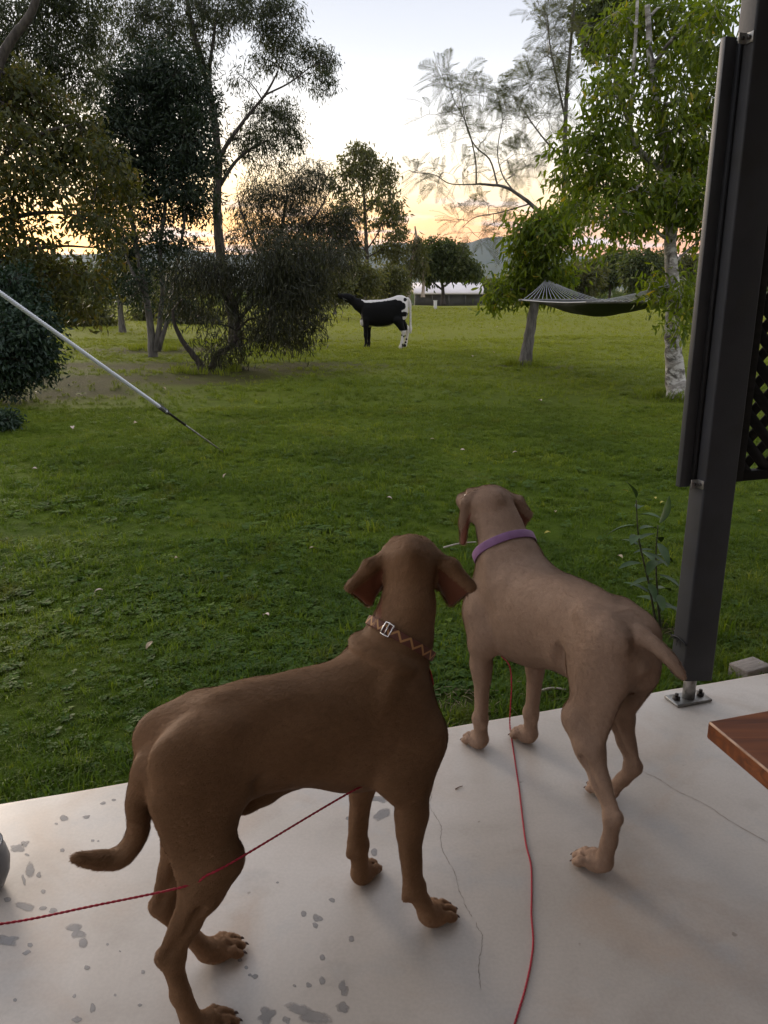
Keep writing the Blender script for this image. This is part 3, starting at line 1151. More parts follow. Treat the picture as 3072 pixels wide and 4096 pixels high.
def build_dog(name, label, P, mats):
    """P: measured stance in metres, x forward, y left, z up from the floor below the middle of the dog"""
    root = empty(name, (P['loc'][0], P['loc'][1], 0), P['heading'])
    tag(root, label, 'dog')
    Fd = Field((-0.56, -0.27, -0.01), (0.60, 0.27, 0.95), 0.0045)
    claws = []
    Fd.barrel(P['barrel'], 0.02, 2.2)
    # shoulder, chest and rib muscles
    fx, rx, ps = P['front'], P['rear'], P['paw']
    for s in (-1, 1):
        Fd.ell((0.240 + fx, s * 0.064, 0.50), (0.075, 0.041, 0.120), roty(R(-14)), 0.030)   # shoulder
        Fd.ell((0.198 + fx, s * 0.078, 0.575), (0.024, 0.020, 0.078), roty(R(-30)), 0.022)  # scapula edge
        Fd.ell((0.305 + fx, s * 0.046, 0.47), (0.050, 0.042, 0.072), None, 0.03)            # point of shoulder
        Fd.ell((-0.290 + rx, s * 0.046, 0.588), (0.070, 0.040, 0.050), None, 0.035)         # hip
        hb = Fd.hit((-0.225 + rx, 0, 0.615), (0, s, 0.15))
        Fd.ell((-0.225 + rx, s * (hb - 0.014), 0.618), (0.030, 0.018, 0.020), None, 0.03)   # hip bone
        for i in range(6 if P['rib'] > 0 else 0):                                           # ribs, laid just under the skin
            x0 = 0.115 + fx - i * 0.034
            rp = []
            for dx, z in ((0.016, 0.565), (0.0, 0.525), (-0.010, 0.485), (-0.014, 0.45)):
                rp.append((x0 + dx, s * (Fd.hit((x0 + dx, 0, z), (0, s, 0)) - 0.0065 - 0.004 * (1 - P['rib'])), z))
            Fd.chain(rp, [0.006, 0.0075, 0.0075, 0.005], 0.012)
        Fd.cone((-0.17 + rx, s * 0.085, 0.50), (-0.16 + rx, s * 0.09, 0.43), 0.012, 0.02, 0.03, sub=True)   # flank hollow
    Fd.ell((0.325 + fx, 0, 0.435), (0.05, 0.045, 0.07), None, 0.04)                        # breast bone
    # neck
    Fd.chain(P['neck'], P['neck_r'], 0.045)
    nk = [np.array(v, float) for v in P['neck']]
    for i in range(-5, 6):
        a = i * 0.26
        ax_ = nk[1] - nk[0]
        ax_ /= np.linalg.norm(ax_)
        bk_ = np.array([-ax_[2], 0, ax_[0]])
        dr = bk_ * math.cos(a) + np.array([0, 1, 0]) * math.sin(a)
        c_ = nk[0] + (nk[1] - nk[0]) * 0.62
        rr_ = Fd.hit(c_, dr, 0.2)
        if P['roll'] > 0:
            Fd.ell(c_ + dr * (rr_ - 0.013 + P['roll']), (0.018, 0.018, 0.012), None, 0.016)
    # legs
    for key, s in (('RF', -1), ('LF', 1)):
        sh, el, ca, pw, yaw = P[key]
        sh, el, ca, pw = [np.array(v, float) for v in (sh, el, ca, pw)]
        Fd.cone(sh, el + (0.012, 0, 0.03), 0.062, 0.048, 0.04, sy=0.75, ydir=(0, 1, 0))
        Fd.ell(el + (-0.02, 0, 0.045), (0.042, 0.026, 0.06), roty(R(20)), 0.03)           # triceps
        Fd.ell(el + (-0.020, 0, 0.008), (0.018, 0.016, 0.018), None, 0.02)                # elbow tip
        mid = el * 0.6 + ca * 0.4
        Fd.chain([el + (0.012, 0, 0.0), el * 0.75 + ca * 0.25 + (0.006, 0, 0), mid, ca], [0.039, 0.034, 0.0265, 0.0205], 0.02, sy=0.82, ydir=(0, 1, 0))
        Fd.ell(ca + (0.004, 0, 0.0), (0.023, 0.0235, 0.028), None, 0.012)                 # carpus
        Fd.ell(ca + (-0.021, 0, -0.012), (0.010, 0.009, 0.012), None, 0.008)              # carpal pad
        M = rotz(yaw)
        top = pw + M @ np.array([-0.022, 0, 0.040])
        Fd.chain([ca, ca * 0.5 + top * 0.5 + (0.001, 0, 0), top], [0.0195, 0.0175, 0.021], 0.014)
        Fd.cone(top, pw + M @ np.array([0.0, 0, 0.030]), 0.021, 0.027, 0.014)
        for t in (-0.010, 0.010):                                                         # tendons
            Fd.cone(el * 0.55 + ca * 0.45 + (-0.016, t, 0), ca + (-0.014, t * 0.8, 0.012), 0.006, 0.006, 0.010)
        paw(Fd, claws, pw, yaw, ps)
    for key, s in (('RH', -1), ('LH', 1)):
        hp, kn, hk, pw, yaw = P[key]
        hp, kn, hk, pw = [np.array(v, float) for v in (hp, kn, hk, pw)]
        yd = (0, 1, 0)
        th = hp * 0.5 + kn * 0.5
        Fd.cone(hp + (0, 0, -0.01), kn + (-0.008, 0, 0.012), 0.072, 0.037, 0.045, sy=0.62, ydir=yd)         # thigh
        Fd.cone(hp + (-0.042, -s * 0.004, -0.03), kn * 0.62 + hk * 0.38 + (-0.008, 0, 0.02), 0.050, 0.022, 0.04, sy=0.6, ydir=yd)   # hamstring
        Fd.ell(kn + (0.012, 0, 0.0), (0.023, 0.021, 0.032), None, 0.02)                   # knee cap
        g1 = kn * 0.7 + hk * 0.3
        g2 = kn * 0.35 + hk * 0.65
        Fd.chain([kn, g1 + (-0.004, 0, 0.0), g2 + (0.004, 0, 0), hk + (0.016, 0, 0.006)], [0.044, 0.037, 0.0225, 0.0175], 0.022, sy=0.8, ydir=yd)
        Fd.cone(g1 + (-0.027, 0, 0.0), hk + (-0.009, 0, 0.014), 0.016, 0.0078, 0.008, sy=0.8, ydir=yd)        # achilles tendon
        for t in (-1, 1):                                                                 # hollow before the tendon
            Fd.cone(g1 + (-0.016, t * 0.031, -0.012), hk + (0.003, t * 0.0205, 0.020), 0.0125, 0.0095, 0.006, sub=True)
        Fd.ell(hk + (-0.010, 0, 0.008), (0.0125, 0.0125, 0.019), None, 0.007)              # hock tip
        Fd.ell(hk + (0.014, 0, -0.004), (0.020, 0.0185, 0.024), None, 0.012)
        M = rotz(yaw)
        top = pw + M @ np.array([-0.030, 0, 0.040])
        Fd.chain([hk + (0.008, 0, -0.004), hk * 0.5 + top * 0.5, top], [0.0205, 0.0165, 0.020], 0.014)
        for t in (-0.008, 0.008):
            Fd.cone(hk + (0.008, t, -0.02), top + (0.006, t, 0.0), 0.010, 0.011, 0.008)
        Fd.cone(top, pw + M @ np.array([0.0, 0, 0.030]), 0.020, 0.026, 0.014)
        paw(Fd, claws, pw, yaw, ps)
    # tail
    tp = spline(P['tail'], 22)
    tr = np.interp(np.linspace(0, 1, 22), np.linspace(0, 1, len(P['tail_r'])), P['tail_r'])
    Fd.chain(tp, tr, 0.012)
    Fd.cone(tp[0] + (0.05, 0, 0.006), tp[1], 0.026, tr[0], 0.022)
    if P.get('male'):
        Fd.chain([(-0.02, 0, 0.418), (-0.10, 0, 0.412), (-0.135, 0, 0.398)], [0.014, 0.017, 0.015], 0.02)
        Fd.ell((-0.147, 0, 0.398), (0.016, 0.012, 0.013), None, 0.008)
    # head
    H0 = np.array(P['head'], float)
    HM = rotz(P['head_yaw']) @ roty(P['head_pitch']) @ rotx(P.get('head_roll', 0))

    def hd(x, y, z):
        return H0 + HM @ np.array([x, y, z])
    Fd.ell(hd(0.0, 0, 0.0), (0.080, 0.055, 0.052), HM, 0.03)
    Fd.ell(hd(-0.045, 0, 0.016), (0.040, 0.040, 0.036), HM, 0.025)                        # occiput
    Fd.ell(hd(-0.072, 0, 0.030), (0.016, 0.012, 0.014), HM, 0.02)
    for s in (-1, 1):
        Fd.ell(hd(0.020, s * 0.036, -0.026), (0.052, 0.026, 0.034), HM, 0.02)             # cheek
        Fd.ell(hd(0.058, s * 0.027, 0.026), (0.024, 0.016, 0.012), HM, 0.014)             # brow
        Fd.ell(hd(0.0, s * 0.038, 0.012), (0.05, 0.022, 0.020), HM, 0.018)                # temple
    Fd.cone(hd(0.07, 0, -0.012), hd(0.178, 0, -0.026), 0.040, 0.028, 0.022, sy=0.85, ydir=HM @ np.array([0, 1, 0]))
    Fd.cone(hd(0.05, 0, -0.048), hd(0.165, 0, -0.050), 0.026, 0.018, 0.015)
    Fd.ell(hd(0.186, 0, -0.024), (0.022, 0.022, 0.018), HM, 0.014)
    for s, E in ((1, P['ear_l']), (-1, P['ear_r'])):
        b0, rdg, tip, low, inn, bf = [hd(*v) for v in E]
        Fd.chain([b0, rdg, tip], [0.0125, 0.0115, 0.007], 0.014)
        Fd.tri(b0, tip, low, 0.0055)
        Fd.tri(b0, low, inn, 0.0055)
        Fd.tri(b0, inn, bf, 0.006, 0.015)
        Fd.tri(rdg, tip, low, 0.0055, 0.012)
    me = Fd.mesh('body', 3, P['rough'])
    body = link_mesh('body', me, mats['coat'], root)
    # darker skin inside the ear flaps
    nv = len(me.vertices)
    co = np.zeros(nv * 3, dtype=np.float32)
    no = np.zeros(nv * 3, dtype=np.float32)
    me.vertices.foreach_get('co', co)
    me.vertices.foreach_get('normal', no)
    lp = (co.reshape(-1, 3) - H0) @ HM
    ln = no.reshape(-1, 3) @ HM
    w = np.zeros(nv)
    for s, E in ((1, P['ear_l']), (-1, P['ear_r'])):
        E = np.array(E)
        yy = np.abs(lp[:, 1])
        t_ = np.clip((yy - abs(E[0, 1])) / (abs(E[2, 1]) - abs(E[0, 1]) + 1e-6), 0, 1.2)
        zl = E[0, 2] + (E[2, 2] - E[0, 2]) * t_
        m_ = (lp[:, 1] * s > 0) & (yy > 0.060) & (lp[:, 2] > -0.13)
        w = np.maximum(w, m_ * np.clip((zl - 0.008 - lp[:, 2]) / 0.012, 0, 1) * np.clip((-ln[:, 0] - 0.05) / 0.25, 0, 1) * (lp[:, 0] > -0.09))
    ea = me.attributes.new('ear', 'FLOAT', 'POINT')
    ea.data.foreach_set('value', w.astype(np.float32))
    # nose, eyes, claws
    def ellm(nm, c, r, M, mat, par):
        bm = bmesh.new()
        bmesh.ops.create_icosphere(bm, subdivisions=3, radius=1.0)
        for v in bm.verts:
            q = np.array(c) + M @ (np.array(v.co) * np.array(r))
            v.co = q
        for f in bm.faces:
            f.smooth = True
        m = bpy.data.meshes.new(nm)
        bm.to_mesh(m)
        bm.free()
        return link_mesh(nm, m, mat, par)
    ellm('nose', hd(0.203, 0, -0.016), (0.012, 0.017, 0.013), HM, mats['nose'], root)
    for s in (-1, 1):
        ellm('eye', hd(0.073, s * 0.034, 0.010), (0.011, 0.011, 0.011), HM, mats['eye'], root)
    for a, b in claws:
        cb = MB()
        a, b = np.array(a), np.array(b)
        mid = (a + b) / 2 + (0, 0, 0.003)
        cb.tube(spline([a, mid, b], 5), [0.0036, 0.0034, 0.0030, 0.0022, 0.0008], 6)
        cb.build('claw', mats['claw'], root, True)
    return root, Fd, hd


def collar_band(Fd, c, nrm, width, thick, mat, parent, name='collar', lift=0.002, n=72):
    """closed band hugging the neck in the plane through c with normal nrm"""
    c, nrm = np.array(c, float), np.array(nrm, float)
    nrm /= np.linalg.norm(nrm)
    u = np.cross(nrm, (0, 1, 0))
    u /= np.linalg.norm(u)
    v = np.cross(nrm, u)
    ang = np.arange(n) * 2 * math.pi / n
    rows = []
    for off in (-0.5, 0.0, 0.5):
        rr = np.array([Fd.hit(c + nrm * off * width, math.cos(a) * u + math.sin(a) * v, 0.2) for a in ang])
        rows.append(rr)
    r = np.max(rows, 0)
    for _ in range(4):
        r = np.maximum(r, (np.roll(r, 1) + np.roll(r, -1)) / 2) * 0.5 + (np.roll(r, 1) + r + np.roll(r, -1)) / 6
    r = r + lift
    V, F = [], []
    prof = [(-0.5, 0), (-0.5, thick * 0.8), (-0.42, thick), (0.42, thick), (0.5, thick * 0.8), (0.5, 0)]
    m = len(prof)
    for i in range(n):
        d = math.cos(ang[i]) * u + math.sin(ang[i]) * v
        for (o, t) in prof:
            V.append(c + nrm * o * width + d * (r[i] + t))
    for i in range(n):
        j = (i + 1) % n
        for k in range(m):
            l = (k + 1) % m
            F.append((i * m + k, i * m + l, j * m + l, j * m + k))
    o = MB().add(V, F).build(name, mat, parent, True)
    # attribute: arc length round the band and height across it, for woven patterns
    per = np.concatenate([[0], np.cumsum(np.linalg.norm(np.diff(np.array(V)[1::m], axis=0), axis=1))])
    uv = o.data.attributes.new('band', 'FLOAT_VECTOR', 'POINT')
    dat = np.zeros((n, m, 3))
    dat[:, :, 0] = per[:, None]
    dat[:, :, 1] = np.array([p[0] for p in prof])[None, :]
    uv.data.foreach_set('vector', dat.reshape(-1).astype(np.float32))
    return o, dict(c=c, n=nrm, u=u, v=v, r=r, ang=ang)

# ------------------------------------------------------------------ the two dogs
def coat_mat(name, c1, c2, dark, sheen):
    m, nt, b = mat_new(name)
    N, L = nt.nodes.new, nt.links.new
    tc = N('ShaderNodeTexCoord')
    n1 = N('ShaderNodeTexNoise')
    n1.inputs['Scale'].default_value = 5.5
    n1.inputs['Detail'].default_value = 5
    L(tc.outputs['Object'], n1.inputs[0])
    r1 = N('ShaderNodeValToRGB')
    r1.color_ramp.elements[0].position = 0.35
    r1.color_ramp.elements[1].position = 0.68
    r1.color_ramp.elements[0].color = (*c1, 1)
    r1.color_ramp.elements[1].color = (*c2, 1)
    L(n1.outputs[0], r1.inputs[0])
    mp = N('ShaderNodeMapping')
    mp.inputs['Scale'].default_value = (60, 260, 170)
    L(tc.outputs['Object'], mp.inputs[0])
    n2 = N('ShaderNodeTexNoise')
    n2.inputs['Scale'].default_value = 1.0
    n2.inputs['Detail'].default_value = 4
    L(mp.outputs[0], n2.inputs[0])
    mx = N('ShaderNodeMix')
    mx.data_type = 'RGBA'
    mx.blend_type = 'MULTIPLY'
    r2 = N('ShaderNodeValToRGB')
    r2.color_ramp.elements[0].position = 0.3
    r2.color_ramp.elements[1].position = 0.7
    r2.color_ramp.elements[0].color = (*dark, 1)
    r2.color_ramp.elements[1].color = (1.12, 1.1, 1.08, 1)
    L(n2.outputs[0], r2.inputs[0])
    mx.inputs[0].default_value = 0.8
    L(r1.outputs[0], mx.inputs[6])
    L(r2.outputs[0], mx.inputs[7])
    ea = N('ShaderNodeAttribute')
    ea.attribute_name = 'ear'
    me_ = N('ShaderNodeMix')
    me_.data_type = 'RGBA'
    L(ea.outputs['Fac'], me_.inputs[0])
    L(mx.outputs[2], me_.inputs[6])
    me_.inputs[7].default_value = (c1[0] * 0.7, c1[1] * 0.45, c1[2] * 0.45, 1)
    L(me_.outputs[2], b.inputs['Base Color'])
    b.inputs['Roughness'].default_value = 0.68
    b.inputs['Specular IOR Level'].default_value = 0.22
    b.inputs['Sheen Weight'].default_value = 0.5
    b.inputs['Sheen Roughness'].default_value = 0.3
    b.inputs['Sheen Tint'].default_value = (*sheen, 1)
    bp = N('ShaderNodeBump')
    bp.inputs['Strength'].default_value = 0.35
    bp.inputs['Distance'].default_value = 0.003
    L(n2.outputs[0], bp.inputs['Height'])
    L(bp.outputs[0], b.inputs['Normal'])
    return m


M_NOSE = mat_noise('dog_nose', (0.06, 0.03, 0.025), (0.09, 0.045, 0.035), 60, 0.35)
M_EYE = mat_noise('dog_eye', (0.05, 0.025, 0.01), (0.10, 0.05, 0.02), 30, 0.08, spec=0.6)
M_CLAW = mat_noise('dog_claw', (0.05, 0.03, 0.025), (0.10, 0.06, 0.05), 90, 0.4)
COAT_A = coat_mat('russet_brown_coat', (0.190, 0.100, 0.048), (0.265, 0.146, 0.076), (0.82, 0.81, 0.80), (0.85, 0.68, 0.55))
COAT_B = coat_mat('taupe_coat', (0.310, 0.204, 0.140), (0.365, 0.243, 0.168), (0.86, 0.85, 0.84), (0.80, 0.64, 0.54))

EAR_L = ((-0.014, 0.038, 0.018), (-0.036, 0.090, -0.006), (-0.044, 0.132, -0.050), (-0.010, 0.090, -0.096), (0.016, 0.060, -0.062), (0.035, 0.056, -0.010))
EAR_R = tuple((x, -y, z) for x, y, z in EAR_L)

DOG_A = dict(
    loc=(-0.155, 1.462), heading=R(33), male=True, paw=0.86, rough=0.0007,
    barrel=[(-0.335, .545, .515, .012), (-0.310, .590, .46, .050), (-0.265, .638, .435, .074), (-0.20, .664, .428, .086), (-0.11, .662, .430, .088),
            (-0.03, .654, .414, .096), (0.05, .649, .374, .106), (0.13, .654, .348, .110), (0.19, .662, .340, .106), (0.24, .640, .370, .092), (0.275, .59, .418, .066), (0.300, .52, .46, .03)],
    front=-0.066, rear=0.022, rib=-0.4, roll=0.004,
    neck=[(0.182, 0.005, 0.575), (0.232, 0.012, 0.665), (0.262, 0.020, 0.74), (0.270, 0.030, 0.80)], neck_r=[0.086, 0.0630, 0.0470, 0.0460],
    RF=((0.225, -0.082, 0.46), (0.180, -0.100, 0.368), (0.195, -0.106, 0.118), (0.252, -0.110, 0.0), R(8)),
    LF=((0.240, 0.080, 0.46), (0.188, 0.085, 0.365), (0.168, 0.090, 0.112), (0.188, 0.096, 0.0), R(38)),
    RH=((-0.250, -0.050, 0.53), (-0.236, -0.086, 0.368), (-0.350, -0.088, 0.208), (-0.285, -0.103, 0.0), R(0)),
    LH=((-0.250, 0.050, 0.53), (-0.222, 0.080, 0.365), (-0.315, 0.068, 0.188), (-0.198, 0.062, 0.0), R(5)),
    tail=[(-0.322, 0, 0.565), (-0.350, 0, 0.50), (-0.358, 0, 0.43), (-0.390, 0, 0.390), (-0.430, 0, 0.398), (-0.472, 0, 0.424)],
    tail_r=[0.023, 0.0185, 0.0160, 0.0145, 0.0125, 0.005],
    head=(0.292, 0.058, 0.824), head_yaw=R(57), head_pitch=R(-6), ear_l=EAR_L, ear_r=EAR_R)

EAR2_L = ((-0.010, 0.050, 0.030), (-0.010, 0.074, 0.012), (0.004, 0.080, -0.055), (0.012, 0.074, -0.120), (0.035, 0.066, -0.060), (0.040, 0.056, -0.008))
EAR2_R = ((-0.012, -0.046, 0.030), (-0.034, -0.090, 0.010), (-0.046, -0.122, -0.035), (-0.028, -0.095, -0.088), (0.010, -0.062, -0.062), (0.030, -0.056, -0.014))
DOG_B = dict(
    loc=(0.475, 2.03), heading=R(114.5), paw=0.86, rough=0.0004,
    barrel=[(-0.335, .545, .515, .012), (-0.31, .590, .455, .052), (-0.265, .632, .432, .078), (-0.20, .655, .415, .088), (-0.12, .660, .40, .090),
            (-0.03, .657, .387, .096), (0.05, .650, .357, .106), (0.13, .652, .336, .110), (0.20, .653, .330, .106), (0.27, .632, .358, .094), (0.325, .58, .415, .07), (0.355, .52, .46, .03)],
    front=0.0, rear=0.034, rib=0.0, roll=0.0,
    neck=[(0.19, 0, 0.565), (0.255, 0, 0.632), (0.312, 0, 0.71), (0.345, 0, 0.758)], neck_r=[0.092, 0.074, 0.058, 0.056],
    RF=((0.255, -0.080, 0.45), (0.205, -0.088, 0.355), (0.205, -0.080, 0.112), (0.225, -0.078, 0.0), R(8)),
    LF=((0.265, 0.085, 0.45), (0.230, 0.092, 0.355), (0.240, 0.084, 0.112), (0.262, 0.080, 0.0), R(4)),
    LH=((-0.235, 0.050, 0.525), (-0.212, 0.080, 0.348), (-0.385, 0.090, 0.176), (-0.335, 0.100, 0.0), R(14)),
    RH=((-0.235, -0.050, 0.525), (-0.150, -0.080, 0.355), (-0.240, -0.098, 0.178), (-0.110, -0.115, 0.0), R(0)),
    tail=[(-0.300, -0.005, 0.605), (-0.350, -0.01, 0.597), (-0.395, -0.018, 0.578), (-0.432, -0.026, 0.548)],
    tail_r=[0.0155, 0.0125, 0.0095, 0.004],
    head=(0.375, 0.005, 0.762), head_yaw=R(-8), head_pitch=R(-4), ear_l=EAR2_L, ear_r=EAR2_R)

dogA, FA, HA = build_dog('dog', 'russet brown dog with an orange zigzag collar, standing nearest the camera', DOG_A,
                         dict(coat=COAT_A, nose=M_NOSE, eye=M_EYE, claw=M_CLAW))
dogB, FB, HB = build_dog('dog', 'paler taupe dog with a purple collar, standing at the slab edge beside the grey post', DOG_B,
                         dict(coat=COAT_B, nose=M_NOSE, eye=M_EYE, claw=M_CLAW))
fur(dogA, 'russet', hair_mat('russet_hair', (0.200, 0.106, 0.051), (0.280, 0.155, 0.081)), 150000, 1)
fur(dogB, 'taupe', hair_mat('taupe_hair', (0.330, 0.218, 0.150), (0.385, 0.256, 0.178)), 130000, 2)

# ------------------------------------------------------------------ post, lattice, table and other built things
M_PAINT = mat_noise('charcoal_paint', (0.030, 0.031, 0.035), (0.042, 0.043, 0.048), 5, 0.6, spec=0.4, bump=0.05, bscale=90, c3=(0.034, 0.034, 0.034), s3=9)
M_PAINT2 = mat_noise('channel_paint', (0.040, 0.041, 0.044), (0.054, 0.055, 0.058), 6, 0.5, spec=0.5)
M_RUBBER = mat_noise('black_rubber', (0.008, 0.008, 0.009), (0.014, 0.014, 0.015), 30, 0.7)
M_GALV = mat_noise('galvanised_steel', (0.24, 0.235, 0.22), (0.36, 0.35, 0.33), 45, 0.42, metal=0.7, c3=(0.15, 0.13, 0.11), s3=20)
M_BOLT = mat_noise('dark_bolt', (0.035, 0.032, 0.03), (0.07, 0.062, 0.055), 60, 0.5, metal=0.5)
M_LATT = mat_noise('lattice_stain', (0.008, 0.007, 0.006), (0.015, 0.013, 0.011), 9, 0.75, spec=0.2, stretch=(1, 1, 6))
M_WOODBLOCK = mat_noise('weathered_timber', (0.20, 0.165, 0.135), (0.29, 0.245, 0.205), 18, 0.85, stretch=(1, 6, 6), bump=0.4, bscale=50)
M_POT = mat_noise('grey_glaze', (0.075, 0.078, 0.085), (0.10, 0.104, 0.112), 4, 0.28, coat=0.3)


def table_mat():
    m, nt, b = mat_new('varnished_wood')
    N, L = nt.nodes.new, nt.links.new
    tc = N('ShaderNodeTexCoord')
    mp = N('ShaderNodeMapping')
    mp.inputs['Scale'].default_value = (1.2, 14, 14)
    L(tc.outputs['Object'], mp.inputs[0])
    n = N('ShaderNodeTexNoise')
    n.inputs['Scale'].default_value = 3.0
    n.inputs['Detail'].default_value = 8
    n.inputs['Distortion'].default_value = 1.2
    L(mp.outputs[0], n.inputs[0])
    r = N('ShaderNodeValToRGB')
    e = r.color_ramp.elements
    e[0].position, e[1].position = 0.28, 0.72
    e[0].color, e[1].color = (0.075, 0.020, 0.006, 1), (0.21, 0.062, 0.014, 1)
    L(n.outputs[0], r.inputs[0])
    L(r.outputs[0], b.inputs['Base Color'])
    b.inputs['Roughness'].default_value = 0.42
    b.inputs['Specular IOR Level'].default_value = 0.3
    b.inputs['Coat Weight'].default_value = 0.12
    b.inputs['Coat Roughness'].default_value = 0.2
    bp = N('ShaderNodeBump')
    bp.inputs['Strength'].default_value = 0.15
    bp.inputs['Distance'].default_value = 0.003
    L(n.outputs[0], bp.inputs['Height'])
    L(bp.outputs[0], b.inputs['Normal'])
    return m


M_TABLE = table_mat()
ANG_E = math.atan2(EDIR[1], EDIR[0])


def build_post():
    base = fl(2752, 2800)
    root = empty('veranda_post', base, ANG_E)
    tag(root, 'charcoal grey steel veranda post bolted to the slab edge at the right', 'post')
    H = 3.20
    z0 = 0.085
    # rectangular hollow section with rounded corners
    w, d, r = 0.125, 0.075, 0.008
    pts = []
    for (cx, cy, a0) in ((w / 2 - r, d / 2 - r, 0), (-w / 2 + r, d / 2 - r, 90), (-w / 2 + r, -d / 2 + r, 180), (w / 2 - r, -d / 2 + r, 270)):
        for k in range(5):
            a = R(a0 + k * 22.5)
            pts.append((cx + r * math.cos(a), cy + r * math.sin(a)))
    n = len(pts)
    zs = [z0, 0.2, 1.0, 2.0, 2.6, H]
    V, F = [], []
    for zi, z in enumerate(zs):
        for (x, y) in pts:
            zz = z
            if zi == 0:
                zz = z0 + 0.035 * max(0.0, (-x + 0.0) / w)     # foot of the section cut a little askew
            V.append((x, y, zz))
    for i in range(len(zs) - 1):
        for j in range(n):
            k = (j + 1) % n
            F.append((i * n + j, i * n + k, (i + 1) * n + k, (i + 1) * n + j))
    F.append(tuple(range(n))[::-1])
    F.append(tuple(range((len(zs) - 1) * n, len(zs) * n)))
    o = MB().add(V, F).build('column', M_PAINT, root, False)
    MB().tube([(0, 0, 0.008), (0, 0, 0.05), (0, 0, 0.12)], 0.0215, 20).build('stub_pipe', M_GALV, root, True)
    pl = MB().box((0, 0, 0.006), (0.145, 0.075, 0.010), None, 0.003).build('base_plate', M_GALV, root)
    for s in (-1, 1):
        MB().tube([(s * 0.050, 0, 0.011), (s * 0.050, 0, 0.021)], [0.013, 0.013], 6).tube([(s * 0.050, 0, 0.021), (s * 0.050, 0, 0.033)], 0.0065, 10).build('bolt', M_BOLT, root)
    # blind channel fixed on the left narrow face
    x0 = -w / 2
    zt = at(2905, 150, base[1])[2]
    zb = at(2750, 1945, base[1])[2]
    ch = MB().box((x0 - 0.030, 0.030, (zt + zb) / 2), (0.040, 0.022, zt - zb), None, 0.002).build('side_channel', M_PAINT2, root)
    MB().box((x0 - 0.007, 0.012, (zt + zb) / 2), (0.010, 0.020, zt - zb - 0.02), None, 0).build('channel_seal', M_RUBBER, root)
    for z in (zt - 0.01, zb + 0.015):
        b = MB().box((x0 - 0.010, -0.006, z), (0.034, 0.004, 0.028), None, 0.001).box((x0 - 0.0015, -0.02, z), (0.003, 0.030, 0.028), None, 0.0008)
        br = b.build('bracket', M_GALV, root)
        MB().tube([(x0 - 0.003, -0.022, z), (x0 - 0.009, -0.022, z)], 0.006, 6).build('screw', M_BOLT, br)
        MB().tube([(x0 - 0.016, -0.008, z), (x0 - 0.016, -0.013, z)], 0.005, 6).build('screw', M_BOLT, br)
    # frayed tie round the foot
    tie = MB()
    zt2 = 0.235
    loop = [(x0 - 0.003, -d / 2 - 0.003, zt2), (x0 - 0.004, 0, zt2 + 0.012), (x0 - 0.003, d / 2 + 0.003, zt2 + 0.004), (x0 + 0.02, d / 2 + 0.004, zt2)]
    rng = np.random.default_rng(4)
    tie.tube(spline(loop, 16), 0.0035, 5)
    for k in range(16):
        p = np.array([x0 - 0.004, rng.uniform(-d / 2, d / 2), zt2 + 0.006])
        q = p + np.array([-rng.uniform(0.004, 0.014), rng.normal(0, 0.008), -rng.uniform(-0.004, 0.022)])
        tie.tube([p, (p + q) / 2 + (0, 0, 0.003), q], 0.0011, 4)
    tie.build('frayed_tie', M_RUBBER, root, True)
    return base, root, H


POST_BASE, POST, POST_H = build_post()


def build_lattice():
    # panel runs from the right side of the post along the slab edge
    z0 = at(2925, 1928, POST_BASE[1] + 0.02)[2]
    z1 = 2.40
    Wd = 0.90
    root = empty('lattice_screen', POST_BASE + EDIR * 0.066 + EIN * -0.012, ANG_E)
    tag(root, 'black diamond lattice privacy screen beside the grey post', 'lattice screen')
    fw = 0.045
    MB().box((fw / 2 + 0.004, 0, (z0 + z1) / 2), (fw, 0.036, z1 - z0), None, 0.003).build('frame_stile', M_LATT, root)
    MB().box((Wd - fw / 2, 0, (z0 + z1) / 2), (fw, 0.036, z1 - z0), None, 0.003).build('frame_stile', M_LATT, root)
    MB().box((Wd / 2, 0, z0 + 0.016), (Wd - 2 * fw - 0.004, 0.034, 0.032), None, 0.003).build('frame_rail', M_LATT, root)
    MB().box((Wd / 2, 0, z1 - 0.016), (Wd - 2 * fw - 0.004, 0.034, 0.032), None, 0.003).build('frame_rail', M_LATT, root)
    xa, xb, za, zb = fw - 0.006, Wd - fw + 0.006, z0 + 0.014, z1 - 0.014
    pitch = 0.0615 * math.sqrt(2)       # along the vertical
    sw = 0.0345
    for s, y in ((1, 0.0034), (-1, -0.0034)):
        k0 = za - (xb - xa) if s > 0 else za
        k1 = zb if s > 0 else zb + (xb - xa)
        c = k0 + pitch * 0.5
        while c < k1:
            # centre line z = c + s * (x - xa)
            t0, t1 = 0.0, xb - xa
            if s > 0:
                t0, t1 = max(t0, za - c), min(t1, zb - c)
            else:
                t0, t1 = max(t0, c - zb), min(t1, c - za)
            if t1 - t0 > 0.02:
                p0 = np.array([xa + t0, c + s * t0])
                p1 = np.array([xa + t1, c + s * t1])
                L_ = np.linalg.norm(p1 - p0)
                mid = (p0 + p1) / 2
                q = Quaternion((0, 1, 0), -s * math.pi / 4)
                MB().box((mid[0], y, mid[1]), (L_, 0.006, sw), q, 0.0).build('slat', M_LATT, root)
            c += pitch
    return root


LATT = build_lattice()


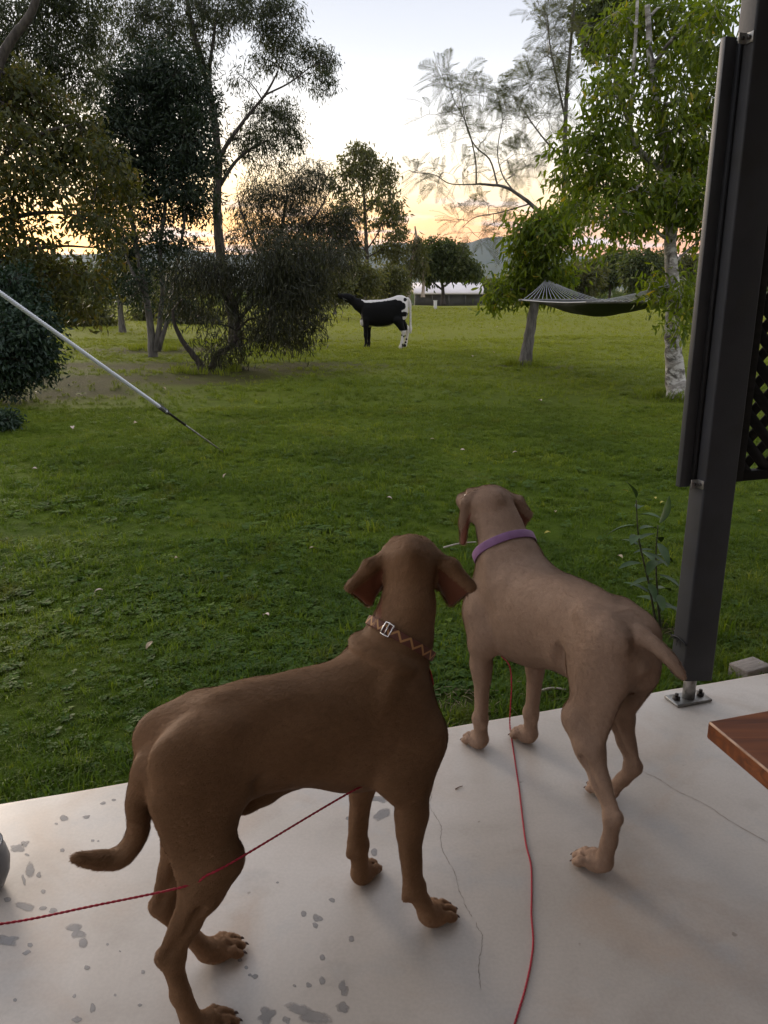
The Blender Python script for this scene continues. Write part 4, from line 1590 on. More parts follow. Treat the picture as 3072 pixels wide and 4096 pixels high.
def build_table():
    Z = 0.74
    c0 = fl(2832, 2884, Z)
    c1 = fl(3072, 2840, Z)
    c2 = fl(3072, 3082, Z)
    ex = c1 - c0
    ex /= np.linalg.norm(ex)
    ey = c2 - c0
    ey /= np.linalg.norm(ey)
    ey = np.array([ex[1], -ex[0], 0]) if (np.array([ex[1], -ex[0], 0]) @ ey) > 0 else np.array([-ex[1], ex[0], 0])
    e2 = c2 - c0
    e2 /= np.linalg.norm(e2)
    Lx, Ly, T = 1.5, 0.85, 0.030
    root = empty('timber_table', c0 * [1, 1, 0] + ex * Lx / 2 + e2 * Ly / 2)
    tag(root, 'varnished red brown timber table with one corner in view', 'table')
    o = np.array([root.location.x, root.location.y, 0])

    def P(u, v, z):
        return c0 * [1, 1, 0] + ex * u + e2 * v + np.array([0, 0, z]) - o

    def plank(u0, u1, v0, v1, z0, z1, nm, bev=0.004):
        bm = bmesh.new()
        vs = [bm.verts.new(P(u, v, z)) for z in (z0, z1) for (u, v) in ((u0, v0), (u1, v0), (u1, v1), (u0, v1))]
        for f in ((3, 2, 1, 0), (4, 5, 6, 7), (0, 1, 5, 4), (1, 2, 6, 5), (2, 3, 7, 6), (3, 0, 4, 7)):
            bm.faces.new([vs[i] for i in f])
        bmesh.ops.recalc_face_normals(bm, faces=bm.faces)
        if bev:
            bmesh.ops.bevel(bm, geom=list(bm.edges), offset=bev, segments=2, profile=0.5, affect='EDGES')
        me = bpy.data.meshes.new(nm)
        bm.to_mesh(me)
        bm.free()
        return link_mesh(nm, me, M_TABLE, root)
    plank(0, Lx, 0, Ly, Z - T, Z, 'tabletop', 0.0035)
    M_WORN_HIGHLIGHT = mat_noise('worn_varnish_highlight', (0.30, 0.17, 0.10), (0.46, 0.30, 0.20), 40, 0.5)
    MB().tube([P(0.0012, v, Z - 0.0016) for v in np.linspace(0.004, Ly - 0.004, 30)], 0.0021, 6).build('worn_edge_highlight', M_WORN_HIGHLIGHT, root, True)  # pale strip: worn varnish with the bevel's highlight put into its colour
    plank(0.30, Lx - 0.30, 0.14, 0.165, Z - T - 0.09, Z - T - 0.001, 'apron', 0.002)
    plank(0.30, Lx - 0.30, Ly - 0.165, Ly - 0.14, Z - T - 0.09, Z - T - 0.001, 'apron', 0.002)
    for u in (0.36, Lx - 0.36):
        for v in (0.13, Ly - 0.19):
            plank(u, u + 0.06, v + 0.04, v + 0.10, 0.0, Z - T - 0.0015, 'leg', 0.003)
    return root


TABLE = build_table()


def lathe(prof, n=40):
    V, F = [], []
    for (r, z) in prof:
        for k in range(n):
            a = 2 * math.pi * k / n
            V.append((r * math.cos(a), r * math.sin(a), z))
    for i in range(len(prof) - 1):
        for k in range(n):
            j = (k + 1) % n
            F.append((i * n + k, i * n + j, (i + 1) * n + j, (i + 1) * n + k))
    return V, F


def build_pot():
    # its rim just enters the frame at the left edge; set by where it meets the floor
    c = fl(-70, 3560)
    root = empty('plant_pot', c)
    tag(root, 'round grey glazed pot standing on the slab at the left edge', 'pot')
    prof = [(0.001, 0.0), (0.040, 0.0), (0.052, 0.012), (0.066, 0.045), (0.070, 0.075), (0.064, 0.105), (0.058, 0.12), (0.060, 0.126), (0.055, 0.127), (0.052, 0.118), (0.056, 0.09), (0.03, 0.085), (0.001, 0.085)]
    V, F = lathe(prof)
    MB().add(V, F).build('pot_body', M_POT, root, True)
    V, F = lathe([(0.001, 0.092), (0.03, 0.094), (0.0555, 0.091)])
    MB().add(V, F).build('potting_soil', mat_noise('potting_soil', (0.02, 0.014, 0.01), (0.05, 0.036, 0.026), 80, 0.95, bump=0.5), root, True)
    return root


build_pot()


def build_block():
    c = fl(3012, 2690, -0.02) - EIN * 0.05
    a = ANG_E + 0.15
    q = Quaternion((0, 0, 1), a)
    o = MB().box((0, 0, 0.0), (0.135, 0.09, 0.10), None, 0.006).build('timber_block', M_WOODBLOCK)
    o.location = (c[0] + 0.03, c[1] + 0.01, -0.062)
    o.rotation_euler = (0, 0, a)
    tag(o, 'short weathered timber block on the grass against the slab edge', 'block')


build_block()


def build_guy():
    M_STRAP = mat_noise('white_rope', (0.62, 0.64, 0.68), (0.74, 0.76, 0.80), 120, 0.6, stretch=(1, 1, 1))
    foot = fl(890, 1806, GZ)
    # direction: up and to the left, away from the anchor towards the house roof
    top = at(-260, 985, 5.1)
    d = top - foot
    Lh = np.linalg.norm(d)
    d = d / Lh
    root = empty('guy_rope', foot)
    tag(root, 'taut white guy rope with turnbuckle anchored in the lawn', 'guy rope')

    def S(t):
        return d * t

    def tpix(x):       # parameter where the line crosses photo column x
        lo, hi = 0.0, Lh
        for _ in range(40):
            m = (lo + hi) / 2
            P = foot + d * m - _C
            px = 1536 + FPX * P[0] / (P @ _F)
            if px > x:
                lo = m
            else:
                hi = m
        return lo
    t1, t2 = tpix(735), tpix(675)
    M_ROD = M_GALV
    MB().tube([S(-0.12), S(t1 * 0.5), S(t1)], 0.0075, 10).build('anchor_rod', M_ROD, root, True)
    # turnbuckle: two side bars, end collars, shackle
    u = np.cross(d, (0, 0, 1.0))
    u /= np.linalg.norm(u)
    tb = MB()
    for s in (-1, 1):
        tb.tube([S(t1 - 0.02) + u * 0.002 * s, S(t1 + 0.02) + u * 0.013 * s, S((t1 + t2) / 2) + u * 0.015 * s, S(t2 - 0.02) + u * 0.013 * s, S(t2) + u * 0.002 * s], 0.005, 8)
    tb.tube([S(t1 - 0.02), S(t1 + 0.03)], 0.011, 10)
    tb.tube([S(t2 - 0.03), S(t2 + 0.02)], 0.011, 10)
    tb.tube([S(t1), S(t2)], 0.0045, 8)
    tbo = tb.build('turnbuckle', M_BOLT, root, True)
    v = np.cross(u, d)
    sh = MB()
    c = S(t2 + 0.025)
    sh.tube([c + d * 0.03 * math.cos(a) + v * 0.018 * math.sin(a) for a in np.linspace(0, 2 * math.pi, 20)], 0.0045, 8)
    sh.build('shackle', M_BOLT, root, True)
    # rope: three twisted strands
    n = 900
    ts = np.linspace(t2 + 0.03, Lh, n)
    for k in range(3):
        ph = ts * 120 + k * 2 * math.pi / 3
        P = np.array([S(t) for t in ts]) + 0.0062 * (np.cos(ph)[:, None] * u + np.sin(ph)[:, None] * v)
        MB().tube(P, 0.0098, 6).build('rope_strand', M_STRAP, root, True)
    wr = MB()
    wr.tube([S(t) + 0.019 * (math.cos(t * 500) * u + math.sin(t * 500) * v) for t in np.linspace(t2 + 0.05, t2 + 0.13, 60)], 0.003, 5)
    wr.build('whipping', M_BOLT, root, True)


build_guy()


# ------------------------------------------------------------------ collars and leashes
def strap_mat(name, kind):
    m, nt, b = mat_new(name)
    N, L = nt.nodes.new, nt.links.new
    if kind == 'zigzag':
        a = N('ShaderNodeAttribute')
        a.attribute_name = 'band'
        sp = N('ShaderNodeSeparateXYZ')
        L(a.outputs['Vector'], sp.inputs[0])

        def mth(op, x, y=None):
            q = N('ShaderNodeMath')
            q.operation = op
            for i, v in enumerate((x, y)):
                if v is None:
                    continue
                if isinstance(v, float):
                    q.inputs[i].default_value = v
                else:
                    L(v, q.inputs[i])
            return q.outputs[0]
        u = mth('MULTIPLY', sp.outputs[0], 34.0)
        tri = mth('ABSOLUTE', mth('SUBTRACT', mth('FRACT', u), 0.5))       # 0..0.5
        tri = mth('SUBTRACT', mth('MULTIPLY', tri, 1.5), 0.375)
        dd = mth('ABSOLUTE', mth('SUBTRACT', sp.outputs[1], tri))
        r = N('ShaderNodeValToRGB')
        e = r.color_ramp.elements
        e[0].position, e[1].position = 0.13, 0.17
        e[0].color, e[1].color = (0.34, 0.17, 0.06, 1), (0.085, 0.022, 0.010, 1)
        L(dd, r.inputs[0])
        L(r.outputs[0], b.inputs['Base Color'])
    else:
        tc = N('ShaderNodeTexCoord')
        n = N('ShaderNodeTexNoise')
        n.inputs['Scale'].default_value = 60
        L(tc.outputs['Object'], n.inputs[0])
        r = N('ShaderNodeValToRGB')
        r.color_ramp.elements[0].color = (0.17, 0.075, 0.165, 1)
        r.color_ramp.elements[1].color = (0.235, 0.115, 0.23, 1)
        L(n.outputs[0], r.inputs[0])
        L(r.outputs[0], b.inputs['Base Color'])
    b.inputs['Roughness'].default_value = 0.75
    tc2 = N('ShaderNodeTexCoord')
    ck = N('ShaderNodeTexNoise')
    ck.inputs['Scale'].default_value = 500
    L(tc2.outputs['Object'], ck.inputs[0])
    bp = N('ShaderNodeBump')
    bp.inputs['Strength'].default_value = 0.3
    bp.inputs['Distance'].default_value = 0.001
    L(ck.outputs[0], bp.inputs['Height'])
    L(bp.outputs[0], b.inputs['Normal'])
    return m


M_LEASH = mat_noise('red_cord', (0.30, 0.008, 0.022), (0.46, 0.022, 0.045), 260, 0.6, bump=0.5, bscale=500)
M_BUCKLE = mat_noise('buckle_metal', (0.62, 0.58, 0.55), (0.75, 0.70, 0.66), 40, 0.25, metal=0.9)


def to_local(dog, P):
    M = np.array(dog.matrix_basis.to_3x3())
    return (np.asarray(P, float) - np.array(dog.location)) @ M


def to_world(dog, P):
    M = np.array(dog.matrix_basis.to_3x3())
    return np.asarray(P, float) @ M.T + np.array(dog.location)


colA, infA = collar_band(FA, (0.232, 0.010, 0.668), (0.70, 0.05, 0.88), 0.021, 0.0032, strap_mat('zigzag_webbing', 'zigzag'), dogA)
colB, infB = collar_band(FB, (0.266, 0.0, 0.655), (0.75, 0.0, 0.80), 0.025, 0.003, strap_mat('purple_webbing', 'plain'), dogB)


def buckle(inf, deg, par, mat, w=0.026, l=0.020):
    a = R(deg)
    d = math.cos(a) * inf['u'] + math.sin(a) * inf['v']
    r = np.interp(a % (2 * math.pi), inf['ang'], inf['r'], period=2 * math.pi)
    tng = -math.sin(a) * inf['u'] + math.cos(a) * inf['v']
    c = inf['c'] + d * (r + 0.0055)
    n = inf['n']
    mb = MB()
    loop = []
    for (x, y) in ((-1, -1), (0, -1.04), (1, -1), (1.04, 0), (1, 1), (0, 1.04), (-1, 1), (-1.04, 0), (-1, -1)):
        loop.append(c + tng * x * l / 2 + n * y * w / 2 - d * 0.002 * abs(x))
    mb.tube(np.array(loop), 0.0019, 6)
    mb.tube([c - n * w / 2, c + n * w / 2], 0.0016, 6)
    return mb.build('buckle', mat, par, True), c, d


def find_deg(inf, dog, px):
    """angle of the collar whose surface projects closest to photo pixel px, on the near side"""
    best = None
    for k in range(0, 360, 2):
        a = R(k)
        d = math.cos(a) * inf['u'] + math.sin(a) * inf['v']
        r = np.interp(a, inf['ang'], inf['r'], period=2 * math.pi)
        Pw = to_world(dog, inf['c'] + d * r)
        q = Pw - _C
        x = 1536 + FPX * q[0] / (q @ _F)
        y = 2048 - FPX * (q @ _U) / (q @ _F)
        dw = d @ np.array(dog.matrix_basis.to_3x3()).T
        if dw @ q > 0.15 * np.linalg.norm(q):
            continue
        e = (x - px[0]) ** 2 + (y - px[1]) ** 2
        if best is None or e < best[0]:
            best = (e, k)
    return best[1]


bk, _, _ = buckle(infA, find_deg(infA, dogA, (1556, 2508)), colA, M_BUCKLE)
# rings at the throat
for inf, par in ((infA, colA), (infB, colB)):
    f = np.array([1.0, 0, -0.2])
    a = math.atan2(f @ inf['v'], f @ inf['u'])
    d = math.cos(a) * inf['u'] + math.sin(a) * inf['v']
    r = np.interp(a % (2 * math.pi), inf['ang'], inf['r'], period=2 * math.pi)
    c = inf['c'] + d * (r + 0.008) - inf['n'] * 0.012
    tt = np.linspace(0, 2 * math.pi, 18)
    MB().tube([c + np.array([0, 1, 0]) * 0.011 * math.cos(t) - inf['n'] * (0.004 + 0.012 * (1 - math.sin(t)) / 2 * 2) + d * 0.003 for t in tt], 0.0015, 6).build('ring', M_BUCKLE, par, True)
    inf['ring'] = c - inf['n'] * 0.026


def cord(name, label, pts, rad, n):
    P = spline(pts, n)
    root = empty(name, P[0])
    tag(root, label, 'leash')
    Q = P - P[0]
    T = np.gradient(Q, axis=0)
    T /= np.linalg.norm(T, axis=1, keepdims=True)
    u = np.cross(T, (0.01, 0.02, 1.0))
    u /= np.linalg.norm(u, axis=1, keepdims=True)
    v = np.cross(T, u)
    s = np.concatenate([[0], np.cumsum(np.linalg.norm(np.diff(Q, axis=0), axis=1))])
    for k in range(2):
        ph = (s * 330 + k * math.pi)[:, None]
        MB().tube(Q + rad * 0.45 * (np.cos(ph) * u + np.sin(ph) * v), rad * 0.72, 6).build('cord_strand', M_LEASH, root, True)
    return root, P


def on_dog(Fd, dog, px, lift=0.003):
    """first point of the dog's surface on the line of sight through photo pixel px"""
    r = _ray(*px)
    r = r / np.linalg.norm(r)
    t = np.arange(1.0, 3.2, 0.003)
    P = to_local(dog, _C + t[:, None] * r)
    v = Fd.sample(P)
    ok = (P > Fd.lo).all(1) & (P < Fd.lo + Fd.h * (Fd.n - 1)).all(1)
    k = np.nonzero((v < lift) & ok)[0]
    return _C + t[k[0]] * r if len(k) else None


# leash of the near dog: throat ring, down the chest, under the elbow, along the flank, over the thigh, off to the left
ringA = to_world(dogA, infA['ring'])
pts = [ringA]
for lp in ((0.318, -0.010, 0.60), (0.325, -0.020, 0.53)):
    a = np.array(lp)
    c = np.array([0.1, lp[1], lp[2]])
    rr = FA.hit(c, a - c, 0.5)
    q = c + (a - c) / np.linalg.norm(a - c) * (rr + 0.004)
    pts.append(to_world(dogA, q))
for (lx, ly) in ((0.262, 0.0), (0.20, -0.01), (0.14, -0.022)):          # under the chest between the forelegs
    rr = FA.hit((lx, ly, 0.48), (0, 0, -1), 0.3)
    pts.append(to_world(dogA, (lx, ly, 0.48 - rr - 0.004)))
q = on_dog(FA, dogA, (1428, 3155), 0.0035)
if q is not None:
    pts.append(q)
k1 = on_dog(FA, dogA, (945, 3440), 0.0035)
k2 = on_dog(FA, dogA, (830, 3500), 0.0035)
k3 = on_dog(FA, dogA, (742, 3545), 0.0035)
for k in (k1, k2, k3):
    if k is not None:
        pts.append(k)
ka = pts[-1]
pts.append(at(380, 3622, ka[1] - 0.04))
pts.append(at(0, 3696, ka[1] - 0.10))
pts.append(at(-420, 3720, ka[1] - 0.20))
LEASH_A, PA = cord('leash', 'red cord leash stretched from the brown dog across to the left edge', pts, 0.0021, 900)
# leash of the far dog: throat ring, down between the forelegs, across the slab to the camera
ringB = to_world(dogB, infB['ring'])
RB = 0.0023
low = fl(2045, 2890, RB + 0.001)
pts = [ringB]
for lp in ((0.372, 0.0, 0.50), (0.345, 0.012, 0.40), (0.27, 0.02, 0.325)):
    pts.append(to_world(dogB, lp))
pts += [at(2036, 2660, low[1] + 0.012), at(2046, 2740, low[1] + 0.006), at(2042, 2820, low[1] + 0.002)]
pts += [fl(x, y, RB + 0.001) for x, y in ((2040, 2905), (2055, 3010), (2076, 3150), (2090, 3270), (2104, 3375), (2124, 3460), (2127, 3560), (2126, 3660), (2133, 3760), (2124, 3850), (2100, 3960), (2070, 4060), (2040, 4160))]
LEASH_B, PB = cord('leash', 'red cord leash lying on the slab from the taupe dog towards the camera', pts, RB, 900)

# ------------------------------------------------------------------ calf in the paddock
def cow_mat():
    m, nt, b = mat_new('black_and_white_hide')
    N, L = nt.nodes.new, nt.links.new
    a = N('ShaderNodeAttribute')
    a.attribute_name = 'white'
    tc = N('ShaderNodeTexCoord')
    n = N('ShaderNodeTexNoise')
    n.inputs['Scale'].default_value = 13
    n.inputs['Detail'].default_value = 4
    L(tc.outputs['Object'], n.inputs[0])
    q = N('ShaderNodeMath')
    q.operation = 'MULTIPLY_ADD'
    L(n.outputs[0], q.inputs[0])
    q.inputs[1].default_value = 1.3
    q.inputs[2].default_value = -0.65
    s = N('ShaderNodeMath')
    s.operation = 'ADD'
    L(q.outputs[0], s.inputs[0])
    L(a.outputs['Fac'], s.inputs[1])
    r = N('ShaderNodeValToRGB')
    e = r.color_ramp.elements
    e[0].position, e[1].position = 0.42, 0.58
    e[0].color, e[1].color = (0.006, 0.0055, 0.0055, 1), (0.62, 0.58, 0.54, 1)
    L(s.outputs[0], r.inputs[0])
    L(r.outputs[0], b.inputs['Base Color'])
    b.inputs['Roughness'].default_value = 0.75
    b.inputs['Specular IOR Level'].default_value = 0.12
    return m


def build_calf():
    f1, f2 = fl(1468, 1397, GZ), fl(1602, 1384, GZ)
    c = (f1 + f2) / 2
    gz = float(ground_z(c[0], c[1]))
    c[2] = gz
    root = empty('calf', c, R(180 - 6))
    tag(root, 'black calf with white back and rump reaching its nose into the dark bush', 'calf')
    Fd = Field((-0.85, -0.32, -0.02), (1.15, 0.32, 1.55), 0.0125)
    # x forward, legs about 0.85 m apart
    S = 1.0
    Fd.barrel([(-0.60, 1.10, 1.00, .02), (-0.57, 1.20, 0.86, .12), (-0.48, 1.27, 0.74, .19), (-0.34, 1.28, 0.66, .21), (-0.15, 1.22, 0.55, .24), (0.05, 1.18, 0.52, .25),
               (0.22, 1.17, 0.52, .23), (0.38, 1.16, 0.55, .20), (0.50, 1.10, 0.62, .14), (0.56, 1.0, 0.75, .04)], 0.05, 2.2)
    Fd.chain([(0.40, 0, 0.92), (0.62, 0, 1.04), (0.81, 0, 1.16)], [0.20, 0.135, 0.098], 0.07, sy=0.75, ydir=(0, 1, 0))
    Fd.ell((0.50, 0, 0.63), (0.11, 0.07, 0.12), None, 0.06)
    HM = roty(R(16))
    h0 = np.array([0.88, 0, 1.215])
    hd = lambda x, y, z: h0 + HM @ np.array([x, y, z])
    Fd.ell(h0, (0.15, 0.095, 0.105), HM, 0.05)
    Fd.cone(hd(0.08, 0, -0.01), hd(0.27, 0, -0.015), 0.088, 0.062, 0.04)
    Fd.ell(hd(0.30, 0, -0.012), (0.06, 0.066, 0.056), HM, 0.03)
    for s in (-1, 1):
        Fd.chain([hd(-0.09, s * 0.07, 0.06), hd(-0.12, s * 0.15, 0.065), hd(-0.14, s * 0.22, 0.04)], [0.03, 0.042, 0.015], 0.02, sy=0.5, ydir=HM @ np.array([1.0, 0, 0]))
        # front leg
        x0 = 0.40 if s < 0 else 0.44
        Fd.ell((0.40, s * 0.13, 0.80), (0.14, 0.09, 0.22), None, 0.06)
        Fd.chain([(x0 - 0.02, s * 0.14, 0.70), (x0, s * 0.145, 0.56), (x0 + 0.01, s * 0.14, 0.34), (x0 + 0.005, s * 0.14, 0.30), (x0, s * 0.14, 0.12), (x0 + 0.01, s * 0.14, 0.06)],
                 [0.10, 0.068, 0.046, 0.044, 0.034, 0.042], 0.03)
        Fd.cone((x0 + 0.015, s * 0.14, 0.055), (x0 + 0.03, s * 0.14, 0.025), 0.044, 0.050, 0.015)
        # hind leg
        x1 = -0.50 if s < 0 else -0.42
        Fd.ell((-0.42, s * 0.13, 0.88), (0.17, 0.10, 0.26), roty(R(10)), 0.06)
        Fd.chain([(-0.36, s * 0.145, 0.68), (x1 - 0.03, s * 0.145, 0.50), (x1 - 0.075, s * 0.14, 0.42), (x1 - 0.04, s * 0.14, 0.16), (x1 - 0.02, s * 0.14, 0.07)],
                 [0.13, 0.070, 0.050, 0.036, 0.043], 0.035)
        Fd.ell((x1 - 0.095, s * 0.14, 0.44), (0.025, 0.025, 0.04), None, 0.02)
        Fd.cone((x1 - 0.01, s * 0.14, 0.06), (x1 + 0.01, s * 0.14, 0.025), 0.045, 0.050, 0.015)
    tl = spline([(-0.58, 0, 1.19), (-0.635, 0.0, 1.10), (-0.65, 0.0, 0.85), (-0.655, 0.0, 0.55), (-0.66, 0, 0.36)], 18)
    tr = np.interp(np.linspace(0, 1, 18), [0, .15, .7, .85, 1], [0.045, 0.030, 0.024, 0.040, 0.012])
    Fd.chain(tl, tr, 0.02)
    me = Fd.mesh('body', 2)
    body = link_mesh('body', me, cow_mat(), root)
    V = np.zeros(len(me.vertices) * 3, dtype=np.float32)
    me.vertices.foreach_get('co', V)
    V = V.reshape(-1, 3)
    x, y, z = V.T
    w = np.zeros(len(V))

    def blob(cx, cz, rx, rz, wt=1.0, sd=0):
        d = ((x - cx) / rx) ** 2 + ((z - cz) / rz) ** 2
        return wt * np.clip(1.35 - d, 0, 1)
    top = np.interp(x, [-0.6, -0.3, 0.0, 0.3, 0.45, 0.62], [1.02, 1.19, 1.14, 1.115, 1.10, 1.20])
    w = np.maximum(w, np.clip((z - top) / 0.05 + 0.5, 0, 1) * (x < 0.56))          # white back
    w = np.maximum(w, np.clip((-0.46 - x + 0.20 * (z - 0.85)) / 0.07 + 0.5, 0, 1) * (z > 0.70))   # rump
    w = np.maximum(w, (x < -0.57).astype(float) * (z > 0.33))                       # tail
    w = np.maximum(w, ((z < 0.44) & (x < -0.2)).astype(float))                      # hind shanks
    bot = np.interp(x, [-0.4, -0.2, 0.05, 0.3, 0.5, 0.6], [0.72, 0.60, 0.53, 0.53, 0.56, 0.66])
    w = np.maximum(w, np.clip((bot + 0.035 - z) / 0.05 + 0.3, 0, 1) * (x > -0.34) * (x < 0.62) * (np.abs(y) < 0.10) * (z > bot - 0.04))   # belly
    w = np.maximum(w, 0.9 * blob(0.56, 0.62, 0.06, 0.10) * (np.abs(y) < 0.1))                                 # brisket
    bl = np.zeros(len(V))
    for (cx, cz, r) in ((-0.47, 1.02, .09), (-0.53, 1.18, .05), (-0.40, 1.10, .07), (-0.52, 0.84, .07), (-0.51, 0.30, .03), (-0.55, 0.22, .03), (-0.53, 0.14, .03), (-0.45, 0.33, .03), (-0.48, 0.10, .03), (-0.5, 0.06, .05)):
        bl = np.maximum(bl, np.clip(1.3 - ((x - cx) ** 2 + (z - cz) ** 2) / r ** 2, 0, 1))
    w = np.clip(w - bl, 0, 1)
    a = me.attributes.new('white', 'FLOAT', 'POINT')
    a.data.foreach_set('value', w.astype(np.float32))
    return root


CALF = build_calf()

# ------------------------------------------------------------------ trees: trunk and limbs as tapered tubes, crowns of single leaves
def leaf_mat(name, stops, trans=0.38, rough=0.5, tint=(1.25, 1.35, 0.6)):
    m, nt, b = mat_new(name)
    N, L = nt.nodes.new, nt.links.new
    a = N('ShaderNodeAttribute')
    a.attribute_name = 'var'
    r = N('ShaderNodeValToRGB')
    e = r.color_ramp.elements
    while len(e) < len(stops):
        e.new(0.5)
    for i, (p, c) in enumerate(stops):
        e[i].position = p
        e[i].color = (*c, 1)
    L(a.outputs['Fac'], r.inputs[0])
    L(r.outputs[0], b.inputs['Base Color'])
    b.inputs['Roughness'].default_value = rough
    b.inputs['Specular IOR Level'].default_value = 0.3
    tr = N('ShaderNodeBsdfTranslucent')
    mx = N('ShaderNodeMix')
    mx.data_type = 'RGBA'
    mx.blend_type = 'MULTIPLY'
    mx.inputs[0].default_value = 1.0
    L(r.outputs[0], mx.inputs[6])
    mx.inputs[7].default_value = (*tint, 1)
    L(mx.outputs[2], tr.inputs[0])
    ms = N('ShaderNodeMixShader')
    ms.inputs[0].default_value = trans
    L(b.outputs[0], ms.inputs[1])
    L(tr.outputs[0], ms.inputs[2])
    L(ms.outputs[0], nt.nodes['Material Output'].inputs[0])
    return m


M_BARK_DARK = mat_noise('dark_bark', (0.030, 0.024, 0.019), (0.075, 0.062, 0.050), 9, 0.9, stretch=(3, 3, 0.6), bump=0.7, bscale=14)
M_BARK_GREY = mat_noise('grey_bark', (0.085, 0.075, 0.065), (0.17, 0.155, 0.135), 7, 0.9, stretch=(3, 3, 0.8), bump=0.6, bscale=14, c3=(0.045, 0.04, 0.034), s3=3)
M_BARK_PALE = mat_noise('pale_dead_wood', (0.25, 0.19, 0.14), (0.42, 0.34, 0.27), 5, 0.85, stretch=(3, 3, 0.3), c3=(0.10, 0.075, 0.055), s3=2)


def blotch_bark():
    m, nt, b = mat_new('blotched_white_bark')
    N, L = nt.nodes.new, nt.links.new
    tc = N('ShaderNodeTexCoord')
    col = None

    def nz(sc, det, st=(1, 1, 1), dist=0.0):
        mp = N('ShaderNodeMapping')
        mp.inputs['Scale'].default_value = st
        L(tc.outputs['Object'], mp.inputs[0])
        n = N('ShaderNodeTexNoise')
        n.inputs['Scale'].default_value = sc
        n.inputs['Detail'].default_value = det
        n.inputs['Roughness'].default_value = 0.62
        n.inputs['Distortion'].default_value = dist
        L(mp.outputs[0], n.inputs[0])
        return n.outputs[0]

    def step(src, p0, p1, a, c):
        r = N('ShaderNodeValToRGB')
        e = r.color_ramp.elements
        e[0].position, e[1].position = p0, p1
        e[0].color, e[1].color = (*a, 1), (*c, 1)
        L(src, r.inputs[0])
        return r.outputs[0]

    def mix(f, a, c):
        x = N('ShaderNodeMix')
        x.data_type = 'RGBA'
        L(f, x.inputs[0])
        for i, s in ((6, a), (7, c)):
            if isinstance(s, tuple):
                x.inputs[i].default_value = (*s, 1)
            else:
                L(s, x.inputs[i])
        return x.outputs[2]
    base = step(nz(14, 6, (1, 1, 2.5)), 0.3, 0.7, (0.16, 0.14, 0.115), (0.36, 0.335, 0.30))
    pale = step(nz(5.5, 5, (1, 1, 1.8), 0.6), 0.50, 0.56, (0, 0, 0), (1, 1, 1))
    c = mix(pale, base, (0.50, 0.475, 0.43))
    dark = step(nz(4.2, 6, (1, 1, 1.2), 0.8), 0.52, 0.60, (0, 0, 0), (0.9, 0.9, 0.9))
    c = mix(dark, c, (0.055, 0.046, 0.036))
    lich = step(nz(16, 3), 0.66, 0.70, (0, 0, 0), (0.8, 0.8, 0.8))
    c = mix(lich, c, (0.30, 0.36, 0.33))
    L(c, b.inputs['Base Color'])
    b.inputs['Roughness'].default_value = 0.85
    bp = N('ShaderNodeBump')
    bp.inputs['Strength'].default_value = 0.5
    bp.inputs['Distance'].default_value = 0.02
    L(nz(20, 6), bp.inputs['Height'])
    L(bp.outputs[0], b.inputs['Normal'])
    return m


M_BARK_BLOTCH = blotch_bark()


